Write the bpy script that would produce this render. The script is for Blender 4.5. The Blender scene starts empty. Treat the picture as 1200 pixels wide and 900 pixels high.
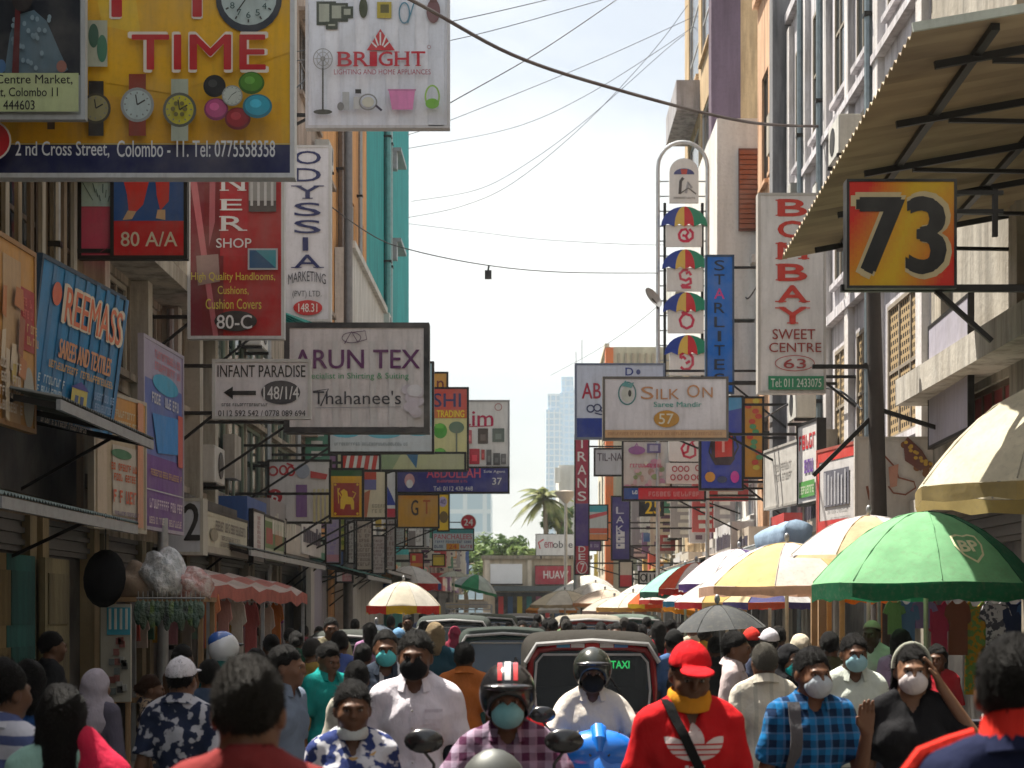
import bpy, bmesh, math, random
import numpy as np
from mathutils import Vector, Matrix, Euler
random.seed(7)
R = math.radians
SC = bpy.context.scene
COL = SC.collection
# ------------------------------------------------------------------ camera, world, sun, exposure
F, CX, YH, HC = 2000.0, 600.0, 716.0, 1.83      # focal length in photo pixels, centre column, horizon row, eye height
cam_d = bpy.data.cameras.new('camera'); cam = bpy.data.objects.new('camera', cam_d); COL.objects.link(cam)
cam.location = (0, 0, HC); cam.rotation_euler = (R(90), 0, 0)
cam_d.sensor_width = 36; cam_d.lens = 36*F/1200; cam_d.shift_y = (YH-450)/1200
cam_d.clip_start = 0.1; cam_d.clip_end = 6000
cam_d.dof.use_dof = True; cam_d.dof.focus_distance = 16.0; cam_d.dof.aperture_fstop = 5.0
SC.camera = cam
SUN_EL, SUN_AZ = 66.0, 48.0                      # the sun stands ahead and to the left
wd = bpy.data.worlds.new('World'); SC.world = wd; wd.use_nodes = True
nt = wd.node_tree; nt.nodes.clear()
wo = nt.nodes.new('ShaderNodeOutputWorld'); bg = nt.nodes.new('ShaderNodeBackground')
sky = nt.nodes.new('ShaderNodeTexSky'); sky.sky_type = 'NISHITA'; sky.sun_disc = False
sky.sun_elevation = R(SUN_EL); sky.sun_rotation = R(360-SUN_AZ); sky.dust_density = 4.0; sky.air_density = 1.0; sky.ozone_density = 1.5
tc = nt.nodes.new('ShaderNodeTexCoord'); mp = nt.nodes.new('ShaderNodeMapping'); mp.inputs['Scale'].default_value = (1, 1, 2.2)
nz = nt.nodes.new('ShaderNodeTexNoise'); nz.inputs['Scale'].default_value = 3.0; nz.inputs['Detail'].default_value = 7; nz.inputs['Roughness'].default_value = .55
cr = nt.nodes.new('ShaderNodeValToRGB'); cr.color_ramp.elements[0].position = .40; cr.color_ramp.elements[1].position = .66
mx = nt.nodes.new('ShaderNodeMix'); mx.data_type = 'RGBA'
mul = nt.nodes.new('ShaderNodeMath'); mul.operation = 'MULTIPLY_ADD'; mul.inputs[1].default_value = .60; mul.inputs[2].default_value = .36
nt.links.new(tc.outputs['Generated'], mp.inputs['Vector']); nt.links.new(mp.outputs[0], nz.inputs['Vector'])
nt.links.new(nz.outputs['Fac'], cr.inputs[0]); nt.links.new(cr.outputs[0], mul.inputs[0]); 
sx = nt.nodes.new('ShaderNodeSeparateXYZ'); nt.links.new(tc.outputs['Generated'], sx.inputs[0])      # bright haze near the horizon, clearer blue sky overhead
hr = nt.nodes.new('ShaderNodeMapRange'); hr.inputs['From Min'].default_value = .36; hr.inputs['From Max'].default_value = .75; hr.inputs['To Min'].default_value = 1.0; hr.inputs['To Max'].default_value = .58
nt.links.new(sx.outputs['Z'], hr.inputs['Value']); hm = nt.nodes.new('ShaderNodeMath'); hm.operation = 'MULTIPLY'; nt.links.new(hr.outputs[0], hm.inputs[0]); nt.links.new(mul.outputs[0], hm.inputs[1])
nt.links.new(hm.outputs[0], mx.inputs['Factor'])
nt.links.new(sky.outputs[0], mx.inputs['A']); mx.inputs['B'].default_value = (7.5, 7.6, 7.2, 1)      # bright thin cloud
nt.links.new(mx.outputs['Result'], bg.inputs['Color']); bg.inputs['Strength'].default_value = 0.05
nt.links.new(bg.outputs[0], wo.inputs[0])
sd = bpy.data.lights.new('sun', 'SUN'); sd.energy = 4.4; sd.angle = R(.5); sd.color = (1, .94, .83)
sun = bpy.data.objects.new('sun', sd); COL.objects.link(sun)
sdir = Vector((-math.sin(R(SUN_AZ))*math.cos(R(SUN_EL)), math.cos(R(SUN_AZ))*math.cos(R(SUN_EL)), math.sin(R(SUN_EL))))
sun.rotation_euler = (-sdir).to_track_quat('-Z', 'Y').to_euler(); sun.location = (0, 0, 40)
vs = SC.view_settings; vs.view_transform = 'Standard'; vs.look = 'None'; vs.gamma = 1; vs.use_curve_mapping = False; vs.exposure = 1.7
cy = SC.cycles if hasattr(SC, 'cycles') else None
if cy:
    cy.max_bounces = 6; cy.diffuse_bounces = 3; cy.glossy_bounces = 2; cy.transmission_bounces = 4; cy.transparent_max_bounces = 6
    cy.caustics_reflective = False; cy.caustics_refractive = False; cy.use_denoising = True

HAZE = .00028
def W(px, py, Y): return Vector(((px-CX)*Y/F, Y, HC+(YH-py)*Y/F))
def ZY(py, Y): return HC+(YH-py)*Y/F
SL = .012
def XL(y): return -5+SL*y
def XR(y): return 5+SL*y
# ------------------------------------------------------------------ materials
def lin(c):
    if isinstance(c, str):
        c = c.lstrip('#'); v = [int(c[i:i+2], 16)/255 for i in (0, 2, 4)]
        return tuple(x/12.92 if x <= .04045 else ((x+.055)/1.055)**2.4 for x in v)
    return tuple(c)
_M = {}
class NT:
    def __init__(s, m): s.t = m.node_tree; s.t.nodes.clear()
    def n(s, k, **kw):
        nd = s.t.nodes.new('ShaderNode'+k)
        for a, b in kw.items(): setattr(nd, a, b)
        return nd
    def l(s, a, b): s.t.links.new(a, b)
    def math(s, op, a, b=None):
        nd = s.n('Math', operation=op)
        for i, v in enumerate((a, b)):
            if v is None: continue
            if isinstance(v, (int, float)): nd.inputs[i].default_value = v
            else: s.l(v, nd.inputs[i])
        return nd.outputs[0]
    def mix(s, f, a, b, blend='MIX'):
        nd = s.n('Mix', data_type='RGBA', blend_type=blend)
        for k, v in (('Factor', f), ('A', a), ('B', b)):
            if isinstance(v, (int, float)): nd.inputs[k].default_value = v
            elif isinstance(v, tuple): nd.inputs[k].default_value = (*v[:3], 1)
            else: s.l(v, nd.inputs[k])
        return nd.outputs['Result']
    def noise(s, vec, scale, detail=4, rough=.55):
        nd = s.n('TexNoise'); nd.inputs['Scale'].default_value = scale; nd.inputs['Detail'].default_value = detail; nd.inputs['Roughness'].default_value = rough
        s.l(vec, nd.inputs['Vector']); return nd.outputs['Fac']
    def ramp(s, f, p0, p1, c0=(0, 0, 0), c1=(1, 1, 1)):
        nd = s.n('ValToRGB'); e = nd.color_ramp.elements
        e[0].position = p0; e[1].position = p1; e[0].color = (*c0, 1); e[1].color = (*c1, 1)
        s.l(f, nd.inputs[0]); return nd.outputs[0]
    def mapv(s, vec, scale):
        nd = s.n('Mapping'); nd.inputs['Scale'].default_value = scale; s.l(vec, nd.inputs['Vector']); return nd.outputs[0]
def mat(kind, c=(.5, .5, .5), c2=None, p=1.0):
    c = lin(c); c2 = lin(c2) if c2 is not None else None
    key = (kind, tuple(round(x, 3) for x in c), c2 and tuple(round(x, 3) for x in c2), p)
    if key in _M: return _M[key]
    m = bpy.data.materials.new(kind); m.use_nodes = True; g = NT(m)
    out = g.n('OutputMaterial'); b = g.n('BsdfPrincipled'); g.l(b.outputs[0], out.inputs[0])
    co = g.n('TexCoord').outputs['Object']; BC = b.inputs['Base Color']
    b.inputs['Roughness'].default_value = .65; b.inputs['Specular IOR Level'].default_value = .3
    def bump(h, st, d=.02):
        nd = g.n('Bump'); nd.inputs['Strength'].default_value = st; nd.inputs['Distance'].default_value = d
        g.l(h, nd.inputs['Height']); g.l(nd.outputs[0], b.inputs['Normal'])
    dk = tuple(x*.45 for x in c)
    if kind == 'paint':              # printed or painted sheet, a little weathered
        n1 = g.noise(g.mapv(co, (5, 5, .7)), 2.2, 6, .6); n2 = g.noise(co, 22, 3)
        f = g.math('MULTIPLY', g.ramp(n1, .46, .8), .5*p); f2 = g.math('MULTIPLY', g.ramp(n2, .5, .85), .22*p)
        x = g.mix(f, c, tuple(v*.5+.02 for v in c)); x = g.mix(f2, x, dk); n3 = g.noise(co, 1.7, 5); g.l(g.mix(g.math('MULTIPLY', g.ramp(n3, .42, .75), .30*p), x, (.30, .28, .25)), BC)
        b.inputs['Roughness'].default_value = .5; bump(g.noise(co, 2.5, 2), .35, .05)
    elif kind == 'wall':             # rain-stained plaster
        n1 = g.noise(g.mapv(co, (2.2, 2.2, .22)), 1.6, 8, .65); n2 = g.noise(co, .9, 6, .6); n3 = g.noise(co, 14, 4)
        f = g.math('MULTIPLY', g.ramp(n1, .44, .66), .8*p)
        x = g.mix(f, c, tuple(v*.28 for v in c)); x = g.mix(g.math('MULTIPLY', g.ramp(n2, .45, .72), .6*p), x, tuple(v*.6 for v in (c2 or (c[0], c[1]*.93, c[2]*.82))))
        g.l(g.mix(g.math('MULTIPLY', g.ramp(n3, .5, .8), .3), x, dk), BC)
        b.inputs['Roughness'].default_value = .9; bump(n3, .35, .02)
    elif kind == 'cloth':
        n1 = g.noise(co, 7, 3); n2 = g.noise(co, 34, 3)
        g.l(g.mix(g.math('MULTIPLY', n2, .35), c, dk), BC); b.inputs['Roughness'].default_value = .92
        b.inputs['Specular IOR Level'].default_value = .1; bump(g.noise(g.mapv(co, (1, 1, .45)), 11, 4), .6, .03)
    elif kind in ('plaid', 'stripe', 'vstripe', 'print', 'hstripe'):
        sp = g.n('SeparateXYZ'); g.l(co, sp.inputs[0]); n1 = g.noise(co, 7, 3)
        def band(o, fq, th):
            w = g.math('ADD', g.math('MULTIPLY', o, fq), g.math('MULTIPLY', n1, .25)); return g.math('GREATER_THAN', g.math('FRACT', w), th)
        if kind == 'plaid':
            a = band(sp.outputs[0], 15*p, .5); a2 = band(sp.outputs[2], 15*p, .5); a3 = band(sp.outputs[0], 15*p, .88); a4 = band(sp.outputs[2], 15*p, .88)
            x = g.mix(g.math('MULTIPLY', g.math('ADD', a, a2), .45), c, c2); lt = tuple(min(1, v*2.2+.12) for v in c)
            x = g.mix(g.math('MULTIPLY', g.math('ADD', a3, a4), .3), x, lt)
        elif kind == 'stripe': x = g.mix(band(sp.outputs[2], 11*p, .6), c, c2)
        elif kind == 'hstripe': x = g.mix(band(sp.outputs[1], 3*p, .5), c, c2)
        elif kind == 'vstripe': x = g.mix(band(sp.outputs[0], 16*p, .75), c, c2)
        else:
            n2 = g.noise(co, 22*p, 2, .4); n3 = g.noise(co, 9*p, 2); x = g.mix(g.ramp(g.math('ADD', g.math('MULTIPLY', n2, .7), g.math('MULTIPLY', n3, .3)), .49, .53), c, c2)
        g.l(x, BC); b.inputs['Roughness'].default_value = .92; b.inputs['Specular IOR Level'].default_value = .1; bump(n1, .7, .03)
    elif kind == 'canopy':           # umbrella or tarpaulin cloth: some light comes through
        n1 = g.noise(co, 3.5, 5); n2 = g.noise(co, 25, 3); x = g.mix(g.math('MULTIPLY', g.ramp(n1, .40, .72), .55), c, tuple(v*.5 for v in c)); x = g.mix(g.math('MULTIPLY', g.ramp(n2, .5, .8), .3), x, (.25, .22, .17))
        g.l(x, BC); b.inputs['Roughness'].default_value = .85; tr = g.n('BsdfTranslucent'); g.l(x, tr.inputs['Color'])
        ms = g.n('MixShader'); ms.inputs[0].default_value = .38*p; g.l(b.outputs[0], ms.inputs[1]); g.l(tr.outputs[0], ms.inputs[2]); g.l(ms.outputs[0], out.inputs[0])
        bump(n1, .35, .03)
    elif kind == 'metal':
        n1 = g.noise(co, 9, 5); g.l(g.mix(g.math('MULTIPLY', g.ramp(n1, .45, .75), .5), c, tuple(v*.5 for v in c)), BC)
        b.inputs['Metallic'].default_value = .55; b.inputs['Roughness'].default_value = .5
    elif kind == 'gloss':
        n1 = g.noise(co, 6, 4); g.l(g.mix(g.math('MULTIPLY', g.ramp(n1, .5, .8), .35), c, dk), BC)
        b.inputs['Roughness'].default_value = .22; b.inputs['Specular IOR Level'].default_value = .5; b.inputs['Coat Weight'].default_value = .4; b.inputs['Coat Roughness'].default_value = .12
    elif kind == 'chrome':
        BC.default_value = (*c, 1); b.inputs['Metallic'].default_value = 1; b.inputs['Roughness'].default_value = .15
    elif kind == 'glass':            # window pane with a dark room behind it
        n1 = g.noise(co, 1.3, 4); g.l(g.mix(n1, c, tuple(v*.4 for v in c)), BC); b.inputs['Roughness'].default_value = .12; b.inputs['Specular IOR Level'].default_value = .55
    elif kind == 'clear':            # windscreen: see through with reflections
        t = g.n('BsdfTransparent'); t.inputs['Color'].default_value = (*c, 1); gl = g.n('BsdfGlossy'); gl.inputs['Roughness'].default_value = .05
        fr = g.n('Fresnel'); fr.inputs['IOR'].default_value = 1.3; ms = g.n('MixShader'); g.l(fr.outputs[0], ms.inputs[0]); g.l(t.outputs[0], ms.inputs[1]); g.l(gl.outputs[0], ms.inputs[2]); g.l(ms.outputs[0], out.inputs[0])
    elif kind == 'skin':
        n1 = g.noise(co, 18, 4); g.l(g.mix(g.math('MULTIPLY', n1, .5), c, tuple(v*.6 for v in c)), BC)
        b.inputs['Roughness'].default_value = .48; b.inputs['Subsurface Weight'].default_value = .0; bump(g.noise(co, 90, 2), .12, .004)
    elif kind == 'hair':
        n1 = g.noise(g.mapv(co, (40, 40, 12)), 7, 3); g.l(g.mix(n1, tuple(v*.5 for v in c), tuple(v*1.5 for v in c)), BC)
        b.inputs['Roughness'].default_value = .5; b.inputs['Specular IOR Level'].default_value = .14; bump(n1, 1, .03)
    elif kind == 'ground':
        n1 = g.noise(co, .35, 6); n2 = g.noise(co, 60, 3); x = g.mix(n1, tuple(v*.75 for v in c), tuple(v*1.3 for v in c)); g.l(g.mix(g.math('MULTIPLY', n2, .4), x, dk), BC)
        b.inputs['Roughness'].default_value = .9; bump(n2, .4, .01)
    elif kind == 'leaf':
        n1 = g.noise(co, 1.2, 4); x = g.mix(g.ramp(n1, .35, .65), c, c2 or tuple(v*1.8 for v in c)); g.l(x, BC); b.inputs['Roughness'].default_value = .6
        tr = g.n('BsdfTranslucent'); g.l(x, tr.inputs['Color']); ms = g.n('MixShader'); ms.inputs[0].default_value = .3; g.l(b.outputs[0], ms.inputs[1]); g.l(tr.outputs[0], ms.inputs[2]); g.l(ms.outputs[0], out.inputs[0])
    elif kind == 'sheet':            # corrugated roofing sheet: rusty, a little light seeps through
        n1 = g.noise(g.mapv(co, (.5, 3, 1)), 1.5, 6); x = g.mix(g.ramp(n1, .4, .7), c, c2 or tuple(v*.5 for v in c)); g.l(x, BC); b.inputs['Roughness'].default_value = .7
        tr = g.n('BsdfTranslucent'); g.l(x, tr.inputs['Color']); ms = g.n('MixShader'); ms.inputs[0].default_value = .22*p; g.l(b.outputs[0], ms.inputs[1]); g.l(tr.outputs[0], ms.inputs[2]); g.l(ms.outputs[0], out.inputs[0])
    elif kind == 'plastic_wrap':
        n1 = g.noise(co, 9, 5); x = g.mix(g.ramp(n1, .4, .6), c, c2 or (.7, .7, .72)); g.l(x, BC); b.inputs['Roughness'].default_value = .2; b.inputs['Specular IOR Level'].default_value = .6; bump(n1, 1, .06)
    elif kind == 'lit':
        b.inputs['Emission Color'].default_value = (*c, 1); b.inputs['Emission Strength'].default_value = p; BC.default_value = (*c, 1)
    elif kind == 'tower':            # curtain wall: rows of panes
        br = g.n('TexBrick'); br.offset = 0; br.inputs['Scale'].default_value = 1; br.inputs['Brick Width'].default_value = 3.0; br.inputs['Row Height'].default_value = 3.4; br.inputs['Mortar Size'].default_value = .35
        br.inputs['Color1'].default_value = (*c, 1); br.inputs['Color2'].default_value = (*tuple(v*1.15 for v in c), 1); br.inputs['Mortar'].default_value = (*(c2 or (.6, .65, .68)), 1)
        sp = g.n('SeparateXYZ'); g.l(co, sp.inputs[0]); cb = g.n('CombineXYZ'); g.l(g.math('ADD', sp.outputs[0], sp.outputs[1]), cb.inputs[0]); g.l(sp.outputs[2], cb.inputs[1]); g.l(cb.outputs[0], br.inputs['Vector'])
        g.l(br.outputs[0], BC); b.inputs['Roughness'].default_value = .25
    elif kind == 'lattice':          # pierced concrete block screen
        br = g.n('TexBrick'); br.inputs['Scale'].default_value = 1; br.inputs['Brick Width'].default_value = .13; br.inputs['Row Height'].default_value = .11; br.inputs['Mortar Size'].default_value = .025; br.inputs['Mortar Smooth'].default_value = .1
        br.inputs['Color1'].default_value = (.02, .016, .01, 1); br.inputs['Color2'].default_value = (.035, .025, .015, 1); br.inputs['Mortar'].default_value = (*c, 1)
        sp = g.n('SeparateXYZ'); g.l(co, sp.inputs[0]); cb = g.n('CombineXYZ'); g.l(g.math('ADD', sp.outputs[0], sp.outputs[1]), cb.inputs[0]); g.l(sp.outputs[2], cb.inputs[1]); g.l(cb.outputs[0], br.inputs['Vector'])
        g.l(br.outputs[0], BC); bump(br.outputs['Fac'], .8, .03)
    else: BC.default_value = (*c, 1)
    _M[key] = m
    return m
P_ = lambda c, p=1.0: mat('paint', c, None, p)
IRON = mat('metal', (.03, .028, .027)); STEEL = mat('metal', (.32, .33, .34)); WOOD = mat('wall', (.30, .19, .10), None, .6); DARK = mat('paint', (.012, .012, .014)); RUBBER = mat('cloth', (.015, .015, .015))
CHROME = mat('chrome', (.75, .75, .76))
# ------------------------------------------------------------------ objects
_loc = {}
def tag(o, label=None, cat=None, group=None, kind=None):
    if label: o['label'] = label
    if cat: o['category'] = cat
    if group: o['group'] = group
    if kind: o['kind'] = kind
    return o
def thing(name, label, cat, loc=(0, 0, 0), group=None, rz=0, s=1.0):
    o = bpy.data.objects.new(name, None); COL.objects.link(o); o.empty_display_size = .1
    o.location = loc; o.rotation_euler = (0, 0, rz); o.scale = (s, s, s)
    _loc[o.name] = Vector(loc) if (rz == 0 and s == 1.0) else Vector((0, 0, 0)); return tag(o, label, cat, group)
def copy_tree(o, parent=None):
    c = o.copy(); COL.objects.link(c)
    if parent is not None: c.parent = parent
    for ch in list(o.children): copy_tree(ch, c)
    return c
class MB:
    def __init__(s): s.v = []; s.f = []; s.m = []; s.mats = []; s.smooth = False
    def mi(s, m):
        if m not in s.mats: s.mats.append(m)
        return s.mats.index(m)
    def add(s, vs, fs, m):
        k = len(s.v); i = s.mi(m); s.v.extend(tuple(v) for v in vs)
        for f in fs: s.f.append(tuple(k+a for a in f)); s.m.append(i)
        return s
    def quad(s, a, b, c, d, m): return s.add((a, b, c, d), ((0, 1, 2, 3),), m)
    def hexa(s, p, m):               # 8 corners: bottom 4 counter-clockwise, top 4
        return s.add(p, ((3, 2, 1, 0), (4, 5, 6, 7), (0, 1, 5, 4), (1, 2, 6, 5), (2, 3, 7, 6), (3, 0, 4, 7)), m)
    def box(s, x0, x1, y0, y1, z0, z1, m): return s.hexa(((x0, y0, z0), (x1, y0, z0), (x1, y1, z0), (x0, y1, z0), (x0, y0, z1), (x1, y0, z1), (x1, y1, z1), (x0, y1, z1)), m)
    def bar(s, a, b, w, h, m, up=(0, 0, 1)):
        a, b = Vector(a), Vector(b); d = (b-a).normalized(); u = Vector(up)
        if abs(d.dot(u)) > .98: u = Vector((0, 1, 0))
        x = d.cross(u).normalized()*w/2; z = x.normalized().cross(d)*h/2
        return s.hexa((a-x-z, a+x-z, b+x-z, b-x-z, a-x+z, a+x+z, b+x+z, b-x+z), m)
    def tube(s, pts, r, m, n=8, cap=True):
        pts = [Vector(p) for p in pts]; k = len(pts); rr = r if isinstance(r, (list, tuple)) else [r]*k
        vs = []; fs = []; up = None
        for i, p in enumerate(pts):
            d = (pts[min(i+1, k-1)]-pts[max(i-1, 0)]).normalized()
            if up is None:
                up = Vector((0, 0, 1)) if abs(d.z) < .9 else Vector((1, 0, 0))
            x = d.cross(up).normalized(); up = x.cross(d).normalized()
            for j in range(n):
                a = 2*math.pi*j/n; vs.append(p+(x*math.cos(a)+up*math.sin(a))*rr[i])
        for i in range(k-1):
            for j in range(n): fs.append((i*n+j, i*n+(j+1) % n, (i+1)*n+(j+1) % n, (i+1)*n+j))
        if cap: fs.append(tuple(range(n))[::-1]); fs.append(tuple((k-1)*n+j for j in range(n)))
        return s.add(vs, fs, m)
    def loft(s, secs, m, cap=True, closed=True):
        n = len(secs[0]); vs = [p for q in secs for p in q]; fs = []
        for i in range(len(secs)-1):
            for j in range(n if closed else n-1): fs.append((i*n+j, i*n+(j+1) % n, (i+1)*n+(j+1) % n, (i+1)*n+j))
        if cap: fs.append(tuple(range(n))[::-1]); fs.append(tuple((len(secs)-1)*n+j for j in range(n)))
        return s.add(vs, fs, m)
    def lathe(s, prof, m, n=16, c=(0, 0, 0), ax='z', a0=0, a1=2*math.pi):
        vs = []; fs = []; c = Vector(c); full = abs(a1-a0-2*math.pi) < 1e-6; nn = n if full else n+1
        for (r, h) in prof:
            for j in range(nn):
                a = a0+(a1-a0)*j/n; q = (r*math.cos(a), r*math.sin(a), h)
                if ax == 'x': q = (q[2], q[0], q[1])
                if ax == 'y': q = (q[0], q[2], q[1])
                vs.append(c+Vector(q))
        for i in range(len(prof)-1):
            for j in range(n): fs.append((i*nn+j, i*nn+(j+1) % nn, (i+1)*nn+(j+1) % nn, (i+1)*nn+j))
        return s.add(vs, fs, m)
    def ell(s, c, r, m, nu=12, nv=8, rot=None):
        prof = [(max(1e-4, math.sin(math.pi*i/nv)), -math.cos(math.pi*i/nv)) for i in range(nv+1)]
        vs = []; fs = []; c = Vector(c)
        for (q, h) in prof:
            for j in range(nu):
                a = 2*math.pi*j/nu; p = Vector((q*math.cos(a)*r[0], q*math.sin(a)*r[1], h*r[2])); vs.append(c+(rot @ p if rot else p))
        for i in range(nv):
            for j in range(nu): fs.append((i*nu+j, i*nu+(j+1) % nu, (i+1)*nu+(j+1) % nu, (i+1)*nu+j))
        return s.add(vs, fs, m)
    def fbox(s, sd, y0, y1, d0, d1, z0, z1, m):     # box in facade terms: along the street, out from the wall, height
        g = -1 if sd == 'L' else 1
        X = lambda y, d: g*5+SL*y-g*d
        q = [(X(y0, d0), y0), (X(y0, d1), y0), (X(y1, d1), y1), (X(y1, d0), y1)]
        if sd == 'R': q = q[::-1]
        return s.hexa([(a, b, z0) for a, b in q]+[(a, b, z1) for a, b in q], m)
    def build(s, name, parent=None, world=True, smooth=None, bevel=0, merge=False, loc=None):
        me = bpy.data.meshes.new(name)
        off = Vector((0, 0, 0))
        if parent is not None and world:
            r = parent
            while r.parent is not None: r = r.parent
            off = _loc.get(r.name, off)
        elif parent is None and world:
            a = np.array(s.v); off = Vector(loc) if loc is not None else Vector(((a[:, 0].min()+a[:, 0].max())/2, (a[:, 1].min()+a[:, 1].max())/2, a[:, 2].min()))
        me.from_pydata([(v[0]-off.x, v[1]-off.y, v[2]-off.z) for v in s.v], [], s.f)
        for m in s.mats: me.materials.append(m)
        me.polygons.foreach_set('material_index', s.m)
        sm = s.smooth if smooth is None else smooth
        if bevel or merge:
            b = bmesh.new(); b.from_mesh(me)
            if merge: bmesh.ops.remove_doubles(b, verts=b.verts, dist=1e-4)
            if bevel: bmesh.ops.bevel(b, geom=[e for e in b.edges if e.is_manifold and e.calc_face_angle(0) > .6], offset=bevel, segments=2, affect='EDGES', clamp_overlap=True)
            b.to_mesh(me); b.free()
        if sm:
            me.polygons.foreach_set('use_smooth', [True]*len(me.polygons))
            if sm != 'all':
                try: me.set_sharp_from_angle(angle=R(38))
                except Exception: pass
        me.update()
        o = bpy.data.objects.new(name, me); COL.objects.link(o)
        if parent is not None: o.parent = parent
        else: o.location = off; _loc[o.name] = off
        return o
def boxq(name, parent, x0, x1, y0, y1, z0, z1, m, bevel=.006): return MB().box(x0, x1, y0, y1, z0, z1, m).build(name, parent, bevel=bevel)
# ------------------------------------------------------------------ lettering
_T = {}
def glyphs(txt, bold):
    k = (txt, bold)
    if k not in _T:
        cu = bpy.data.curves.new('t', 'FONT'); cu.body = txt; cu.size = 1; cu.resolution_u = 3; cu.offset = bold; cu.fill_mode = 'FRONT'
        o = bpy.data.objects.new('t', cu); COL.objects.link(o)
        dg = bpy.context.evaluated_depsgraph_get(); me = bpy.data.meshes.new_from_object(o.evaluated_get(dg))
        vs = [(v.co.x, v.co.y) for v in me.vertices]; fs = [tuple(p.vertices) for p in me.polygons]
        bpy.data.objects.remove(o); bpy.data.curves.remove(cu); bpy.data.meshes.remove(me); _T[k] = (vs, fs)
    return _T[k]
SERIF = {'B': [(.1, 'tb')], 'R': [(.1, 'tb'), (.92, 'b')], 'I': [(.5, 'tb')], 'G': [], 'H': [(.12, 'tb'), (.88, 'tb')], 'T': [(.5, 'b')], 'O': [], 'M': [(.1, 'tb'), (.9, 'tb')], 'A': [(.08, 'b'), (.92, 'b')], 'Y': [(.08, 't'), (.92, 't'), (.5, 'b')], 'S': [], 'W': [(.06, 't'), (.94, 't')], 'E': [(.12, 'tb')], 'C': [], 'N': [(.12, 'tb'), (.88, 'tb')], 'D': [(.12, 'tb')], 'P': [(.12, 'tb')], 'F': [(.12, 'tb')], 'L': [(.12, 'tb')], 'U': [(.12, 't'), (.88, 't')]}
class Face:
    """a flat face addressed in photo pixels; every mark lies a little in front of the last"""
    def __init__(s, x0, y0, x1, y1, o, u, dn, n, w, h, base=.004):
        s.x0, s.y0, s.x1, s.y1 = x0, y0, x1, y1; s.o, s.u, s.dn, s.n = Vector(o), Vector(u), Vector(dn), Vector(n); s.w, s.h = w, h; s.k = 0; s.base = base
        s.L = MB(); s.Ls = [s.L]; s.G = MB()
    def pt(s, x, y, lay): return s.o+s.u*((x-s.x0)/(s.x1-s.x0)*s.w)+s.dn*((y-s.y0)/(s.y1-s.y0)*s.h)+s.n*(s.base+.0016*lay)
    def poly(s, pts, c, mb=None, p=1.0):
        s.k += 1; (mb or s.G).add([s.pt(x, y, s.k) for x, y in pts][::-1], (tuple(range(len(pts))),), P_(c, p))
    def rect(s, x0, y0, x1, y1, c, p=1.0): s.poly([(x0, y0), (x1, y0), (x1, y1), (x0, y1)], c, p=p)
    def ell(s, cx, cy, rx, ry, c, n=24, a0=0, a1=360, p=1.0):
        s.poly([(cx+rx*math.cos(R(a0+(a1-a0)*i/n)), cy+ry*math.sin(R(a0+(a1-a0)*i/n))) for i in range(n+(0 if a1-a0 >= 360 else 1))], c, p=p)
    def line(s, pts, w, c, mb=None, closed=False):
        s.k += 1; m = P_(c); mb = mb or s.G; pts = list(pts)+([pts[0]] if closed else []); n = len(pts); L = []; Rr = []
        for i in range(n):
            a = Vector(pts[max(i-1, 0)]); b = Vector(pts[min(i+1, n-1)])
            if closed and i in (0, n-1): a = Vector(pts[n-2]); b = Vector(pts[1])
            d = (b-a); d = d.normalized() if d.length > 1e-9 else Vector((1, 0)); q = Vector((-d.y, d.x))*w/2; p = Vector(pts[i])
            L.append(s.pt(p.x+q.x, p.y+q.y, s.k)); Rr.append(s.pt(p.x-q.x, p.y-q.y, s.k))
        for i in range(n-1): mb.quad(Rr[i], Rr[i+1], L[i+1], L[i], m) if False else mb.quad(L[i], L[i+1], Rr[i+1], Rr[i], m)
    def ring(s, cx, cy, rx, ry, w, c, n=24): s.line([(cx+rx*math.cos(2*math.pi*i/n), cy+ry*math.sin(2*math.pi*i/n)) for i in range(n)], w, c, closed=True)
    def text(s, t, x0, y0, x1, y1, c, bold=.0, serif=False, arch=0, p=.6, new=True):
        """fit the words into the pixel box x0..x1, y0..y1"""
        s.k += 1; vs, fs = glyphs(t, 0)
        if new: s.L = MB(); s.Ls.append(s.L)
        if not vs: return
        ax = [v[0] for v in vs]; ay = [v[1] for v in vs]; a, b, d, e = min(ax), max(ax), min(ay), max(ay)
        b = b if b > a else a+1; e = e if e > d else d+1
        def mp(v):
            fx = (v[0]-a)/(b-a); return s.pt(x0+fx*(x1-x0), y1-(v[1]-d)/(e-d)*(y1-y0)-arch*(1-(2*fx-1)**2), s.k)
        bo = bold*(y1-y0)*.55
        for q, (ox, oy) in enumerate(((0, 0), (bo, 0), (-bo, 0), (0, bo*.7), (0, -bo*.7)) if bold > .005 else ((0, 0),)):
            dv = s.u*(ox/(s.x1-s.x0)*s.w)+s.dn*(oy/(s.y1-s.y0)*s.h)+s.n*(.0003*q)
            s.L.add([mp(v)+dv for v in vs], fs, P_(c, p))
        if serif and len(t) == 1:
            for fx, tb in SERIF.get(t, []):
                X = x0+fx*(x1-x0); hw = (x1-x0)*.2; th = (y1-y0)*.07; s.k += 1
                if 't' in tb: s.L.add([s.pt(*q, s.k) for q in ((X-hw, y0+th), (X+hw, y0+th), (X+hw, y0), (X-hw, y0))], ((0, 1, 2, 3),), P_(c, p))
                if 'b' in tb: s.L.add([s.pt(*q, s.k) for q in ((X-hw, y1), (X+hw, y1), (X+hw, y1-th), (X-hw, y1-th))], ((0, 1, 2, 3),), P_(c, p))
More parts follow.
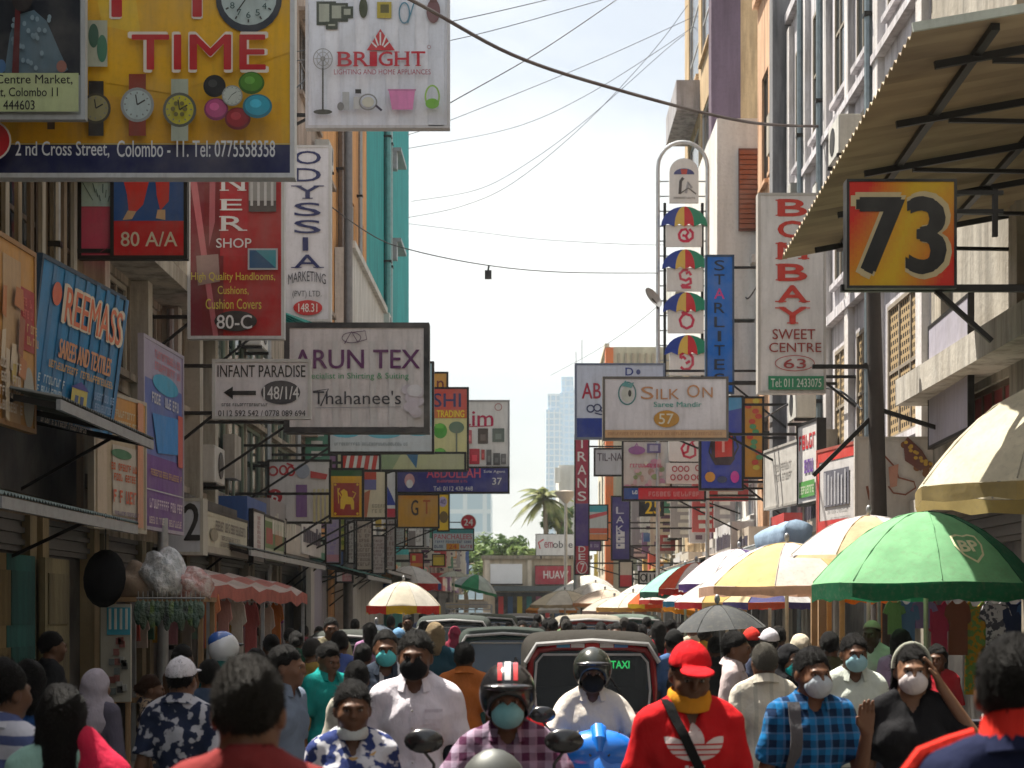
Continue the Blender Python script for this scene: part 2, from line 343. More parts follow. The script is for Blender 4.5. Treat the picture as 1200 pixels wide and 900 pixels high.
    def word(s, t, x0, y0, x1, y1, c, bold=.03):    # serif capitals set one by one
        wd = [1.15 if q in 'MW' else .5 if q == 'I' else .55 if q == ' ' else 1 for q in t]; tot = sum(wd); x = x0
        for q, k in zip(t, wd):
            w = (x1-x0)*k/tot
            if q != ' ': s.text(q, x+w*.08, y0, x+w*.92, y1, c, bold, True, new=(x == x0))
            x += w
    def smear(s, x0, y0, x1, y1, c, rows=2, n=8):   # lines of print too blurred to read in the photograph: stroke shapes only
        rh = (y1-y0)/rows; s.L = MB(); s.Ls.append(s.L); m = P_(c); k = s.k+1; ax_ = abs((s.x1-s.x0)/s.w*s.h/(s.y1-s.y0)); w = rh*.42*ax_; t = w*.30
        def rc(xa, ya, xb, yb, l): s.L.add([s.pt(*q, k+l*.15) for q in ((xa, yb), (xb, yb), (xb, ya), (xa, ya))], ((0, 1, 2, 3),), m)
        for r in range(rows):
            x = x0; ya, yb = y0+r*rh+rh*.14, y0+r*rh+rh*.84; th = (yb-ya)*.2
            while x+w <= x1+w*.3:
                if random.random() < .14: x += w*.8; continue
                q = random.random(); rc(x, ya, x+t, yb, 0)
                if q < .75: rc(x, ya, x+w, ya+th, 1)
                if q > .3: rc(x, yb-th, x+w*.95, yb, 2)
                if .15 < q < .6: rc(x, (ya+yb)/2-th/2, x+w*.85, (ya+yb)/2+th/2, 3)
                if q > .45: rc(x+w-t, ya+(yb-ya)*random.choice((0, .45)), x+w, yb, 4)
                x += w*1.32
        s.k += 3
    def done(s, root):
        if s.G.f: s.G.build('printed_picture', root)
        for L in s.Ls:
            if L.f: L.build('lettering', root)
def sign(label, rect, Y, bg, draw=None, side=None, frame=IRON, th=.08, cat='sign', group=None, name='shop_sign', Yb=None, arms=2, back=None, rim=.025, lean=0, corners=None):
    """a sign board given by its corners in the photograph and its distance (Yb: distance of its right-hand edge)"""
    x0, y0, x1, y1 = rect; Yb = Yb or Y
    tl = W(x0, y0, Y); bl = W(x0, y1, Y); tr = W(x1, y0, Y) if Yb == Y else Vector(((x1-CX)*Yb/F, Yb, tl.z))
    if corners: tl, tr = Vector(corners[0]), Vector(corners[1]); bl = tl-Vector((0, 0, corners[2])); Y = tl.y
    u = (tr-tl); w = u.length; u.normalize(); dn = (bl-tl); h = dn.length; dn.normalize()
    n = u.cross(dn).normalized()
    if n.y > 0.02 or (abs(n.y) <= .02 and n.x*tl.x > 0): n = -n
    if lean: dn = (dn+n*(-lean)).normalized(); n = u.cross(dn).normalized(); n = -n if n.y > 0 else n
    base = (tl+tr)/2+dn*h
    t = thing(name, label, cat, base, group)
    p = MB(); bgm = bg if not isinstance(bg, (str, tuple)) else P_(bg)
    A = lambda a, b, d: tl+u*a+dn*b+n*d
    p.hexa((A(0, h, -th), A(w, h, -th), A(w, h, 0), A(0, h, 0), A(0, 0, -th), A(w, 0, -th), A(w, 0, 0), A(0, 0, 0))[0:8], bgm)
    p.build('panel', t)
    if frame:
        fr = MB(); r = rim
        for a0, a1, b0, b1 in ((-r, w+r, -r, r*.6), (-r, w+r, h-r*.6, h+r), (-r, r*.6, r*.6, h-r*.6), (w-r*.6, w+r, r*.6, h-r*.6)):
            fr.hexa((A(a0, b1, -th-.006), A(a1, b1, -th-.006), A(a1, b1, .012), A(a0, b1, .012), A(a0, b0, -th-.006), A(a1, b0, -th-.006), A(a1, b0, .012), A(a0, b0, .012)), frame)
        fr.build('frame', t)
    if side:
        xw = XL(Y) if side == 'L' else XR(Y); xe = tl.x if side == 'L' else tr.x
        if abs(xw-xe) > .12:
            for k in range(arms):
                b = MB(); z = tl.z-h*((.08+.84*k/max(1, arms-1)) if arms > 1 else .5)
                b.bar((xe, Y+th*.5, z), (xw, Y+th*.5, z), .045, .045, IRON); b.build('bracket', t)
            if h > .5 and abs(xw-xe) > .5:
                b = MB(); b.bar((xe, Y+th*.5, tl.z-h*.94), (xw, Y+th*.5, tl.z-h*.94+min(1.2, abs(xw-xe))*(-.8)), .035, .035, IRON); b.build('brace', t)
    f = Face(x0, y0, x1, y1, tl, u, dn, n, w, h)
    if draw: draw(f); f.done(t)
    return t
# ------------------------------------------------------------------ setting: ground, road, pavements
def struct(name, mb, **k): return tag(mb.build(name, **k), kind='structure')
ASPH = mat('ground', (.055, .053, .05)); PAVE = mat('ground', (.20, .185, .16)); EARTH = mat('ground', (.10, .09, .07))
struct('ground', MB().quad((-1200, -60, -.02), (1200, -60, -.02), (1200, 1200, -.02), (-1200, 1200, -.02), EARTH))
struct('road', MB().quad((XL(-50)+1.6, -50, 0), (XR(-50)-1.6, -50, 0), (XR(113)-1.6, 113, 0), (XL(113)+1.6, 113, 0), ASPH))
for sd in 'LR':
    m = MB(); m.fbox(sd, -50, 113, -.02, 1.45, -.01, .12, PAVE); m.fbox(sd, -50, 113, 1.455, 1.6, -.01, .13, mat('wall', (.33, .32, .30), None, .5))
    struct('pavement', m)
# ------------------------------------------------------------------ buildings lining the street
PANE = mat('glass', (.035, .045, .05)); PANE_G = mat('glass', (.012, .04, .036)); PANE_B = mat('glass', (.05, .09, .14)); CREAMF = mat('paint', (.42, .39, .32)); GREYF = mat('paint', (.45, .46, .46)); BROWNF = mat('paint', (.10, .06, .035))
def building(label, sd, y0, y1, H, wall, bays=(), floors=(), d=0.0, depth=8, frame=CREAMF, pane=PANE, mull=(2, 2), rev=.10, sill=True, shade=None, trim=None, name='building', top=True, skip=(), cat='building', lattice=()):
    """bays: (y0, y1) spans along the street; floors: (z0, z1) spans; every crossing is an opening with its own window"""
    g = -1 if sd == 'L' else 1
    def Q(y, dd, z): return (g*5+SL*y-g*(d+dd), y, z)
    t = thing(name, label, cat, (g*5+SL*(y0+y1)/2-g*d, (y0+y1)/2, 0))
    m = MB(); ys = sorted({y0, y1, *[v for b in bays for v in b]}); zs = sorted({0, H, *[v for b in floors for v in b]})
    win = []
    for i in range(len(ys)-1):
        for j in range(len(zs)-1):
            a, b, c, e = ys[i], ys[i+1], zs[j], zs[j+1]
            bi = next((k for k, q in enumerate(bays) if q == (a, b)), None); fj = next((k for k, q in enumerate(floors) if q == (c, e)), None)
            if bi is not None and fj is not None and (bi, fj) not in skip:
                win.append((a, b, c, e, bi, fj))
                for p, q in (((a, c), (b, c)), ((b, c), (b, e)), ((b, e), (a, e)), ((a, e), (a, c))):
                    m.quad(Q(p[0], 0, p[1]), Q(q[0], 0, q[1]), Q(q[0], -rev, q[1]), Q(p[0], -rev, p[1]), wall)
            else: m.quad(Q(a, 0, c), Q(b, 0, c), Q(b, 0, e), Q(a, 0, e), wall)
    for y in (y0, y1): m.quad(Q(y, 0, 0), Q(y, -depth, 0), Q(y, -depth, H), Q(y, 0, H), wall)
    m.quad(Q(y0, -depth, 0), Q(y1, -depth, 0), Q(y1, -depth, H), Q(y0, -depth, H), wall); m.build('wall', t)
    r = MB(); r.quad(Q(y0, 0, H-.3), Q(y1, 0, H-.3), Q(y1, -depth, H-.3), Q(y0, -depth, H-.3), mat('wall', (.25, .24, .22))); r.build('roof', t)
    for a, b, c, e, bi, fj in win:
        f = MB(); fw = .06
        def fb(p, q, s_, u_, d0=-rev+.01, d1=-rev+.06): f.fbox(sd, p, q, d+d0, d+d1, s_, u_, frame)
        fb(a, b, c, c+fw); fb(a, b, e-fw, e); fb(a, a+fw, c+fw, e-fw); fb(b-fw, b, c+fw, e-fw)
        for k in range(1, mull[0]): y = a+(b-a)*k/mull[0]; fb(y-.025, y+.025, c+fw, e-fw, -rev+.02, -rev+.05)
        for k in range(1, mull[1]): z = c+(e-c)*k/mull[1]; fb(a+fw, b-fw, z-.025, z+.025, -rev+.025, -rev+.048)
        w = f.build('window', t); pm = mat('lattice', (.36, .26, .14)) if (bi, fj) in lattice else pane
        MB().quad(Q(a, -rev+.03, c), Q(b, -rev+.03, c), Q(b, -rev+.03, e), Q(a, -rev+.03, e), pm).build('pane', w)
        if sill: MB().fbox(sd, a-.06, b+.06, d-.02, d+.09, c-.09, c-.003, wall).build('sill', t)
        if shade: MB().fbox(sd, a-.15, b+.15, d-.02, d+shade, e+.06, e+.15, wall).build('sunshade', t)
    if top:
        p = MB(); p.fbox(sd, y0-.03, y1+.03, d-.1, d+.12, H-.02, H+.16, wall); p.build('cornice', t)
    return t
def part(t, name, sd, y0, y1, d0, d1, z0, z1, m, bevel=0): return MB().fbox(sd, y0, y1, d0, d1, z0, z1, m).build(name, t, bevel=bevel)
def pipe(t, sd, y, d, z0, z1, r=.05, m=None, name='drainpipe'):
    g = -1 if sd == 'L' else 1
    b = MB(); b.smooth = True; x = g*5+SL*y-g*d; b.tube([(x, y, z0), (x, y, z1)], r, m or STEEL, 8)
    for k in range(1, 5):
        z = z0+(z1-z0)*k/5; b.fbox(sd, y-r*1.3, y+r*1.3, d-r*2.2, d+r*1.2, z-.03, z+.03, IRON)
    return b.build(name, t)
def aircon(t, sd, y, d, z, m=None):
    m = m or mat('paint', (.55, .54, .50)); b = MB(); b.fbox(sd, y-.42, y+.42, d+.05, d+.38, z, z+.55, m); o = b.build('air_conditioner', t, bevel=.015)
    g = -1 if sd == 'L' else 1
    f = MB(); f.lathe([(.001, 0), (.2, 0), (.2, .01), (.001, .012)], DARK, 14, (g*5+SL*y-g*(d+.385), y+.08, z+.28), 'x'); f.build('fan_grille', o)
    k = MB(); k.fbox(sd, y-.4, y-.34, d-.02, d+.4, z-.05, z-.003, IRON); k.fbox(sd, y+.34, y+.4, d-.02, d+.4, z-.05, z-.003, IRON); k.build('bracket', o)
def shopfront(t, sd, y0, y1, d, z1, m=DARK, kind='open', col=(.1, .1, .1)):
    """ground floor shop: pillars either side of a near-black panel painted as the shaded interior, with a rolled shutter over it"""
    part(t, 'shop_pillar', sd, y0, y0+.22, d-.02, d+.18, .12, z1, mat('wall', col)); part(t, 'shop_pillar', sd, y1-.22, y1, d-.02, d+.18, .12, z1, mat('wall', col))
    part(t, 'shop_opening', sd, y0+.22, y1-.22, d-.02, d+.02, .12, z1-.35, m)  # dark sheet on the wall face in place of a shaded interior
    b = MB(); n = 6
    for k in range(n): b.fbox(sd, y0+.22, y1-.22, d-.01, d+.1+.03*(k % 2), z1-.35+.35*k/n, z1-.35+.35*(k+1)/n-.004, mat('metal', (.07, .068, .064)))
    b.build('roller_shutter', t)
def canopy_sheet(label, sd, y0, y1, d0, d1, z0, z1, m, name='canopy', group=None, amp=.02):
    t = None; b = MB(); n = int((y1-y0)/.075*2); g = -1 if sd == 'L' else 1
    P = lambda y, dd, z: (g*5+SL*y-g*dd, y, z)
    for i in range(n):
        ya, yb = y0+(y1-y0)*i/n, y0+(y1-y0)*(i+1)/n; za = amp*(i % 2); zb = amp*((i+1) % 2)
        b.quad(P(ya, d0, z0+za), P(ya, d1, z1+za), P(yb, d1, z1+zb), P(yb, d0, z0+zb), m); b.quad(P(ya, d0, z0+za+.006), P(ya, d1, z1+za+.006), P(yb, d1, z1+zb+.006), P(yb, d0, z0+zb+.006), m)
    c = MB(); c.fbox(sd, y0, y1, d1-.04, d1-.005, z1-.09, z1-.006, STEEL)
    root = thing(name, label, 'awning', P((y0+y1)/2, d0, z0), group)
    b.build('roof_sheet', root); c.build('edge_rail', root)
    n = max(2, int((y1-y0)/1.6)+1)
    for k in range(n):
        y = y0+.1+(y1-y0-.2)*k/(n-1); e = MB(); e.bar(P(y, d0, z0-.05), P(y, d1-.05, z1-.05), .04, .05, IRON); (e.bar(P(y, d0, z0-.75), P(y, d0+(d1-d0)*.7, z0+(z1-z0)*.7-.06), .03, .03, IRON) if k in (0, n-1) else None); e.build('bracket', root)
    return root
# left side, near to far
BEIGE = mat('wall', (.40, .35, .28), None, 1.35); BROWN = mat('wall', (.22, .16, .105), None, 1.2); GREY = mat('wall', (.42, .42, .41)); ORANGE = mat('wall', (.70, .36, .14), None, .7); TEAL = mat('wall', (.03, .34, .35), None, .6); WHITEW = mat('wall', (.62, .61, .58), None, .7)
DKWALL = mat('wall', (.12, .11, .10)); PEACH = mat('wall', (.60, .37, .23), None, .9); PURP = mat('wall', (.14, .10, .14), None, .5); TAN = mat('wall', (.54, .39, .23), None, .8); LILAC = mat('wall', (.56, .54, .57), None, 1.0)
t = building('stained brown old building behind the big yellow watch sign', 'L', -45, 19, 11, BROWN, [(9.5, 11), (12.5, 14), (16.3, 17.4), (17.9, 18.7)], [(4.9, 6.6)], shade=.35, frame=BROWNF)
part(t, 'ledge', 'L', -45, 19, 0, .4, 4.35, 4.55, DKWALL); pipe(t, 'L', 15.4, .1, .2, 8); pipe(t, 'L', 17.65, .08, 3.9, 8.2, .04)
for k in range(9): MB().fbox('L', 15.2+k*.4, 15.32+k*.4, .02, .06, 4.6, 8.3, mat('wall', [(.40, .34, .25), (.22, .17, .12), (.45, .42, .36)][k % 3], None, 1.3)).build('facade_strip', t)
part(t, 'mezzanine_opening', 'L', 11.5, 18.6, -.02, .03, 2.98, 4.28, DARK)  # flat near-black panel, painted as the deep shade under the awning
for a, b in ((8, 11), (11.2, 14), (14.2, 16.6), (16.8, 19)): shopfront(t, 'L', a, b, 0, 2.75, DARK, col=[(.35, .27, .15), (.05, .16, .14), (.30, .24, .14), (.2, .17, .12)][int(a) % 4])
t = building('grey old building with a recessed balcony above the leaning blue sign', 'L', 19.05, 26, 6.3, BEIGE, [(19.8, 21.2), (21.5, 22.9), (23.4, 24.5), (24.8, 25.7)], [(3.6, 4.5), (4.75, 5.85)], frame=CREAMF, mull=(3, 1))
part(t, 'ledge', 'L', 19.05, 26, 0, .55, 5.95, 6.15, mat('wall', (.5, .46, .38))); part(t, 'ledge', 'L', 19.05, 26, 0, .5, 3.2, 3.36, DKWALL)
for y in (19.2, 21.35, 23.15, 24.65, 25.85): part(t, 'pilaster', 'L', y-.12, y+.12, 0, .22, 3.37, 5.94, mat('wall', (.5, .47, .40)))
for y, z in ((25.2, 3.7),): aircon(t, 'L', y, 0, z)
pipe(t, 'L', 23.0, .12, .2, 5.9); pipe(t, 'L', 25.95, .1, .2, 5.9, .04)
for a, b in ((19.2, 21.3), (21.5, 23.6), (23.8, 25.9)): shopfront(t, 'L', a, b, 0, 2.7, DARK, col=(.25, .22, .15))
t = building('dark green glass fronted building behind the white arrow sign', 'L', 26.05, 36, 7.6, BEIGE, [(26.3, 28), (28.1, 29.8), (29.9, 31.6), (31.7, 33.4), (33.5, 35.4)], [(3.7, 5.1), (5.2, 6.7)], frame=mat('paint', (.22, .27, .20)), pane=PANE_G, mull=(2, 1), rev=.1)
for y, z in ((27, 6.85), (30, 6.85)): aircon(t, 'L', y, 0, z)
pipe(t, 'L', 31.65, .1, .2, 7.4, .06); pipe(t, 'L', 35.7, .1, .2, 7.4, .06)
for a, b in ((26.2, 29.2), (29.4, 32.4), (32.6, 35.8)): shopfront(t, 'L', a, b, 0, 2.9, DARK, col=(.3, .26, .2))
t = building('weathered beige building beside the orange one', 'L', 36.05, 40.4, 16, mat('wall', (.46, .36, .29), None, 1.1), [(36.6, 38), (38.5, 39.9)], [(4, 5.5), (7, 8.6), (10, 11.6), (13, 14.6)], shade=.4, frame=BROWNF)
aircon(t, 'L', 37.2, 0, 9); aircon(t, 'L', 39.2, 0, 12); shopfront(t, 'L', 36.2, 40.2, 0, 3, DARK)
t = building('bright orange plastered building with pipes down its wall', 'L', 40.45, 51.4, 16.5, ORANGE, [(46.5, 48), (49, 50.5)], [(11.8, 13.2)], depth=9, frame=GREYF)
for y in (43.6, 44.1): pipe(t, 'L', y, .16, .3, 16.3, .13, mat('metal', (.22, .2, .19)))
pipe(t, 'L', 48.6, .1, 3, 16.3, .06)
t = building('plain white annex standing out before the orange wall', 'L', 43, 52.5, 11.0, WHITEW, [(44, 45.5), (47, 48.5), (50, 51.5)], [(4, 5.4), (7, 8.4)], d=.42, depth=.4, frame=GREYF)
part(t, 'ledge', 'L', 43, 52.5, .42, .8, 3.2, 3.4, WHITEW)
t = building('tall teal painted tower block with brackets on its wall', 'L', 51.45, 69, 22.3, TEAL, [(53, 54.2), (64.5, 66)], [(8, 9.6)], depth=9, frame=GREYF)
for z in (14.5, 17.6, 20.8): part(t, 'cable_bracket', 'L', 58.5, 61, 0, .5, z, z+.12, STEEL); part(t, 'cable_bracket', 'L', 58.5, 58.9, 0, .35, z-.6, z-.003, STEEL)
pipe(t, 'L', 57.5, .12, 1, 22, .12, mat('metal', (.12, .3, .3))); pipe(t, 'L', 58.4, .12, 1, 22, .1, mat('metal', (.3, .38, .38)))
cols = [(.44, .40, .34), (.30, .26, .22), (.5, .46, .38), (.36, .33, .3)]
far_l = ['grey brown low shop building just past the teal tower', 'narrow dark shop building far along the left row', 'cream shop building near the far end of the left row', 'last low shop building of the left row before the trees']
for k, (a, b, H) in enumerate(((69.05, 78, 8.2), (78.05, 88, 7.6), (88.05, 99, 8), (99.05, 112, 6.2))):
    t = building(far_l[k], 'L', a, b, H, mat('wall', cols[k]), [(a+.8, a+2.6), (a+3.4, a+5.2), (a+6, b-1)], [(3.6, 4.9), (5.3, 6.0)], frame=GREYF); shopfront(t, 'L', a+.3, b-.3, 0, 2.9, DARK)
    for q in range(4): part(t, 'facade_strip', 'L', a+1+q*2.1, a+1.5+q*2.1, 0, .12+.08*q, 3, H-.5-.4*q, mat('wall', cols[(k+q+1) % 4]))
# right side, near to far
t = building('dark building with red shutters under the corrugated awning', 'R', -45, 21.4, 11, mat('wall', (.36, .33, .28)), [(12.5, 14.4), (17.9, 19.6)], [(3.3, 4.3), (4.9, 6.6)], frame=BROWNF, pane=mat('paint', (.26, .03, .035)), mull=(4, 1), skip=((0, 1), (1, 1)))
part(t, 'ledge', 'R', -45, 21.4, 0, .45, 4.4, 4.72, mat('wall', (.46, .43, .38))); part(t, 'ledge', 'R', -45, 21.4, 0, .3, 3.02, 3.2, mat('wall', (.46, .43, .38)))
for y in (16, 17.2, 20.4): part(t, 'pilaster', 'R', y, y+.3, 0, .12, 4.73, 8, mat('wall', (.45, .40, .32)))
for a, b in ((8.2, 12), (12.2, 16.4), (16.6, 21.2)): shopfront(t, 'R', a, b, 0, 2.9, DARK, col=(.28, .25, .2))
t = building('grey rain stained building with tall pilasters and pierced block screens', 'R', 21.45, 33, 13.2, LILAC, [(21.9, 24.0), (24.9, 26.3), (26.9, 28.2), (29.2, 30.4), (31.2, 32.4)], [(4.2, 6.1), (7.2, 9.4), (10.2, 12.4)], frame=mat('paint', (.28, .24, .19)), mull=(3, 2), lattice=((0, 0), (1, 0), (2, 0), (0, 1)), rev=.05)
for y in (21.5, 24.25, 26.5, 28.5, 30.7, 32.6): part(t, 'pilaster', 'R', y, y+.34, 0, .10, 3.3, 13, mat('wall', (.62, .60, .60), None, 1.15))
part(t, 'ledge', 'R', 21.45, 33, 0, .13, 6.55, 6.7, LILAC); part(t, 'ledge', 'R', 21.45, 33, 0, .13, 9.7, 9.82, LILAC)
for y, z in ((24.5, 8.3), (28.4, 5), (30.8, 7.6)): aircon(t, 'R', y, .3, z)
for y in (24.7, 28.9, 31.0): pipe(t, 'R', y, .14, .3, 13, .06, mat('metal', (.2, .24, .26)))
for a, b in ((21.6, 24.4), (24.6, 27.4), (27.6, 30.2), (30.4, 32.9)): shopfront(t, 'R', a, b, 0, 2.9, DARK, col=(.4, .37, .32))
t = building('peach orange building with narrow dark windows', 'R', 33.05, 37.9, 15.2, PEACH, [(33.6, 34.5), (34.9, 35.7), (36.2, 37.2)], [(4.6, 6), (8, 9.4), (11, 13.4)], frame=BROWNF, mull=(2, 1))
part(t, 'facade_fin', 'R', 33.06, 33.5, 0, .35, 3, 15, mat('wall', (.2, .2, .21))); pipe(t, 'R', 34.7, .1, .3, 15, .06); shopfront(t, 'R', 33.2, 37.7, 0, 3, DARK)
t = building('white panelled building with a brick red louvre box', 'R', 37.95, 47.2, 9.6, WHITEW, [(38.6, 40), (41, 42.6), (44, 46)], [(4, 5.6), (6.4, 7.8)], pane=PANE_B, frame=GREYF)
part(t, 'box_bay', 'R', 38.35, 46.5, -6, .85, 8.4, 12.9, mat('wall', (.66, .66, .64), None, .3)); part(t, 'box_bay', 'R', 38.3, 46.4, 0, .55, 6.2, 8.3, mat('wall', (.58, .58, .58), None, .5))
b = MB()
for k in range(16): b.fbox('R', 38.2, 38.34, -.05, .36, 10.4+k*.11, 10.49+k*.11, mat('paint', (.30, .085, .035)))
b.fbox('R', 38.25, 38.3, -.07, .38, 10.35, 12.2, mat('paint', (.16, .04, .02))); b.build('louvre', t)
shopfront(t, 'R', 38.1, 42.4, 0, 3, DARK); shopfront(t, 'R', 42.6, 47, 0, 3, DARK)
t = building('tall tan building with a purple edge and dark windows', 'R', 47.25, 56, 24, TAN, [(47.9, 50.6), (51.4, 54.6)], [(4, 6.5), (8, 11), (13, 16.5), (18, 21.5)], pane=mat('glass', (.03, .035, .045)), frame=mat('paint', (.5, .5, .5)), mull=(1, 3), depth=9)
part(t, 'corner_fin', 'R', 47.15, 47.85, -.75, .06, .2, 23.9, PURP); part(t, 'balcony', 'R', 51, 55, 0, .7, 11.4, 12.3, WHITEW); part(t, 'balcony', 'R', 51, 55, 0, .7, 16.8, 17.7, mat('wall', (.4, .38, .4)))
shopfront(t, 'R', 47.9, 55.8, 0, 3, DARK)
t = building('cream four storey shop building past the tall tan one', 'R', 56.05, 68, 10, mat('wall', (.55, .48, .36)), [(57, 58.6), (60, 62), (63.4, 65), (66, 67.4)], [(3.8, 5.2), (6, 7.4), (8, 9.2)], frame=GREYF); shopfront(t, 'R', 56.4, 67.6, 0, 3, DARK)
t = building('grey narrow building with red panels far along the right row', 'R', 68.05, 79.9, 9, mat('wall', (.45, .42, .4)), [(69, 71), (73, 75), (76.4, 79)], [(3.8, 5.2), (6, 7.6)], frame=GREYF); shopfront(t, 'R', 68.4, 79.6, 0, 3, DARK)
for q, c in enumerate(((.6, .1, .06), (.6, .35, .1), (.5, .5, .52))): part(t, 'facade_panel', 'R', 69+q*3.4, 69.6+q*3.4, 0, .3, 3.4, 8.5, mat('paint', c))
t = building('cream block with an orange corner rising above the far shops', 'R', 79.95, 91, 14.2, mat('wall', (.62, .55, .42), None, .4), [(81, 83), (84.4, 86.4), (88, 90)], [(4, 5.6), (7, 8.6), (10, 11.6)], d=1.5, depth=7, frame=GREYF)
part(t, 'corner_panel', 'R', 79.85, 80.6, 1.22, 1.58, 3, 14.15, mat('paint', (.78, .18, .04)))
b = MB()
for k in range(9): b.fbox('R', 79.86, 79.93, .9-k*.32, 1.0-k*.32, 12.4, 13.9, mat('paint', (.4, .32, .24)))
b.build('railing', t)
t = building('pale low shop building at the far right end of the street', 'R', 91.05, 112, 9.2, mat('wall', (.66, .64, .58), None, .5), [(93, 96), (99, 102), (105, 108)], [(4, 5.4), (6.4, 7.8)], frame=GREYF, d=.2); shopfront(t, 'R', 91.5, 111, .2, 3, DARK)
# shop boards, flat banners and boxes fixed on the facades, as parts of their buildings
rq = random.Random(21)
BC_ = [(.55, .52, .46), (.62, .60, .58), (.45, .05, .05), (.04, .10, .30), (.50, .36, .06), (.06, .22, .14), (.32, .30, .30), (.52, .44, .36), (.6, .24, .06), (.25, .12, .25), (.56, .56, .58), (.08, .09, .1)]
for t in [o for o in bpy.data.objects if o.get('category') == 'building']:
    ys = [c for c in t.children if c.name.split('.')[0] == 'wall']
    if not ys: continue
    vv = [v.co+t.location for v in ys[0].data.vertices]; y0 = max(24.2, min(v.y for v in vv)); y1 = max(v.y for v in vv); sd = 'L' if t.location.x < 0 else 'R'
    if y1-y0 < 2 or y1 > 113 or t.location.y > 113: continue
    H = max(v.z for v in vv); d0 = min(abs(v.x-SL*v.y-(-5 if sd == 'L' else 5)) for v in vv) if False else 0.02
    if 'white annex' in t['label'] or 'orange corner' in t['label']: continue
    y = y0+.3
    while y < y1-1:
        L = min(rq.uniform(1.6, 3.4), y1-y-.2); d1 = rq.uniform(.25, .75); z = rq.uniform(2.75, 3.05); h = rq.uniform(.5, .85); c = rq.choice(BC_)
        f = part(t, 'fascia_board', sd, y, y+L, d0, d1, z, z+h, P_(c)); lt = MB(); k = y+.2; dk = sum(c) > 1
        while k < y+L-.3: w = rq.uniform(.1, .3); lt.fbox(sd, k, k+w, d1+.002, d1+.012, z+h*.3, z+h*rq.uniform(.6, .75), P_((.06, .05, .08) if dk else (.6, .58, .5))); k += w+.08
        if lt.f: lt.build('lettering', f)
        y += L+rq.uniform(.05, .5)
    y = y0+.6 if y0 > 35 else y1
    while y < y1-.6:
        z = rq.uniform(3.7, 5); h = rq.uniform(.9, 2.4); w = rq.uniform(.06, .12); d1 = rq.uniform(.5, 1.15); c = rq.choice(BC_)
        if z+h < H-.4:
            f = part(t, 'projecting_board', sd, y, y+w, .12, d1, z, z+h, P_(c)); lt = MB(); dk = sum(c) > 1
            for q in range(int(h/.22)): lt.fbox(sd, y-.012, y-.002, .12+(d1-.12)*.25, .12+(d1-.12)*rq.uniform(.6, .8), z+.1+q*.22, z+.22+q*.22, P_((.1, .05, .1) if dk else (.6, .58, .52)))
            lt.build('lettering', f)
        y += rq.uniform(1.1, 2.6)
    for q in range(int((y1-y0)/2.2)):
        y = rq.uniform(y0+.5, y1-.5); z = rq.uniform(3.8, max(4.2, min(H-1.2, 12)))
        if rq.random() < .45 and (sd == 'L' or y0 > 47): aircon(t, sd, y, 0, z)
        else: part(t, 'meter_box', sd, y, y+rq.uniform(.3, .7), .02, rq.uniform(.15, .3), z, z+rq.uniform(.3, .9), mat('wall', rq.choice(((.5, .5, .48), (.3, .28, .25), (.4, .36, .3)))))
# crossing at the far end: a cream shop facing down the street
Yc = 114.0
a = W(566, 716, Yc); b_ = W(692, 716, Yc)
t = thing('building', 'cream two storey shop with a white billboard closing the far end of the street', 'building', ((a.x+b_.x)/2, Yc, 0))
def cb(name, px0, px1, py0, py1, y0, y1, m, par=None): q0 = W(px0, py1, Yc); q1 = W(px1, py0, Yc); return MB().box(q0.x, q1.x, Yc+y0, Yc+y1, max(0, q0.z), q1.z, m).build(name, par or t)
cb('wall', 566, 692, 655, 760, 0, 7, mat('wall', (.55, .47, .36), None, .5)); cb('cornice', 564, 694, 651, 655, -.3, 7.2, mat('wall', (.3, .26, .2)))
cb('pilaster', 568, 574, 656, 690, -.25, -.004, mat('wall', (.65, .58, .48))); cb('pilaster', 618, 623, 656, 690, -.25, -.004, mat('wall', (.65, .58, .48)))
cb('billboard', 574.5, 612, 661, 684, -.2, -.004, mat('paint', (.75, .76, .78), None, .3)); cb('billboard_frame', 573.8, 612.7, 684.2, 685.5, -.25, -.004, IRON)
cb('shop_opening', 580, 690, 694, 750, -.03, -.004, DARK); cb('canopy', 578, 692, 687, 693, -1.4, -.004, mat('metal', (.10, .12, .13)))  # first panel is near-black to paint in the shaded shop interior
for k in range(9): cb('hanging_cloth', 584+k*11, 590+k*11, 699, 735, -.25, -.18, mat('cloth', [(.5, .05, .05), (.05, .1, .2), (.5, .4, .05), (.03, .2, .2), (.4, .1, .2)][k % 5]))
# towers and other big buildings far behind
def tower(label, x0, x1, y0, y1, ztop, m, steps=()):
    t = thing('tower', label, 'tower', ((x0+x1)/2, y0, 0)); MB().box(x0, x1, y0, y1, 0, ztop, m).build('tower_block', t)
    for (a, b, z) in steps: MB().box(a, b, y0+2, y1-2, ztop, z, m).build('rooftop_block', t)
    return t
TW = mat('tower', (.34, .50, .64), (.64, .72, .78)); TW2 = mat('tower', (.38, .54, .68), (.56, .66, .74))
x = lambda px, Y: (px-CX)*Y/F
t = tower('left and lower of the two pale blue glass towers on the skyline', x(640, 950), x(659, 950), 950, 968, ZY(480, 950), TW, [(x(642, 950), x(656, 950), ZY(461, 950))])
t = tower('taller stepped pale blue glass tower on the skyline', x(656, 990), x(690, 990), 990, 1012, ZY(460, 990), TW2, [(x(658, 990), x(672, 990), ZY(441, 990)), (x(673, 990), x(687, 990), ZY(455, 990))])
for px, top in ((675, 412), (682, 398)): MB().tube([(x(px, 995), 995, ZY(456, 995)), (x(px, 995), 995, ZY(top, 995))], .35, GREYF, 6).build('antenna_mast', t)
tower('pale glass office block low behind the trees on the left', x(515, 260), x(575, 260), 260, 285, ZY(574, 260), mat('tower', (.40, .52, .58), (.62, .70, .72)), [(x(520, 260), x(560, 260), ZY(571, 260))])
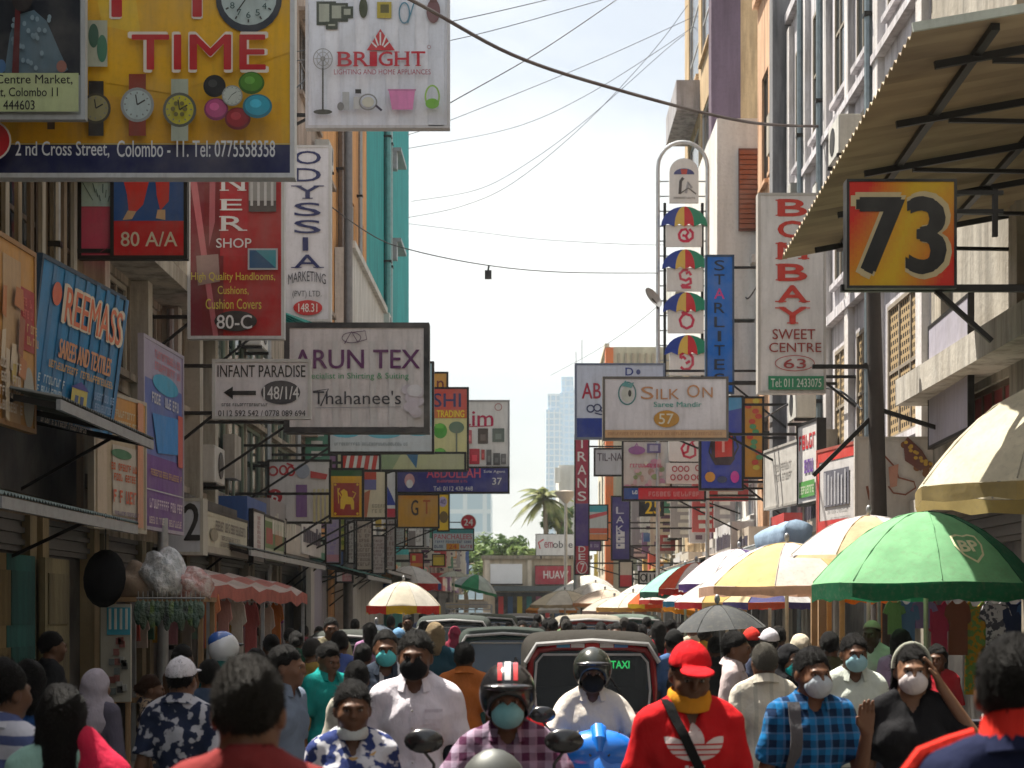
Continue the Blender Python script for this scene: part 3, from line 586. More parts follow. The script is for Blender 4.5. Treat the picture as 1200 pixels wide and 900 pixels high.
t = tower('white slim block behind the maroon vertical sign', x(655, 135), x(690, 135), 135, 145, ZY(545, 135), mat('wall', (.62, .60, .56), None, .3))
MB().box(x(650, 135), x(656, 135), 134.2, 134.9, ZY(566, 135), ZY(549, 135), mat('wall', (.7, .68, .64), None, .3)).build('water_tank', t)
# ------------------------------------------------------------------ trees behind the far shop
LEAF = mat('leaf', (.06, .12, .03), (.20, .26, .08)); LEAF2 = mat('leaf', (.05, .10, .03), (.14, .20, .06)); BARK = mat('wall', (.22, .17, .12))
def leafy(label, px, pytop, Y, wpx, hpx, n, m, seed, group='trees behind the far end of the street', name='tree'):
    rr = random.Random(seed); s = Y/F; c = W(px, pytop, Y); H = c.z; w = wpx*s/2; h = hpx*s
    t = thing(name, label, 'tree', (c.x, Y, 0), group)
    k = MB(); k.smooth = True; k.tube([(c.x, Y, 0), (c.x+.1, Y, H*.4), (c.x-.1, Y, H-h*.4)], [.22, .17, .08], BARK, 8)
    for q in range(6):
        a = q*1.05; k.tube([(c.x, Y, H-h*.8+q*.12*h*.5), (c.x+math.cos(a)*w*.45, Y+math.sin(a)*w*.45, H-h*.55+q*.03*h), (c.x+math.cos(a)*w*.8, Y+math.sin(a)*w*.8, H-h*.4)], [.07, .05, .02], BARK, 5)
    k.build('trunk', t)
    cl = [(Vector((c.x+rr.uniform(-.8, .8)*w, Y+rr.uniform(-.8, .8)*w, H-h*rr.uniform(.12, .95))), rr.uniform(.25, .5)*w) for _ in range(16)]
    b = MB()
    for i in range(n):
        p, q = rr.choice(cl); d = Vector((rr.gauss(0, 1), rr.gauss(0, 1), rr.gauss(0, .8))).normalized()*q*rr.uniform(.55, 1.05); p = p+d
        u = Vector((rr.gauss(0, 1), rr.gauss(0, 1), rr.gauss(0, .5))).normalized(); v = u.cross(Vector((rr.gauss(0, 1), rr.gauss(0, 1), rr.gauss(0, 1)))).normalized(); l = rr.uniform(.16, .34); ww = l*.4
        b.add((p-u*l, p-v*ww, p+u*l, p+v*ww), ((0, 1, 2, 3),), m)
    b.build('crown', t); return t
for i, (lb, px, py, Y, w, h) in enumerate((('light green tree left of the far cream shop behind the red 24 disc', 545, 645, 124, 60, 40), ('broad sunlit tree just above the roof of the far cream shop', 590, 632, 126, 62, 38), ('small tree between the far shop and the palm', 618, 640, 122, 46, 34), ('yellow green tree beside the palm and the white block', 655, 588, 130, 34, 60), ('bushy tree low behind the left row of shops', 520, 648, 121, 36, 40))):
    leafy(lb, px, py, Y, w, h, 2600, LEAF if i % 2 == 0 else LEAF2, 40+i)
def palm(label, px, py, Y, Rf, name='palm_tree'):
    rr = random.Random(5); c = W(px, py, Y); t = thing(name, label, 'tree', (c.x, Y, 0)); k = MB(); k.smooth = True
    pts = [(c.x+.5*math.sin(i*.25), Y, c.z*i/9) for i in range(10)]; k.tube(pts, [.28-.014*i for i in range(10)], BARK, 8); k.build('trunk', t)
    top = Vector(pts[-1]); b = MB(); pm = mat('leaf', (.07, .10, .025), (.26, .26, .09))
    for q in range(30):
        a = q*2.4; el = rr.uniform(-.5, 1.35); L = Rf*rr.uniform(.8, 1.1); pp = []
        for i in range(9):
            f = i/8; pp.append(top+Vector((math.cos(a)*L*f*math.cos(el*(1-f*.5)), math.sin(a)*L*f*math.cos(el*(1-f*.5)), L*(math.sin(el)*f-.75*f*f))))
        b.tube(pp, [.05-.005*i for i in range(9)], pm, 4)
        for i in range(1, 9):
            for j in range(5):
                f = j/5; p = pp[i-1].lerp(pp[i], f); d = (pp[i]-pp[i-1]).normalized(); s = d.cross(Vector((0, 0, 1))).normalized(); l = L*.24*math.sin(math.pi*min(1, (i-1+f)/8*.9+.1))
                for sg in (-1, 1):
                    e = p+s*sg*l*.75+d*l*.5-Vector((0, 0, l*.45)); w2 = d*.055; b.add((p-w2, p+w2, e), ((0, 1, 2),), pm)
    b.build('crown', t)
palm('tall coconut palm rising over the far shop beside the glass towers', 632, 585, 128, 2.6)

hz = bpy.data.materials.new('haze_air'); hz.use_nodes = True; g_ = hz.node_tree; g_.nodes.clear(); ho = g_.nodes.new('ShaderNodeOutputMaterial'); hv = g_.nodes.new('ShaderNodeVolumePrincipled'); hv.inputs['Density'].default_value = HAZE; hv.inputs['Color'].default_value = (.86, .92, .95, 1); g_.links.new(hv.outputs[0], ho.inputs['Volume'])
if HAZE: tag(MB().box(-1260, 1260, -90, 1260, -1.02, 190, hz).build('haze'), kind='stuff')
# ------------------------------------------------------------------ shop signs, left side
WHT = (.66, .66, .66); RED = (.50, .015, .02); NAVY = (.012, .018, .09); BLK = (.012, .012, .012); YEL = (.72, .42, .01)
def clock(f, cx, cy, r, face, rim, num=None):
    f.ell(cx, cy, r, r, rim); f.ell(cx, cy, r*.88, r*.88, face)
    for k in range(12):
        a = R(30*k); f.line([(cx+math.sin(a)*r*.72, cy-math.cos(a)*r*.72), (cx+math.sin(a)*r*.82, cy-math.cos(a)*r*.82)], r*.05, BLK)
        if num: n = str(k or 12); f.text(n, cx+math.sin(a)*r*.58-r*.07*len(n), cy-math.cos(a)*r*.58-r*.1, cx+math.sin(a)*r*.58+r*.07*len(n), cy-math.cos(a)*r*.58+r*.1, num)
    f.line([(cx, cy), (cx+r*.45, cy-r*.3)], r*.06, BLK); f.line([(cx, cy), (cx-r*.35, cy+r*.5)], r*.04, BLK)
def watch(f, cx, cy, r, face, strap, rim):
    f.rect(cx-r*.55, cy-r*2, cx+r*.55, cy-r*.6, strap); f.rect(cx-r*.55, cy+r*.6, cx+r*.55, cy+r*2, strap); f.ell(cx, cy, r*1.08, r*1.12, rim); f.ell(cx, cy, r*.9, r*.94, face)
    f.line([(cx, cy), (cx+r*.5, cy-r*.3)], r*.1, BLK); f.line([(cx, cy), (cx-r*.1, cy-r*.65)], r*.08, BLK)
    for k in range(12): a = R(30*k); f.line([(cx+math.sin(a)*r*.7, cy-math.cos(a)*r*.7), (cx+math.sin(a)*r*.82, cy-math.cos(a)*r*.82)], r*.08, (.2, .2, .2))
def d(f):
    f.poly([(-90, -70), (343, -70), (343, 60), (200, 110), (-90, 60)], (.78, .43, .008)); f.poly([(100, -70), (150, -70), (165, 40), (120, 30)], (.80, .52, .03)); f.poly([(20, 110), (330, 120), (330, 168), (20, 168)], (.70, .36, .006))
    f.rect(-90, 170, 341, 203, NAVY); f.line([(-90, 169), (341, 169)], 1.2, (.6, .5, .2))
    for a, b, c in (('P', 132, 178), ('T', 205, 258)):
        f.text(a, b-2, -42, c+2, 22, (.75, .7, .6), .045); f.text(a, b, -40, c, 20, RED, .03)
    f.ell(292, -2, 39, 41, (.02, .03, .05)); clock(f, 292, -2, 37, (.5, .62, .62), (.02, .03, .05), (.02, .08, .08))
    f.text('TIME', 153, 41, 315, 87, (.78, .7, .6), .05); f.text('TIME', 157, 44, 312, 84, RED, .035)
    f.rect(100, 27, 128, 81, (.45, .47, .36)); f.ell(112, 45, 6, 14, (.03, .12, .08)); f.ell(122, 60, 6, 16, (.05, .2, .12))
    watch(f, 115, 130, 16, (.3, .27, .12), (.03, .025, .02), (.06, .05, .03)); watch(f, 164, 127, 18, (.45, .55, .55), (.25, .03, .01), (.30, .33, .33)); watch(f, 214, 134, 18, (.55, .5, .03), (.4, .45, .36), (.10, .11, .09))
    for k in range(6): f.ell(214+7*math.cos(k*1.05), 134+7*math.sin(k*1.05), 2.6, 2.6, (.15, .13, .02))
    watch(f, 66, 142, 8, (.3, .2, .1), (.1, .06, .03), (.2, .12, .06))
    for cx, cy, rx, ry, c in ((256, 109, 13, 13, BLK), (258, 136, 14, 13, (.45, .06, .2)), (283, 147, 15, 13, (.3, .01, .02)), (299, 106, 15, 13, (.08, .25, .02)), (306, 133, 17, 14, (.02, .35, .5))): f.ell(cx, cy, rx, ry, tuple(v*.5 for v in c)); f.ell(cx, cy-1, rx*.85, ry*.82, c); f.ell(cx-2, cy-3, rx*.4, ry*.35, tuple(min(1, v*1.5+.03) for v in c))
    clock(f, 277, 121, 12, (.5, .55, .5), (.3, .32, .3))
    f.ell(-2, 174, 25, 24, (.7, .65, .6)); f.ell(-2, 174, 23, 22, RED); f.text('4', -6, 164, 8, 186, (.75, .72, .7), .03)
    f.text('2 nd Cross Street,', 28, 175, 136, 194, (.7, .72, .75), .012); f.text('Colombo - 11. Tel: 0775558358', 145, 174, 327, 193, (.7, .72, .75), .012)
sign('huge yellow watch shop sign with red capitals, clock faces and a navy address strip', (-90, -70, 342, 205), 15.0, (.72, .40, .008), d, 'L', frame=mat('paint', (.6, .62, .65)), th=.14)
def d(f):
    f.rect(-60, -60, 94, 88, (.008, .012, .02)); f.poly([(5, 88), (12, 40), (20, 18), (40, 12), (55, 25), (70, 60), (80, 82), (70, 88)], (.10, .17, .22))
    for k in range(26): f.ell(random.uniform(14, 60), random.uniform(18, 84), 2.2, 3, (.22, .32, .38))
    f.poly([(16, 88), (20, 10), (26, 10), (24, 88)], (.10, .01, .012)); f.ell(74, 80, 6, 7, (.3, .12, .09)); f.ell(28, 2, 12, 14, (.02, .015, .015)); f.ell(4, 80, 5, 8, (.05, .14, .3))
    f.rect(-60, 88, 94, 133, (.50, .58, .30))
    f.text('Trade Centre Market,', -42, 90, 87, 102, BLK, .01); f.text('Street, Colombo 11', -22, 105, 70, 117, BLK, .01); f.text('0112 444603', -22, 120, 43, 131, BLK, .01)
sign('narrow poster board with a dark portrait and pale green address panel over the yellow sign', (-60, -60, 97, 137), 14.55, (.42, .45, .46), d, None, frame=mat('paint', (.45, .48, .5)), th=.06)
def d(f):
    for k in range(5): f.poly([(360+k*36, -40), (378+k*36, -40), (384+k*34, 148), (366+k*34, 148)], (.60, .63, .70))
    for (x0, y0, x1, y1) in ((371, 2, 394, 30), (386, 4, 408, 26), (400, 8, 414, 22), (382, 26, 396, 35)): f.rect(x0, y0, x1, y1, (.05, .06, .045)); f.rect(x0+3, y0+3, x1-3, y1-4, (.32, .34, .28))
    f.ell(426, 10, 5, 12, (.05, .06, .03)); f.rect(442, 3, 459, 22, (.4, .32, .03)); f.rect(446, 6, 456, 16, (.1, .09, .02)); f.ring(474, 16, 6, 12, 1.6, (.05, .2, .3)); f.line([(478, 28), (486, 2)], 1.5, (.05, .2, .3)); f.ell(508, 14, 8, 14, (.14, .05, .06)); f.rect(504, -6, 512, 4, (.1, .03, .03))
    f.poly([(430, 60), (446, 35), (463, 60)], (.48, .02, .03))
    for k in range(5): a = R(-58+29*k); f.line([(446+math.sin(a)*5, 59-math.cos(a)*5), (446+math.sin(a)*15, 58-math.cos(a)*19)], 1.8, WHT)
    f.word('BRIGHT', 395, 62, 500, 79, (.42, .015, .03)); f.text('LIGHTING AND HOME APPLIANCES', 392, 83, 505, 89, (.30, .02, .05)); f.ring(503, 57, 2, 2, .6, (.3, .1, .1))
    f.ring(379, 71, 11, 12, 1, (.25, .25, .25)); f.ring(379, 71, 7, 8, .8, (.3, .3, .3)); f.ell(379, 71, 3, 3, (.15, .15, .14)); f.line([(379, 74), (379, 132)], 2, (.06, .06, .06)); f.ell(379, 133, 11, 3, (.07, .07, .06))
    for q in range(8): a = R(45*q); f.line([(379, 71), (379+10*math.cos(a), 71+11*math.sin(a))], .9, (.35, .35, .35))
    f.rect(402, 110, 410, 131, (.4, .42, .43)); f.rect(415, 116, 423, 130, (.45, .46, .46)); f.ell(400, 127, 4, 5, (.2, .2, .2)); f.rect(417, 107, 424, 112, BLK); f.ring(432, 122, 10, 9, 1.6, (.2, .2, .2)); f.ell(432, 122, 7, 6, (.5, .5, .42)); f.line([(441, 126), (448, 132)], 2.6, (.04, .03, .06))
    f.poly([(456, 108), (487, 108), (484, 131), (460, 131)], (.62, .20, .42)); f.line([(455, 108), (488, 108)], 2, (.45, .16, .32)); f.ring(507, 116, 8, 13, 2, (.25, .45, .08)); f.ell(507, 124, 8, 6, (.15, .4, .03))
sign('white home appliance sign with a red pyramid emblem, high over the street', (360, -40, 525, 148), 24, (.66, .68, .74), d, 'L', frame=mat('paint', (.5, .5, .52)), th=.16)
def d(f):
    for i, q in enumerate('ODYSSIA'):
        y = 177+i*20.3; f.text(q, 345 if q != 'I' else 355, y, 376 if q != 'I' else 361, y+15.5, NAVY, .025, q in 'DYIA')
    f.text('MARKETING', 338, 322, 382, 334, (.04, .04, .05), .0, arch=4); f.text('(PVT) LTD.', 343, 341, 377, 350, (.06, .06, .06)); f.ell(361, 361, 17, 9, (.5, .02, .02)); f.text('148.31', 350, 356, 372, 366, (.7, .66, .6), .01)
sign('tall narrow white sign with navy letters stacked downward and a small red oval', (333, 172, 386, 375), 27, (.60, .58, .60), d, 'L', frame=mat('paint', (.5, .48, .46)), th=.18)
def d(f):
    f.rect(133, 208, 217, 259, (.008, .075, .28)); f.rect(133, 259, 217, 300, (.50, .008, .012))
    f.poly([(144, 208), (176, 208), (168, 240), (160, 248), (151, 247), (149, 228)], (.60, .03, .02)); f.poly([(182, 208), (199, 208), (198, 236), (188, 247), (184, 230)], (.60, .03, .02)); f.poly([(150, 247), (160, 248), (155, 257), (144, 258)], (.6, .4, .22)); f.poly([(185, 246), (194, 246), (194, 258), (183, 256)], (.6, .4, .22))
    f.text('80 A/A', 142, 272, 208, 289, (.62, .56, .42), .02)
sign('blue and red sign with a pair of red trousers over the number 80 A/A', (132, 202, 217, 301), 18.7, RED, d, 'L', th=.1)
def d(f):
    f.rect(94, 208, 131, 242, (.42, .58, .58)); f.rect(94, 244, 131, 300, (.55, .06, .13))
    for k in range(9): f.line([(97+k*4, 214+(k*7) % 20), (103+k*3, 225+(k*5) % 14)], 1, (.08, .15, .16))
    f.line([(118, 296), (131, 288)], .8, (.3, .03, .08))
sign('plain pink and mint board left of the blue trousers sign', (94, 202, 131, 301), 18.75, (.5, .06, .12), d, None, th=.1)
def d(f):
    f.poly([(222, 205), (240, 205), (236, 395), (224, 395)], (.16, .01, .02)); f.poly([(222, 206), (230, 206), (256, 395), (250, 395)], (.45, .12, .14)); f.poly([(247, 90), (254, 90), (252, 260), (245, 290)], (.38, .10, .12))
    f.rect(262, 205, 331, 395, (.36, .01, .012)); f.rect(258, 90, 290, 300, (.40, .012, .02)); f.poly([(230, 300), (256, 298), (258, 330), (232, 335)], (.3, .2, .18))
    for i, q in enumerate('CORNER'): f.text(q, 261, 92+i*34+14-25, 287, 92+i*34+14, WHT, .03, True) if i < 3 else f.text(q, 260, [207, 234, 254][i-3]-0, 287 if q != 'E' else 284, [224, 247, 271][i-3], WHT, .03, True)
    f.text('SHOP', 254, 280, 295, 291, WHT, .02); f.rect(292, 200, 324, 248, (.28, .28, .27)); f.rect(292, 236, 324, 249, (.06, .05, .05))
    for k in range(4): f.rect(294+k*8, 200, 297+k*8, 242, (.5, .5, .5))
    f.rect(291, 292, 326, 317, (.4, .42, .45)); f.rect(293, 294, 324, 315, (.02, .08, .18)); f.poly([(300, 294), (324, 294), (324, 315)], (.04, .24, .30))
    f.text('High Quality Handlooms,', 225, 320, 323, 332, (.6, .5, .06)); f.text('Cushions,', 256, 336, 292, 347, (.6, .5, .06)); f.text('Cushion Covers', 242, 351, 307, 363, (.6, .5, .06))
    f.ell(277, 377, 25, 12, BLK); f.text('80-C', 255, 370, 296, 386, WHT, .02)
sign('dark red curtain shop sign with white stacked capitals and a black 80-C oval', (222, 90, 331, 395), 22, (.16, .008, .012), d, 'L', frame=mat('paint', (.5, .5, .5)), th=.12)
def d(f):
    for k in range(8): f.poly([(62+k*12, 300), (66+k*12, 300), (64+k*12, 487), (60+k*12, 487)], (.02, .16, .36))
    f.ell(67, 335, 5, 14, (.62, .12, .06))
    f.text('REEMASS', 75, 318, 146, 366, (.62, .55, .45), .05); f.text('REEMASS', 77, 321, 144, 364, (.62, .16, .08), .01)
    f.text('SAREES AND TEXTILES', 75, 385, 136, 408, (.62, .30, .16), .03); f.smear(66, 412, 142, 425, (.62, .36, .12), 1)
    f.smear(56, 432, 84, 460, (.45, .55, .62), 2); f.smear(54, 464, 82, 474, (.6, .28, .1), 1); f.rect(92, 436, 110, 464, (.6, .5, .12)); f.rect(96, 446, 100, 462, (.05, .1, .25)); f.rect(102, 446, 106, 462, (.05, .1, .25)); f.poly([(90, 438), (112, 438), (101, 428)], (.05, .05, .3))
    f.smear(118, 432, 142, 460, (.2, .35, .6), 2); f.ell(125, 470, 10, 5, (.62, .4, .05)); f.smear(60, 470, 118, 492, (.6, .55, .5), 2)
sign('weathered blue textile banner with orange letters leaning out above the left shops', (50, 300, 146, 486), 15.2, (.02, .20, .44), d, None, Yb=17.3, frame=mat('metal', (.05, .08, .12)), th=.05, lean=.12)
def d(f):
    f.rect(110, 455, 170, 500, (.50, .24, .06)); f.rect(113, 500, 124, 612, (.5, .4, .3)); f.rect(130, 515, 160, 600, (.45, .40, .34)); f.smear(114, 470, 165, 495, (.55, .45, .3), 2); f.ell(140, 525, 12, 6, (.05, .16, .08))
    f.smear(128, 535, 158, 560, (.55, .10, .02), 2); f.smear(130, 566, 158, 588, (.55, .09, .03), 1); f.rect(158, 456, 165, 612, (.55, .25, .15)); f.smear(130, 594, 160, 608, (.15, .1, .2), 2)
sign('worn orange and cream banner hanging between the blue and purple banners', (110, 455, 170, 616), 17.4, (.40, .32, .22), d, None, Yb=18.8, frame=mat('paint', (.4, .35, .28)), th=.05)
def d(f):
    f.rect(168, 393, 212, 440, (.34, .30, .42)); f.rect(168, 440, 212, 530, (.10, .14, .38)); f.rect(168, 530, 212, 617, (.14, .05, .24)); f.smear(180, 400, 210, 428, (.55, .2, .25), 2, 4); f.ell(192, 440, 15, 12, (.05, .32, .5)); f.smear(176, 452, 208, 470, (.55, .55, .6), 1)
    f.poly([(176, 480), (206, 475), (206, 520), (182, 526)], (.03, .22, .55)); f.rect(206, 470, 212, 535, (.5, .1, .08)); f.smear(174, 545, 210, 556, (.5, .3, .15), 1); f.line([(168, 572), (212, 572)], 1.5, (.5, .5, .5)); f.smear(172, 580, 210, 596, (.6, .5, .6), 1); f.smear(170, 602, 210, 614, (.55, .45, .45), 1)
sign('tall purple and blue banner with faded pictures hung along the left wall', (168, 393, 214, 617), 18.9, (.20, .14, .30), d, None, Yb=20.6, frame=mat('paint', (.35, .32, .4)), th=.05)
def d(f):
    f.rect(0, 270, 22, 480, (.45, .28, .14)); f.rect(22, 300, 40, 380, (.36, .03, .03)); f.ell(32, 440, 7, 40, (.35, .33, .28)); f.smear(24, 310, 38, 340, (.55, .1, .08), 2)
    for k in range(16):
        xa = random.uniform(-38, 18); ya = random.uniform(255, 440); w_ = random.uniform(3, 10); h_ = random.uniform(20, 70); f.poly([(xa, ya), (xa+w_, ya+random.uniform(-6, 6)), (xa+w_*random.uniform(.3, 1.2), ya+h_), (xa-w_*.3, ya+h_*.9)], random.choice(((.55, .30, .08), (.45, .16, .05), (.58, .46, .32), (.50, .36, .10), (.3, .10, .05))))
    f.smear(-30, 400, 18, 470, (.55, .45, .35), 4); f.smear(24, 345, 38, 376, (.5, .3, .1), 2)
sign('shiny orange and red plastic banner at the left edge of the street', (-40, 250, 40, 480), 12.6, (.50, .24, .05), d, None, Yb=14.1, frame=mat('paint', (.3, .15, .05)), th=.05)
def d(f):
    f.text('INFANT PARADISE', 255, 428, 358, 442, BLK, .01); f.poly([(262, 460), (273, 453), (273, 458), (300, 458), (300, 463), (273, 463), (273, 468)], BLK); f.ell(329, 460, 23, 14, (.05, .05, .06)); f.text('148/1/4', 309, 453, 350, 468, WHT, .02)
    f.smear(260, 472, 315, 477, (.1, .1, .1), 1); f.text('0112 592 542 / 0778 089 694', 256, 481, 358, 488, BLK, .01)
sign('small white sign with a black arrow and a dark oval numbered 148/1/4', (251, 423, 362, 489), 21.5, (.62, .60, .62), d, 'L', frame=mat('paint', (.5, .5, .48)), th=.08)
def d(f):
    for k in range(7): f.poly([(345+k*22, 400), (352+k*22, 400), (354+k*22, 500), (346+k*22, 500)], (.54, .53, .52))
    f.text('ARUN TEX', 345, 410, 492, 432, (.10, .02, .10), .03); f.text('Specialist in Shirting & Suiting', 355, 437, 479, 446, (.05, .28, .12)); f.text('Thahanee\'s', 367, 458, 470, 474, (.03, .03, .04), -.004); f.line([(367, 459), (385, 456), (376, 476)], 1.6, (.03, .03, .04)); f.line([(370, 478), (470, 477)], .8, (.3, .3, .32))
    f.ring(412, 396, 11, 6, .9, (.1, .05, .1)); f.line([(404, 403), (412, 389), (420, 402)], 1.2, (.1, .05, .1)); f.line([(412, 390), (428, 388), (430, 398), (416, 402)], 1, (.1, .05, .1))
    for k in range(7): f.ell(484+6*math.cos(k), 470+14*math.sin(k*1.7), 7, 6, (.54, .50, .55))
    f.ell(486, 458, 9, 7, (.62, .62, .64))
sign('big rain streaked white cloth shop sign with dark purple capitals and a thick black case', (337, 382, 499, 503), 25, mat('paint', (.60, .57, .56), None, 1.5), d, 'L', frame=mat('paint', (.02, .02, .022)), th=.3, rim=.05)
def d(f):
    f.rect(386, 425, 507, 500, (.35, .55, .62)); f.rect(386, 500, 507, 530, (.50, .56, .58)); f.ell(405, 508, 16, 5, (.12, .42, .52)); f.ell(450, 508, 20, 6, (.12, .42, .52)); f.ell(490, 506, 14, 5, (.12, .42, .52)); f.smear(392, 518, 480, 523, (.25, .3, .32), 1)
sign('pale blue and white sign showing below the big white cloth shop sign', (386, 425, 507, 530), 29.5, (.45, .56, .6), d, 'L', th=.14)
def d(f):
    f.rect(395, 532, 545, 550, (.36, .36, .20)); f.poly([(440, 532), (470, 532), (460, 550), (430, 550)], (.2, .26, .14)); f.poly([(476, 532), (490, 532), (488, 549)], (.02, .1, .2)); f.ell(420, 540, 15, 7, (.5, .5, .33))
sign('long olive strip sign under the pale blue sign', (395, 531, 545, 551), 32, (.4, .4, .24), d, 'L', th=.12)
def d(f):
    f.rect(505, 455, 547, 490, (.50, .05, .03)); f.rect(507, 480, 547, 490, (.5, .12, .02)); f.text('SHI', 508, 461, 540, 477, (.02, .02, .10), .03); f.text('TRADING', 512, 481, 544, 489, (.7, .55, .02), .02); f.rect(505, 491, 547, 549, (.52, .48, .22))
    for cy in (505, 534): f.ell(516, cy, 8, 9, (.06, .28, .03)); f.rect(510, cy-8, 520, cy-3, (.12, .4, .05))
    f.ell(535, 501, 9, 7, (.10, .16, .10)); f.line([(535, 505), (535, 540)], 2, (.12, .14, .10)); f.ell(535, 540, 8, 5, (.08, .12, .06))
sign('red and olive trading sign with a fan and green gadgets', (480, 455, 548, 550), 34, (.5, .46, .2), d, 'L', th=.12)
def d(f): f.text('n', 512, 446, 520, 458, (.15, .02, .02), .02); f.rect(509, 438, 524, 442, (.6, .3, .05))
sign('small orange board on top of the red trading sign', (505, 437, 524, 463), 35.2, (.62, .30, .04), d, 'L', arms=1, th=.08)
def d(f):
    f.text('Naim', 520, 481, 578, 499, (.40, .01, .06), .03); f.line([(548, 500), (577, 499)], 1, (.4, .01, .06)); f.ring(584, 477, 4, 4, .8, (.4, .1, .1))
    for cx, cy, rx, ry, c in ((566, 511, 6, 9, (.08, .06, .05)), (584, 510, 7, 8, (.1, .13, .11)), (556, 535, 6, 9, (.42, .02, .04)), (573, 536, 3, 9, (.1, .1, .1)), (582, 538, 4, 7, (.08, .08, .08)), (590, 538, 3, 6, (.12, .12, .12)), (550, 512, 3, 8, (.5, .12, .14)), (566, 533, 2, 6, (.4, .05, .05))): f.rect(cx-rx, cy-ry, cx+rx, cy+ry, c); f.rect(cx-rx*.5, cy-ry*.2, cx+rx*.5, cy+ry*.6, tuple(v*1.7+.03 for v in c))
sign('white kitchenware sign with maroon script above the blue distributor strip', (530, 470, 596, 548), 37.6, (.64, .63, .60), d, None, th=.14, frame=mat('paint', (.3, .3, .3)))
def d(f):
    f.poly([(465, 548), (540, 548), (500, 577), (465, 577)], (.03, .03, .17)); f.ell(480, 563, 6, 8, (.55, .3, .3)); f.ell(480, 567, 4, 5, (.6, .6, .6)); f.text('ABDULLAH', 500, 549, 563, 560, (.55, .08, .14), .03); f.smear(512, 562, 550, 566, (.5, .1, .15), 1); f.text('Tel: 0112 430 468', 508, 570, 554, 575, WHT); f.text('Sole Agent', 567, 551, 592, 555, WHT); f.text('37', 577, 560, 588, 568, WHT, .02)
sign('long deep blue distributor strip sign numbered 37', (465, 548, 596, 577), 37.5, (.02, .025, .20), d, 'L', th=.14)
def d(f):
    f.text('රස්', 320, 550, 340, 562, (.4, .02, .03)) if False else None
    f.ring(320, 552, 5, 5, 2.4, (.42, .02, .03)); f.ring(332, 551, 4, 5, 2.2, (.42, .02, .03)); f.ring(341, 552, 4, 5, 2.2, (.42, .02, .03)); f.line([(336, 543), (344, 546)], 2, (.42, .02, .03)); f.ell(322, 582, 9, 9, (.42, .02, .03)); f.text('6', 318, 576, 326, 588, WHT, .02)
    f.rect(347, 568, 360, 606, (.20, .10, .28)); f.ell(355, 552, 8, 9, (.3, .33, .4))
    for k in range(4): f.rect(367+k*5, 573, 370+k*5, 612, (.55, .5, .28))
    f.poly([(364, 552), (384, 556), (382, 562), (364, 560)], (.5, .05, .05))
sign('white sign with red rounded script and a red disc numbered 6', (315, 540, 387, 612), 30.5, (.58, .56, .56), d, 'L', th=.1)
def d(f):
    f.rect(388, 551, 424, 558, (.03, .10, .03)); f.rect(388, 558, 424, 563, (.66, .36, .01)); f.rect(391, 566, 421, 604, (.28, .02, .01)); y = (.72, .45, .02)
    f.poly([(399, 596), (399, 585), (401, 580), (399, 576), (403, 573), (407, 576), (408, 582), (413, 583), (415, 588), (415, 597), (412, 597), (411, 591), (405, 591), (403, 597)], y); f.line([(414, 584), (417, 578), (413, 576)], 1.2, y); f.line([(400, 582), (396, 576), (398, 572)], 1.2, y); f.line([(397, 590), (396, 572)], .9, y)
    for a, b in ((393, 568), (419, 568), (393, 602), (419, 602)): f.ell(a, b, 1.4, 1.4, y)
sign('yellow bordered maroon flag board with a yellow lion', (387, 550, 425, 607), 29, (.66, .36, .01), d, 'L', arms=1, th=.05, cat='flag board', name='flag_board')
def d(f):
    for k in range(5): f.poly([(402+k*9, 533), (407+k*9, 533), (404+k*9, 551), (399+k*9, 551)], (.45, .04, .03))
sign('short red and white slanting striped board', (401, 533, 445, 551), 31, (.62, .6, .56), d, 'L', arms=1, th=.06)
def d(f): f.rect(424, 545, 441, 574, (.4, .06, .04)); f.rect(424, 562, 441, 574, (.12, .12, .3)); f.poly([(426, 578), (434, 574), (430, 606), (426, 606)], (.40, .12, .06)); f.smear(436, 590, 452, 602, (.3, .28, .22), 2)
sign('cream poster board with brown and red patches right of the lion flag board', (426, 550, 452, 607), 33, (.56, .50, .38), d, 'L', arms=1, th=.06)
def d(f): f.poly([(453, 568), (453, 592), (464, 592), (458, 578)], (.02, .05, .32)); f.rect(453, 596, 464, 606, (.5, .03, .06))
sign('slim white board with a blue sail shape and red foot', (452, 552, 464, 607), 34.5, (.66, .66, .66), d, 'L', arms=1, th=.06)
def d(f): f.text('G', 482, 586, 490, 604, (.03, .02, .02), .03); f.text('T', 496, 586, 504, 602, (.35, .08, .01), .03); f.rect(466, 580, 512, 584, (.5, .22, .02))
sign('ochre board with separate dark letters under the blue strip sign', (466, 580, 514, 618), 44, (.48, .26, .03), d, 'L', th=.08)
def d(f): f.ell(519, 588, 5, 6, (.4, .35, .55)); f.text('40', 516, 585, 522, 591, NAVY); f.ell(520, 606, 5, 7, (.15, .1, .02))
sign('narrow yellow board with a lilac disc at the top', (513, 579, 526, 622), 46, (.70, .48, .02), d, 'L', arms=1, th=.08)
def d(f): f.smear(505, 622, 512, 640, (.1, .09, .08), 3); f.rect(498, 610, 503, 640, (.15, .14, .13))
sign('white bent paper board among the grey fascias left of the teal topped sign', (478, 604, 496, 640), 50, (.66, .65, .62), lambda f: (f.rect(479, 622, 487, 640, (.2, .18, .17)), f.smear(488, 608, 495, 636, (.35, .33, .3), 5)), 'L', arms=1, th=.06)
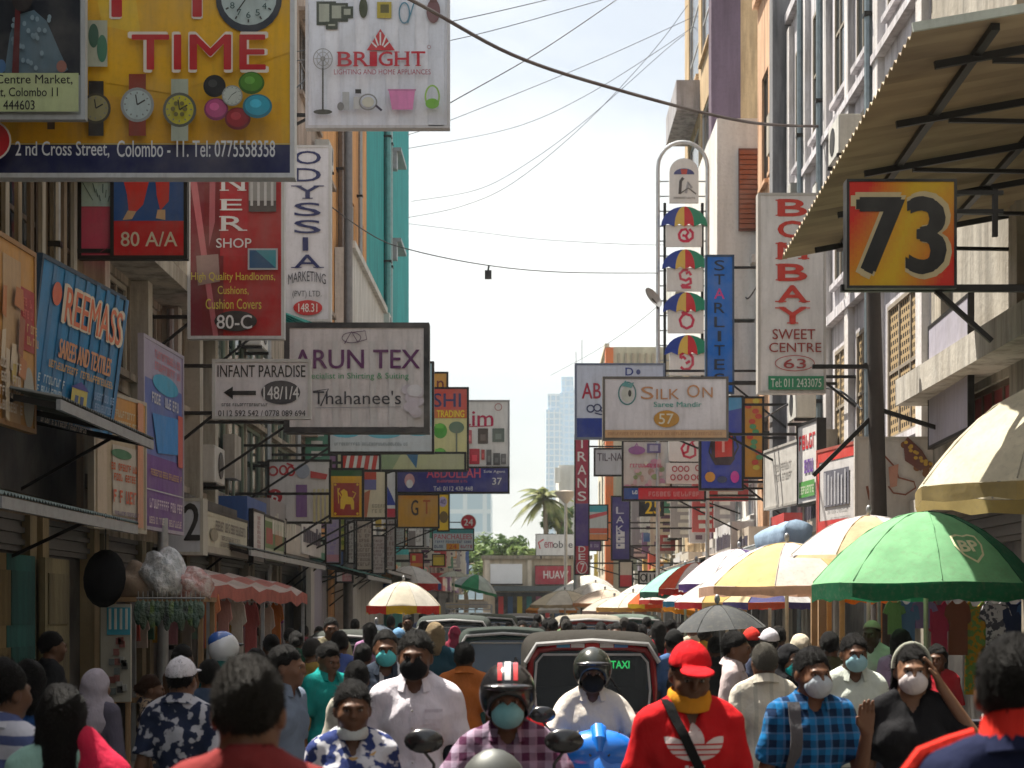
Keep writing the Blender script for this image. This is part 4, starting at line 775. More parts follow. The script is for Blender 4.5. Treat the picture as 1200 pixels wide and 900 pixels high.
def d(f): f.rect(507, 620, 555, 625, (.03, .26, .28)); f.text('PANCHALEES', 509, 626, 553, 632, (.5, .06, .1), .02); f.smear(510, 633, 552, 637, (.1, .12, .25), 1); f.rect(523, 637, 538, 644, (.62, .26, .02)); f.text('24', 526, 638, 535, 643, (.4, .03, .02)); f.smear(509, 638, 521, 643, (.1, .1, .2), 1); f.smear(540, 638, 554, 643, (.4, .06, .1), 1)
sign('teal topped pale sign with magenta capitals and a small orange panel', (507, 620, 555, 645), 62, (.50, .55, .58), d, 'L', th=.08)
def disc(label, px, py, r, Y, c, txt, sd):
    p = W(px, py, Y); s = r*Y/F; t = thing('shop_sign', label, 'sign', (p.x, Y, p.z-s)); b = MB(); b.lathe([(.001, 0), (s, 0), (s, .06), (.001, .06)], P_(c), 28, (p.x, Y-.03, p.z), 'y'); b.build('disc', t)
    e = MB(); e.lathe([(s*1.0, -.01), (s*1.08, -.01), (s*1.08, .07), (s*1.0, .07)], P_((.6, .55, .5)), 28, (p.x, Y-.03, p.z), 'y'); e.build('rim', t)
    f = Face(px-r, py-r, px+r, py+r, (p.x-s, Y-.03, p.z+s), (1, 0, 0), (0, 0, -1), (0, -1, 0), 2*s, 2*s); f.text(txt, px-r*.62, py-r*.45, px+r*.62, py+r*.45, WHT, .03); f.done(t)
    xw = XL(Y) if sd == 'L' else XR(Y); MB().bar((p.x, Y+.06, p.z), (xw, Y+.06, p.z), .04, .04, IRON).build('bracket', t)
disc('red disc sign numbered 24 above the far trees', 549, 612, 8.5, 66, (.5, .01, .03), '24', 'L')
def wsign(label, sd, y0, y1, d, z0, z1, bg, draw=None, **k):
    """board fixed along a wall; marks are addressed 0..100 across and 0..100 down"""
    g = -1 if sd == 'L' else 1; P = lambda y: (g*5+SL*y-g*d, y, z1)
    a, b = (P(y0), P(y1)) if sd == 'L' else (P(y1), P(y0))
    return sign(label, (0, 0, 100, 100), y0, bg, draw, None, corners=(a, b, z1-z0), **k)
sign('grey white corner board with a big slanted black number 2', (196, 586, 236, 648), 21.5, (.50, .52, .56), lambda f: (f.text('2', 216, 590, 234, 633, BLK, .03), f.poly([(198, 592), (206, 592), (202, 612), (196, 612)], BLK)), 'L', th=.3, frame=mat('paint', (.42, .4, .34)))
def d(f): f.rect(0, 0, 100, 12, (.5, .48, .36)); f.smear(25, 14, 95, 48, (.16, .14, .12), 1, 9); f.smear(35, 50, 80, 82, (.18, .16, .13), 2, 5); f.rect(0, 84, 100, 100, (.40, .37, .30)); f.ell(20, 55, 8, 16, (.25, .22, .15))
wsign('cream fascia board with old black lettering right of the slanted number 2', 'L', 22.7, 26.2, .62, 2.62, 3.19, (.52, .50, .38), d, th=.12)
wsign('thin white vertical board on the old left shop row', 'L', 26.5, 27.6, .66, 2.6, 3.4, (.60, .57, .54), lambda f: f.smear(35, 8, 65, 92, (.35, .12, .12), 9), th=.08)
def d(f): f.rect(10, 10, 100, 70, (.10, .18, .05)); f.rect(15, 25, 45, 60, (.35, .04, .03)); f.rect(55, 25, 90, 60, (.28, .12, .03)); f.smear(20, 76, 90, 96, (.3, .3, .2), 1)
wsign('green and red framed advertising board beside the thin white board', 'L', 27.8, 30.2, .6, 2.65, 3.4, (.44, .46, .34), d, th=.08)
wsign('pinkish grey blank fascia board past the green and red board', 'L', 30.4, 33.6, .6, 2.85, 3.45, (.46, .42, .38), None, th=.1)
sign('lilac and pink vertical cloth banner below the white sign with red script', (382, 607, 398, 660), 35, (.40, .34, .46), lambda f: (f.smear(385, 612, 395, 652, (.3, .25, .5), 6), f.rect(382, 650, 398, 658, (.5, .25, .3))), 'L', arms=1, th=.03)
sign('yellow leaf printed vertical banner', (399, 605, 404, 645), 37, (.5, .45, .08), lambda f: [f.ell(401.5, 612+k*8, 2, 3, (.2, .25, .03)) for k in range(4)], 'L', arms=1, th=.03)
for k, (x0, y0, x1, y1, Y, c, lb) in enumerate(((408, 612, 415, 660, 38, (.55, .52, .48), 'thin white pole banner left of the faded beige cloths'), (418, 610, 436, 668, 40, (.50, .42, .34), 'wide faded beige cloth banner with pink smudges'), (437, 628, 451, 672, 42, (.52, .46, .42), 'short pinkish grey cloth banner with a torn foot'), (453, 606, 463, 668, 45, (.42, .40, .38), 'grey vertical banner crowded with tiny dark print'), (464, 602, 474, 640, 48, (.36, .42, .40), 'greenish grey narrow banner'))):
    sign(lb, (x0, y0, x1, y1), Y, c, lambda f, q=(x0, y0, x1, y1): f.smear(q[0]+1, q[1]+4, q[2]-1, q[3]-4, (.22, .16, .15), 9), 'L', arms=1, th=.03, name='cloth_banner', cat='banner')
sign('small red and orange poster low on the far left row', (480, 648, 496, 668), 55, (.50, .05, .03), lambda f: (f.rect(483, 651, 487, 657, (.6, .5, .1)), f.rect(482, 660, 495, 664, (.6, .25, .05))), 'L', arms=1, th=.05)
sign('plain yellow square board low on the far left row', (507, 650, 521, 663), 58, (.62, .45, .05), lambda f: f.rect(508, 651, 520, 653, (.4, .25, .03)), 'L', arms=1, th=.05)
sign('white board with pink panel over a dark shop doorway on the left', (394, 670, 413, 682), 36.5, (.55, .25, .26), lambda f: (f.rect(394, 670, 401, 682, (.6, .56, .53)), f.smear(404, 672, 412, 680, (.6, .5, .5), 2)), 'L', arms=1, th=.06)
wsign('tall lilac roller panel standing in the left shop front', 'L', 34.6, 37.2, .5, 1.35, 2.75, (.34, .32, .40), lambda f: (f.rect(0, 0, 22, 100, (.5, .48, .46)), f.rect(78, 0, 84, 100, (.45, .43, .47))), th=.08, frame=mat('paint', (.5, .48, .45)), name='roller_panel', cat='panel')
# ------------------------------------------------------------------ shop signs, right side
def d(f):
    n = 36; w = 125.0/n
    for i in range(n):
        for j in range(36):
            x0 = 994+i*w; y0 = 212+j*3.4445; dx = (x0-1056)/62; dy = (y0-280)/62; k = min(1, max(0, abs(dx+dy*.3)*.8+.38*dx*dy))
            f.G.add([f.pt(*q, 1) for q in ((x0, y0+3.4445), (x0+w, y0+3.4445), (x0+w, y0), (x0, y0))], ((0, 1, 2, 3),), P_((.62, round(.38-.36*round(k*14)/14, 3), .008), .4))
    f.k = 2
    f.text('73', 1002, 228, 1110, 324, (.55, .45, .25), .10); f.text('73', 1007, 233, 1105, 319, BLK, .085)
sign('orange and yellow lightbox sign with a big black number 73 hung under the awning', (994, 212, 1119, 336), 12.2, (.6, .3, .01), d, None, th=.12, frame=mat('paint', (.01, .01, .011)), rim=.012)
t73 = [o for o in bpy.data.objects if o.get('label', '').endswith('under the awning')][0]
for py in (226, 248):
    q = W(1120, py, 12.27); MB().bar(q, (q.x+.34, q.y, q.z), .03, .03, IRON).build('bracket', t73)
q = W(1166, 222, 12.27); MB().bar(q, (q.x, q.y, q.z-.34), .035, .035, IRON).build('bracket', t73)
q = W(985, 338, 12.3); MB().bar(q, (XR(12.3), q.y, q.z), .05, .05, IRON).build('bracket', t73)
q = W(1097, 341, 12.3); MB().bar(q, (q.x+.4, q.y, q.z-.36), .035, .035, IRON).build('brace', t73)
def d(f):
    for i, q in enumerate('BOMBAY'): y = 234+i*25.3; f.text(q, 912, y, 945, y+19, (.52, .03, .015), .10, True)
    f.text('SWEET', 905, 386, 955, 398, (.26, .03, .02), .02); f.text('CENTRE', 901, 402, 962, 413, (.26, .03, .02), .02); f.ring(931, 426, 23, 9, 1, (.4, .05, .05)); f.text('63', 918, 421, 944, 432, (.30, .03, .03), .03); f.rect(900, 441, 965, 457, (.02, .22, .10)); f.text('Tel: 011 2433075', 903, 444, 962, 454, (.6, .64, .55), .01)
sign('tall white sweet shop sign with red capitals stacked downward and a green foot', (890, 228, 966, 459), 26.3, (.66, .63, .60), d, 'R', th=.2, frame=mat('paint', (.45, .42, .38)))
def d(f):
    for i, q in enumerate('STARLITES'): f.text(q, 837 if q != 'I' else 841, 305+i*16.6, 849 if q != 'I' else 845, 317+i*16.6, (.60, .04, .22) if i == 2 else (.01, .02, .04), .02)
sign('tall bright blue sign with small stacked letters, one of them pink', (828, 300, 859, 460), 33, (.005, .13, .48), d, 'R', th=.12, frame=mat('paint', (.02, .05, .1)))
def d(f):
    f.ring(735, 461, 10, 13, 1.6, (.05, .2, .2)); f.ell(735, 462, 7, 9, (.50, .52, .46)); f.ell(738, 461, 2, 4, BLK); f.poly([(728, 452), (733, 446), (737, 450), (743, 448), (740, 455)], (.1, .3, .3))
    f.text('S', 751, 453, 766, 468, (.45, .22, .10), .005); f.text('ILK', 769, 456, 796, 468, (.45, .22, .10), .005); f.text('O', 805, 451, 820, 466, (.45, .22, .10), .005); f.text('N', 823, 454, 835, 466, (.45, .22, .10), .005)
    f.text('Saree Mandir', 766, 471, 822, 477, (.03, .28, .22), .01); f.ell(781, 491, 15, 10, (.45, .22, .02)); f.text('57', 772, 485, 789, 497, (.62, .58, .45), .02); f.rect(709, 504, 851, 513, (.52, .32, .16)); f.smear(712, 506, 845, 511, (.38, .2, .1), 1)
sign('wide grey white saree shop sign with an orange oval numbered 57', (708, 443, 852, 514), 28, (.60, .58, .60), d, 'R', th=.18, frame=mat('paint', (.10, .09, .08)))
def d(f): f.rect(676, 490, 775, 513, (.008, .03, .22)); f.text('AB', 682, 449, 704, 467, (.35, .01, .04), .03); f.text('D', 733, 431, 742, 440, (.02, .04, .2), .04); f.ell(748, 436, 2.5, 3, (.02, .04, .2)); f.ell(742, 444, 2, 2, (.02, .04, .2)); f.ring(692, 479, 4, 4, 1.6, NAVY); f.ring(700, 478, 4, 4, 1.6, NAVY); f.ring(708, 480, 4, 3, 1.6, NAVY); f.line([(697, 484), (704, 486), (710, 485)], 1.5, NAVY)
sign('lavender grey sign with red capitals and a deep blue band behind the saree sign', (675, 427, 778, 513), 35, (.52, .54, .62), d, 'R', th=.2, frame=mat('paint', (.12, .14, .2)))
def d(f):
    f.poly([(822, 465), (870, 465), (870, 478), (822, 488)], (.05, .25, .45)); f.smear(828, 476, 848, 481, (.6, .64, .66), 1); f.poly([(833, 516), (835, 508), (847, 503), (859, 508), (861, 538), (856, 545), (838, 545), (834, 538)], (.03, .015, .02)); f.poly([(838, 512), (858, 511), (858, 535), (838, 536)], (.48, .03, .02)); f.rect(846, 508, 849, 530, (.6, .3, .25)); f.line([(835, 510), (831, 530), (836, 540)], 2, BLK); f.line([(860, 508), (865, 524), (859, 536)], 2, BLK); f.ell(832, 559, 6, 6, (.55, .25, .04)); f.ell(846, 562, 6, 4, (.03, .04, .1)); f.ell(861, 559, 5, 7, (.5, .04, .28))
sign('royal blue bag shop sign picturing a red backpack', (821, 465, 870, 573), 31.5, (.03, .05, .30), d, 'R', th=.14)
sign('narrow orange and yellow printed banner right of the backpack sign', (872, 466, 894, 560), 33, (.58, .26, .03), lambda f: [f.ell(876+random.random()*14, 470+k*6, 4, 3, random.choice(((.6, .06, .03), (.65, .5, .06), (.1, .3, .12)))) for k in range(14)], 'R', arms=1, th=.04)
def d(f):
    for k in range(34): f.ell(random.uniform(733, 782), random.uniform(540, 584), random.uniform(2, 5), random.uniform(2, 4), random.choice(((.5, .25, .35), (.25, .35, .15), (.6, .6, .5), (.42, .3, .25), (.6, .42, .45))))
    f.ell(746, 528, 10, 5, (.28, .1, .3)); f.rect(758, 520, 774, 531, (.12, .10, .25)); f.rect(761, 522, 771, 529, (.35, .35, .45)); f.smear(738, 543, 776, 549, (.5, .06, .15), 1); f.line([(740, 530), (746, 520), (750, 530)], 2, (.3, .1, .3))
sign('pale flowered sign with a purple crown under the saree sign', (730, 517, 786, 586), 38, (.56, .54, .50), d, 'R', th=.1)
def d(f): f.smear(760, 575, 822, 583, (.55, .2, .2), 1); f.rect(731, 572, 748, 585, (.02, .06, .25)); f.smear(737, 574, 747, 580, WHT, 1)
sign('thin red strip sign running right from the flowered sign', (730, 571, 826, 586), 37, (.50, .02, .03), d, 'R', th=.1)
sign('small grey board with dark capitals left of the flowered sign', (697, 526, 731, 557), 41, (.42, .43, .46), lambda f: f.text('TIL-NA', 700, 531, 729, 540, (.08, .06, .08), .02), 'R', arms=1, th=.08)
def d(f):
    f.rect(674, 510, 690, 590, (.32, .02, .06)); f.rect(674, 590, 690, 640, (.06, .03, .18)); f.rect(676, 640, 690, 658, (.40, .03, .05))
    for i, q in enumerate('TRANS'): f.text(q, 677, 514+i*15.5, 687, 525+i*15.5, WHT, .02)
    for i, q in enumerate('DE'): f.text(q, 678, 640+i*9, 686, 647+i*9, WHT, .02)
    f.ell(682, 665, 6, 7, (.45, .03, .05)); f.ring(682, 665, 6, 7, 1, WHT); f.text('7', 680, 660, 685, 670, WHT, .02)
sign('tall maroon and violet sign with white letters stacked downward', (674, 510, 690, 673), 50, (.3, .02, .06), d, 'R', th=.1)
sign('black board with a yellow number 25', (750, 585, 777, 604), 43, (.012, .012, .014), lambda f: f.text('25', 756, 586, 774, 602, (.70, .45, .02), .03), 'R', arms=1, th=.08)
def d(f):
    for i, q in enumerate('LAKE'): f.text(q, 722, 594+i*11, 731, 602+i*11, (.5, .5, .58), .01)
    for i in range(3): f.rect(722, 637-0+i*7-14, 732, 643+i*7-14, (.6, .6, .64)); f.rect(724, 638+i*7-14, 727, 640+i*7-14, (.05, .05, .2))
sign('dark indigo vertical sign with three white squares at its foot', (717, 582, 738, 656), 46, (.05, .04, .18), d, 'R', arms=1, th=.1)
sign('teal topped pale sign with an orange foot beside the maroon vertical sign', (680, 592, 712, 633), 54, (.45, .52, .54), lambda f: (f.rect(680, 592, 712, 600, (.05, .32, .4)), f.poly([(680, 606), (712, 599), (712, 603), (680, 611)], (.5, .08, .1)), f.rect(680, 619, 712, 625, (.5, .1, .06)), f.rect(680, 626, 712, 633, (.55, .22, .08))), 'R', arms=1, th=.08)
sign('small violet arched name board beneath the teal topped sign on the right', (682, 634, 704, 645), 56, (.12, .07, .22), lambda f: f.smear(684, 637, 702, 642, (.4, .35, .5), 1), 'R', arms=1, th=.05)
sign('white board with black rounded script above the far umbrellas', (749, 670, 772, 684), 40, (.64, .63, .6), lambda f: (f.ring(754, 677, 3, 4, 1.4, BLK), f.line([(758, 672), (758, 682)], 1.6, BLK), f.line([(762, 673), (762, 681), (767, 681), (767, 673)], 1.6, BLK)), 'R', arms=1, th=.05)
sign('red and cream banner board low on the right row', (726, 658, 741, 688), 45, (.50, .42, .34), lambda f: f.rect(726, 674, 741, 688, (.46, .02, .03)), 'R', arms=1, th=.04)
sign('white phone shop board with a red swoosh at the end of the street', (628, 626, 673, 651), 112.5, (.62, .61, .60), lambda f: (f.text('obile', 648, 634, 671, 642, (.03, .03, .04), .02), f.text('em', 638, 635, 648, 642, (.3, .03, .06), .02), f.line([(633, 643), (631, 636), (637, 632)], 1.6, (.5, .02, .03))), None, th=.15)
def stilt(o, px, py0, py1, Y):
    a = W(px, py0, Y); b = W(px, py1, Y); MB().bar(a, b, .12, .12, IRON).build('post', o)
s_ = [o for o in bpy.data.objects if o.get('label', '').startswith('white phone shop board')][0]; stilt(s_, 634, 651.5, 655, 112.55); stilt(s_, 668, 651.5, 655, 112.55)
sign('crimson board with white capitals on the far cream shop', (627, 663, 669, 685), 113.6, (.36, .015, .04), lambda f: f.text('HUAWEI', 637, 669, 676, 678, WHT, .03) if False else f.text('HUAW', 637, 669, 666, 678, WHT, .03), None, th=.15)
def d(f):
    f.rect(0, 0, 100, 14, (.58, .06, .05)); f.rect(0, 86, 100, 100, (.55, .05, .05)); f.rect(0, 14, 6, 86, (.58, .06, .05)); f.rect(94, 14, 100, 86, (.58, .06, .05)); f.rect(18, 26, 80, 70, (.14, .14, .17))
    for k in range(7): f.rect(20+k*8.5, 28+3*(k % 3), 23+k*8.5, 68, (.45, .45, .48))
    f.smear(30, 74, 80, 80, (.2, .2, .2), 1)
P1 = W(958, 530, 23.2); P2 = W(1006, 518, 21.8)
sign('white board with a red border and grey print angled over the right stalls', (0, 0, 100, 100), 23, (.60, .58, .58), d, None, corners=(P1, (P2.x, P2.y, P1.z), 1.1), th=.08, frame=mat('paint', (.4, .1, .08)))
def d(f): f.smear(8, 10, 92, 36, (.5, .03, .04), 1); f.smear(8, 42, 92, 66, (.14, .05, .3), 1); f.rect(10, 72, 90, 92, (.08, .28, .06)); f.smear(15, 76, 85, 90, (.5, .55, .4), 1)
P1 = W(935, 500, 26); P2 = W(958, 500, 25)
sign('small vertical board with red, violet and green bands', (0, 0, 100, 100), 26, (.62, .60, .58), d, None, corners=(P1, (P2.x, P2.y, P1.z), 1.2), th=.12)
P1 = W(896, 530, 28.6); P2 = W(936, 525, 26.6)
sign('blank grey white board left of the small banded board', (0, 0, 100, 100), 28, (.52, .50, .47), lambda f: f.smear(30, 25, 80, 60, (.42, .40, .38), 2), None, corners=(P1, (P2.x, P2.y, P1.z), .95), th=.12, frame=mat('paint', (.4, .38, .35)))
def d(f):
    for k in range(12): f.ell(1064+random.uniform(-8, 12)+k*1.6, 520+k*3+random.uniform(-2, 3), 4, 4, random.choice(((.25, .1, .03), (.6, .35, .05), (.12, .05, .1))))
    f.poly([(1058, 520), (1063, 512), (1080, 528), (1090, 545), (1078, 552), (1060, 540)], (.18, .07, .06))
    for k in range(14): f.ell(1062+k*1.9+random.uniform(-3, 3), 522+k*1.8+random.uniform(-6, 6), 2.4, 2, (.62, .38, .06))
    f.line([(1036, 535), (1048, 548), (1052, 560), (1070, 565), (1072, 572), (1060, 580), (1046, 578), (1040, 570)], 2, (.22, .06, .03)); f.poly([(1040, 548), (1052, 544), (1050, 570), (1042, 572)], (.5, .25, .18)); f.line([(1015, 570), (1018, 585), (1026, 592)], 3, (.2, .06, .03))
sign('long white shoe shop banner with brown sandals behind the dark pole', (1004, 514, 1094, 625), 21.3, (.58, .54, .50), d, 'R', th=.06, frame=mat('paint', (.5, .46, .42)), arms=1)
def d(f):
    f.rect(0, 0, 100, 100, (.34, .32, .38)); f.poly([(20, 30), (60, 20), (70, 70), (30, 80)], (.36, .20, .22)); f.rect(70, 0, 85, 100, (.42, .42, .50)); f.rect(0, 0, 12, 100, (.46, .46, .52)); f.ell(40, 25, 14, 10, (.25, .22, .26))
P1 = W(1093, 385, 20.8); P2 = W(1140, 372, 18.6)
sign('faded mauve portrait poster board high on the right wall', (0, 0, 100, 100), 20, (.36, .34, .4), d, None, corners=(P1, (P2.x, P2.y, P1.z), 1.45), th=.05, name='poster_board', cat='poster')
# the lattice tower of little umbrella plaques
Yt = 38.0; a = W(771, 450, Yt); b_ = W(829, 450, Yt)
t = thing('shop_sign', 'tall ladder sign of white plaques topped with painted rainbow umbrellas', 'sign', ((a.x+b_.x)/2, Yt, 0))
m = MB(); m.smooth = True; r0 = .045; zt = ZY(196, Yt); cxm = (a.x+b_.x)/2; rad = (b_.x-a.x)/2
arc = [(cxm-rad*math.cos(R(180*i/12)), Yt, zt+rad*1.02*math.sin(R(180*i/12))) for i in range(13)]
m.tube([(a.x, Yt, .12), (a.x, Yt, zt-.1)]+arc+[(b_.x, Yt, zt-.1), (b_.x, Yt, .12)], r0, mat('metal', (.5, .52, .53)), 8); m.build('arched_frame', t)
for k in range(15):
    z = ZY(212+k*17.5, Yt); MB().bar((a.x, Yt+.05, z), (b_.x, Yt+.05, z), .025, .025, STEEL).build('rung', t)
for px in (779, 823): q0 = W(px, 238, Yt+.06); q1 = W(px, 567, Yt+.06); MB().bar(q0, q1, .06, .06, IRON).build('upright', t)
def plaque(x0, y0, x1, y1, pts=None, name='plaque'):
    h = MB(); pts = pts or [(x0, y1), (x1, y1), (x1, y0), (x0, y0)]; w0 = [W(px, py, Yt) for px, py in pts]
    h.loft([[(p.x, Yt-.12, p.z) for p in w0], [(p.x, Yt-.02, p.z) for p in w0]], P_((.68, .67, .64), .6)); return h.build(name, t)
def pface(x0, y0, x1, y1): p = W(x0, y0, Yt); k = Yt/F; return Face(x0, y0, x1, y1, (p.x, Yt-.12, p.z), (1, 0, 0), (0, 0, -1), (0, -1, 0), (x1-x0)*k, (y1-y0)*k)
plaque(0, 0, 0, 0, [(784, 239), (818, 239), (818, 203)]+[(801+17*math.cos(R(q)), 203-16*math.sin(R(q))) for q in range(15, 180, 15)]+[(784, 203)])
f = pface(784, 186, 818, 239); f.ell(801, 206, 12, 7, (.05, .06, .2), a0=180, a1=360); f.poly([(797, 200), (805, 200), (804, 206), (798, 206)], (.5, .05, .03)); f.line([(796, 229), (797, 214), (800, 210)], 3.4, (.06, .05, .05)); f.line([(803, 228), (806, 215), (810, 222)], 3, (.35, .35, .36)); f.line([(797, 228), (806, 222), (815, 229)], 1.4, (.1, .09, .08)); f.smear(789, 232, 814, 235, (.2, .18, .16), 1); f.done(t)
UC = [(.01, .04, .28), (.62, .42, .08), (.52, .02, .03), (.01, .22, .12)]
KA = [[(796, 282), (795, 276), (798, 271), (803, 270), (806, 274), (803, 278), (799, 277)], [(796, 282), (800, 284), (806, 284), (811, 280), (811, 274), (807, 270)], [(803, 278), (806, 284)]]
DU = [[(806, 318), (800, 318), (796, 322), (797, 328), (803, 330), (808, 327)], [(803, 322), (807, 320), (809, 324)], [(808, 327), (809, 333), (803, 336), (798, 335)], [(798, 335), (799, 338), (809, 338)]]
RA = [[(798, 368), (805, 366), (808, 362)], [(799, 371), (796, 376), (798, 383), (804, 386), (810, 383), (812, 376), (809, 371), (803, 369), (799, 371)]]
OO = [[(797, 421), (800, 419), (803, 422)], [(797, 421), (797, 417), (801, 414), (807, 415), (811, 420), (811, 428), (807, 433), (801, 434), (797, 431)], [(803, 427), (808, 424)]]
for k, (cx, y0, y1, gl) in enumerate(((801, 243, 290, KA), (802, 293, 342, DU), (803, 343, 391, RA), (805, 393, 440, OO))):
    plaque(cx-21, y0+22, cx+21, y1)
    rx = 27; top = y0+1; bot = y0+24; g = MB()
    for s_ in range(4):                       # domed painted umbrella in four gores, standing proud of the plaque
        pts = []; n = 7
        e = [-1, -.42, 0, .42, 1]
        for i in range(n+1): v = i/n; pts.append((e[s_]*rx*math.sin(v*math.pi/2), top+(bot-top)*(1-math.cos(v*math.pi/2))))
        pts.append(((e[s_]+e[s_+1])/2*rx, bot-3))
        for i in range(n, 0, -1): v = i/n; pts.append((e[s_+1]*rx*math.sin(v*math.pi/2), top+(bot-top)*(1-math.cos(v*math.pi/2))))
        w0 = [W(cx+p[0], p[1], Yt) for p in pts]; g.loft([[(p.x, Yt-.17, p.z) for p in w0], [(p.x, Yt-.125, p.z) for p in w0]], P_(UC[s_], .5))
    g.build('painted_umbrella', t)
    f = pface(cx-21, y0+22, cx+21, y1)
    for ln in gl: f.line([(px+cx-801-(k and 0), py) if k == 0 else (px, py) for px, py in ln], 3.2, (.55, .03, .08), f.L)
    f.done(t)
plaque(783, 514, 823, 541); f = pface(783, 514, 823, 541); f.line([(802, 520), (798, 526), (801, 535), (808, 537), (814, 534), (814, 526), (810, 519), (806, 523), (805, 530), (800, 532)], 3, (.55, .03, .08), f.L); f.line([(810, 519), (813, 517)], 2, (.55, .03, .08), f.L); f.done(t)
plaque(780, 543, 823, 567); f = pface(780, 543, 823, 567)
for q, (px, py) in enumerate(((790, 550), (797, 550), (804, 550), (817, 549), (788, 560), (796, 560), (804, 560), (812, 560), (819, 560))): f.ring(px, py, 2.6, 3, 1.3, (.45, .05, .07))
f.done(t)
dish = thing('satellite_dish', 'small grey satellite dish fixed to the ladder sign', 'dish', tuple(W(768, 358, 37.7))); dp = W(764, 350, 37.7); b = MB(); b.smooth = True
rot = Euler((R(60), 0, R(50))).to_matrix(); pr = [(.001, 0), (.1, .006), (.2, .03), (.26, .055)]
b.lathe(pr, STEEL, 16); b.v = [tuple(dp+rot @ Vector(v)) for v in b.v]; b.build('reflector', dish); e = MB(); e.tube([dp, dp+Vector((.1, 0, -.12)), W(771, 362, Yt)], .02, IRON, 6); e.build('arm', dish)
# ------------------------------------------------------------------ awnings
TINR = mat('sheet', (.38, .31, .21), (.22, .17, .12), .7); TING = mat('sheet', (.16, .17, .15), (.08, .08, .07), .2)
aw = thing('awning', 'big corrugated awning sheet held out high over the right pavement', 'awning', (XR(14.5)-.1, 14.5, 5.9))
def AP(y, k): return Vector((2.62+.012*y+(XR(y)-.05-2.62-.012*y)*k, y, 5.52-(y-17.9)*.045+.42*k))
b = MB(); n = 84
for i in range(n):
    y0, y1 = 11.7+6.2*i/n, 11.7+6.2*(i+1)/n; z0, z1 = .045*(i % 2), .045*((i+1) % 2); U = Vector((0, 0, 1))
    b.quad(AP(y0, 0)+U*z0, AP(y0, 1)+U*z0, AP(y1, 1)+U*z1, AP(y1, 0)+U*z1, TINR)
    b.quad(AP(y0, 0)+U*(z0+.005), AP(y0, 1)+U*(z0+.005), AP(y1, 1)+U*(z1+.005), AP(y1, 0)+U*(z1+.005), TINR)
b.build('roof_sheet', aw)
MB().bar(AP(11.66, -.01)+Vector((0, 0, .02)), AP(11.66, 1), .03, .06, mat('paint', (.5, .55, .5))).build('edge_trim', aw)
for y in (12.3, 13.6, 14.9, 16.2, 17.5):
    b = MB(); b.bar(AP(y, .12)-Vector((0, 0, .06)), AP(y, 1)-Vector((0, 0, .06)), .04, .055, IRON); b.bar(AP(y, .3)-Vector((0, 0, .1)), AP(y, 1)-Vector((0, 0, .42)), .035, .035, IRON); b.build('truss', aw)
for k in (.25, .72): MB().bar(AP(11.8, k)-Vector((0, 0, .028)), AP(17.8, k)-Vector((0, 0, .028)), .06, .05, IRON).build('purlin', aw)
canopy_sheet('grey tin awning sheet under the leaning blue banner', 'L', 13.4, 16.7, 0, 1.3, 3.75, 3.5, TING)
canopy_sheet('low dark tin awning with a pale edge above the left stall', 'L', 11.6, 15.6, 0, 1.4, 2.95, 2.62, mat('sheet', (.20, .25, .23), (.12, .14, .13), .3))
canopy_sheet('rusty tin shop awning past the slanted number 2', 'L', 24.6, 33.5, 0, .95, 2.95, 2.72, TING)
canopy_sheet('small green tin awning beside the tall lilac panel', 'L', 36.4, 42.5, 0, 1.5, 3.0, 2.6, mat('sheet', (.02, .10, .07), (.02, .06, .05), .3))
canopy_sheet('faded tin awning along the far left shops', 'L', 44, 66, 0, 1.3, 3.2, 2.9, mat('sheet', (.32, .28, .22), None, .4))
canopy_sheet('grey tin awning over the shops behind the white umbrellas', 'R', 27.2, 36, 0, 1.2, 3.25, 2.95, mat('sheet', (.30, .32, .33), None, .3))
canopy_sheet('brown tin awning along the far right shops', 'R', 38, 56, 0, 1.3, 3.3, 3.0, mat('sheet', (.34, .27, .2), None, .4))
b = MB(); b.smooth = True; p0, p1 = W(899, 633, 26.2), W(936, 622, 24.6); L = [p0.lerp(p1, i/9) for i in range(10)]
b.loft([[(p.x+.20*math.cos(a)*(1+.12*math.sin(i*2.1+a*3)), p.y, p.z+.17*math.sin(a)*(1+.12*math.sin(i*1.7+a*2))-(.12 if math.sin(a) < -.3 else 0)) for a in [2*math.pi*k/14 for k in range(14)]] for i, p in enumerate(L)], mat('cloth', (.22, .30, .40))); tag(b.build('rolled_tarpaulin', smooth='all'), 'bundled blue grey tarpaulin on the edge of the right hand tin awning', 'tarpaulin')
# ------------------------------------------------------------------ poles
def pole(label, px, Y, ztop, r0, r1, m, arms=(), lean=0, name='utility_pole'):
    x0 = (px-CX)*Y/F; t = thing(name, label, 'pole', (x0, Y, 0)); b = MB(); b.smooth = True; b.tube([(x0, Y, -.02), (x0+lean*.5, Y, ztop*.5), (x0+lean, Y, ztop)], [r0, (r0+r1)/2, r1], m, 12); b.build('shaft', t)
    for z, l, dz in arms: e = MB(); xx = x0+lean*z/ztop; e.bar((xx-(l if l > 0 else 0)*.0, Y, z), (xx+l, Y, z+dz), .05, .05, IRON); e.build('cross_arm', t)
    return t
pole('thick dark street pole with iron struts in front of the shoe banner', 1036, 20.4, 5.75, .125, .085, mat('wall', (.06, .05, .045), None, .6), ((4.25, 1.1, -.35), (4.2, -.75, -.75), (4.75, -.75, 0)), lean=-.13)
pole('pale thin street pole beside the maroon vertical sign', 676, 58, 6.2, .13, .1, mat('metal', (.55, .55, .54)))
pole('grey lamp pole rising behind the orange building\'s signs', 408, 40, 13.5, .12, .1, mat('metal', (.20, .19, .19)))
pole('slim green grey post at the near left stall', 191, 19.7, 2.9, .07, .06, mat('metal', (.35, .35, .36)))
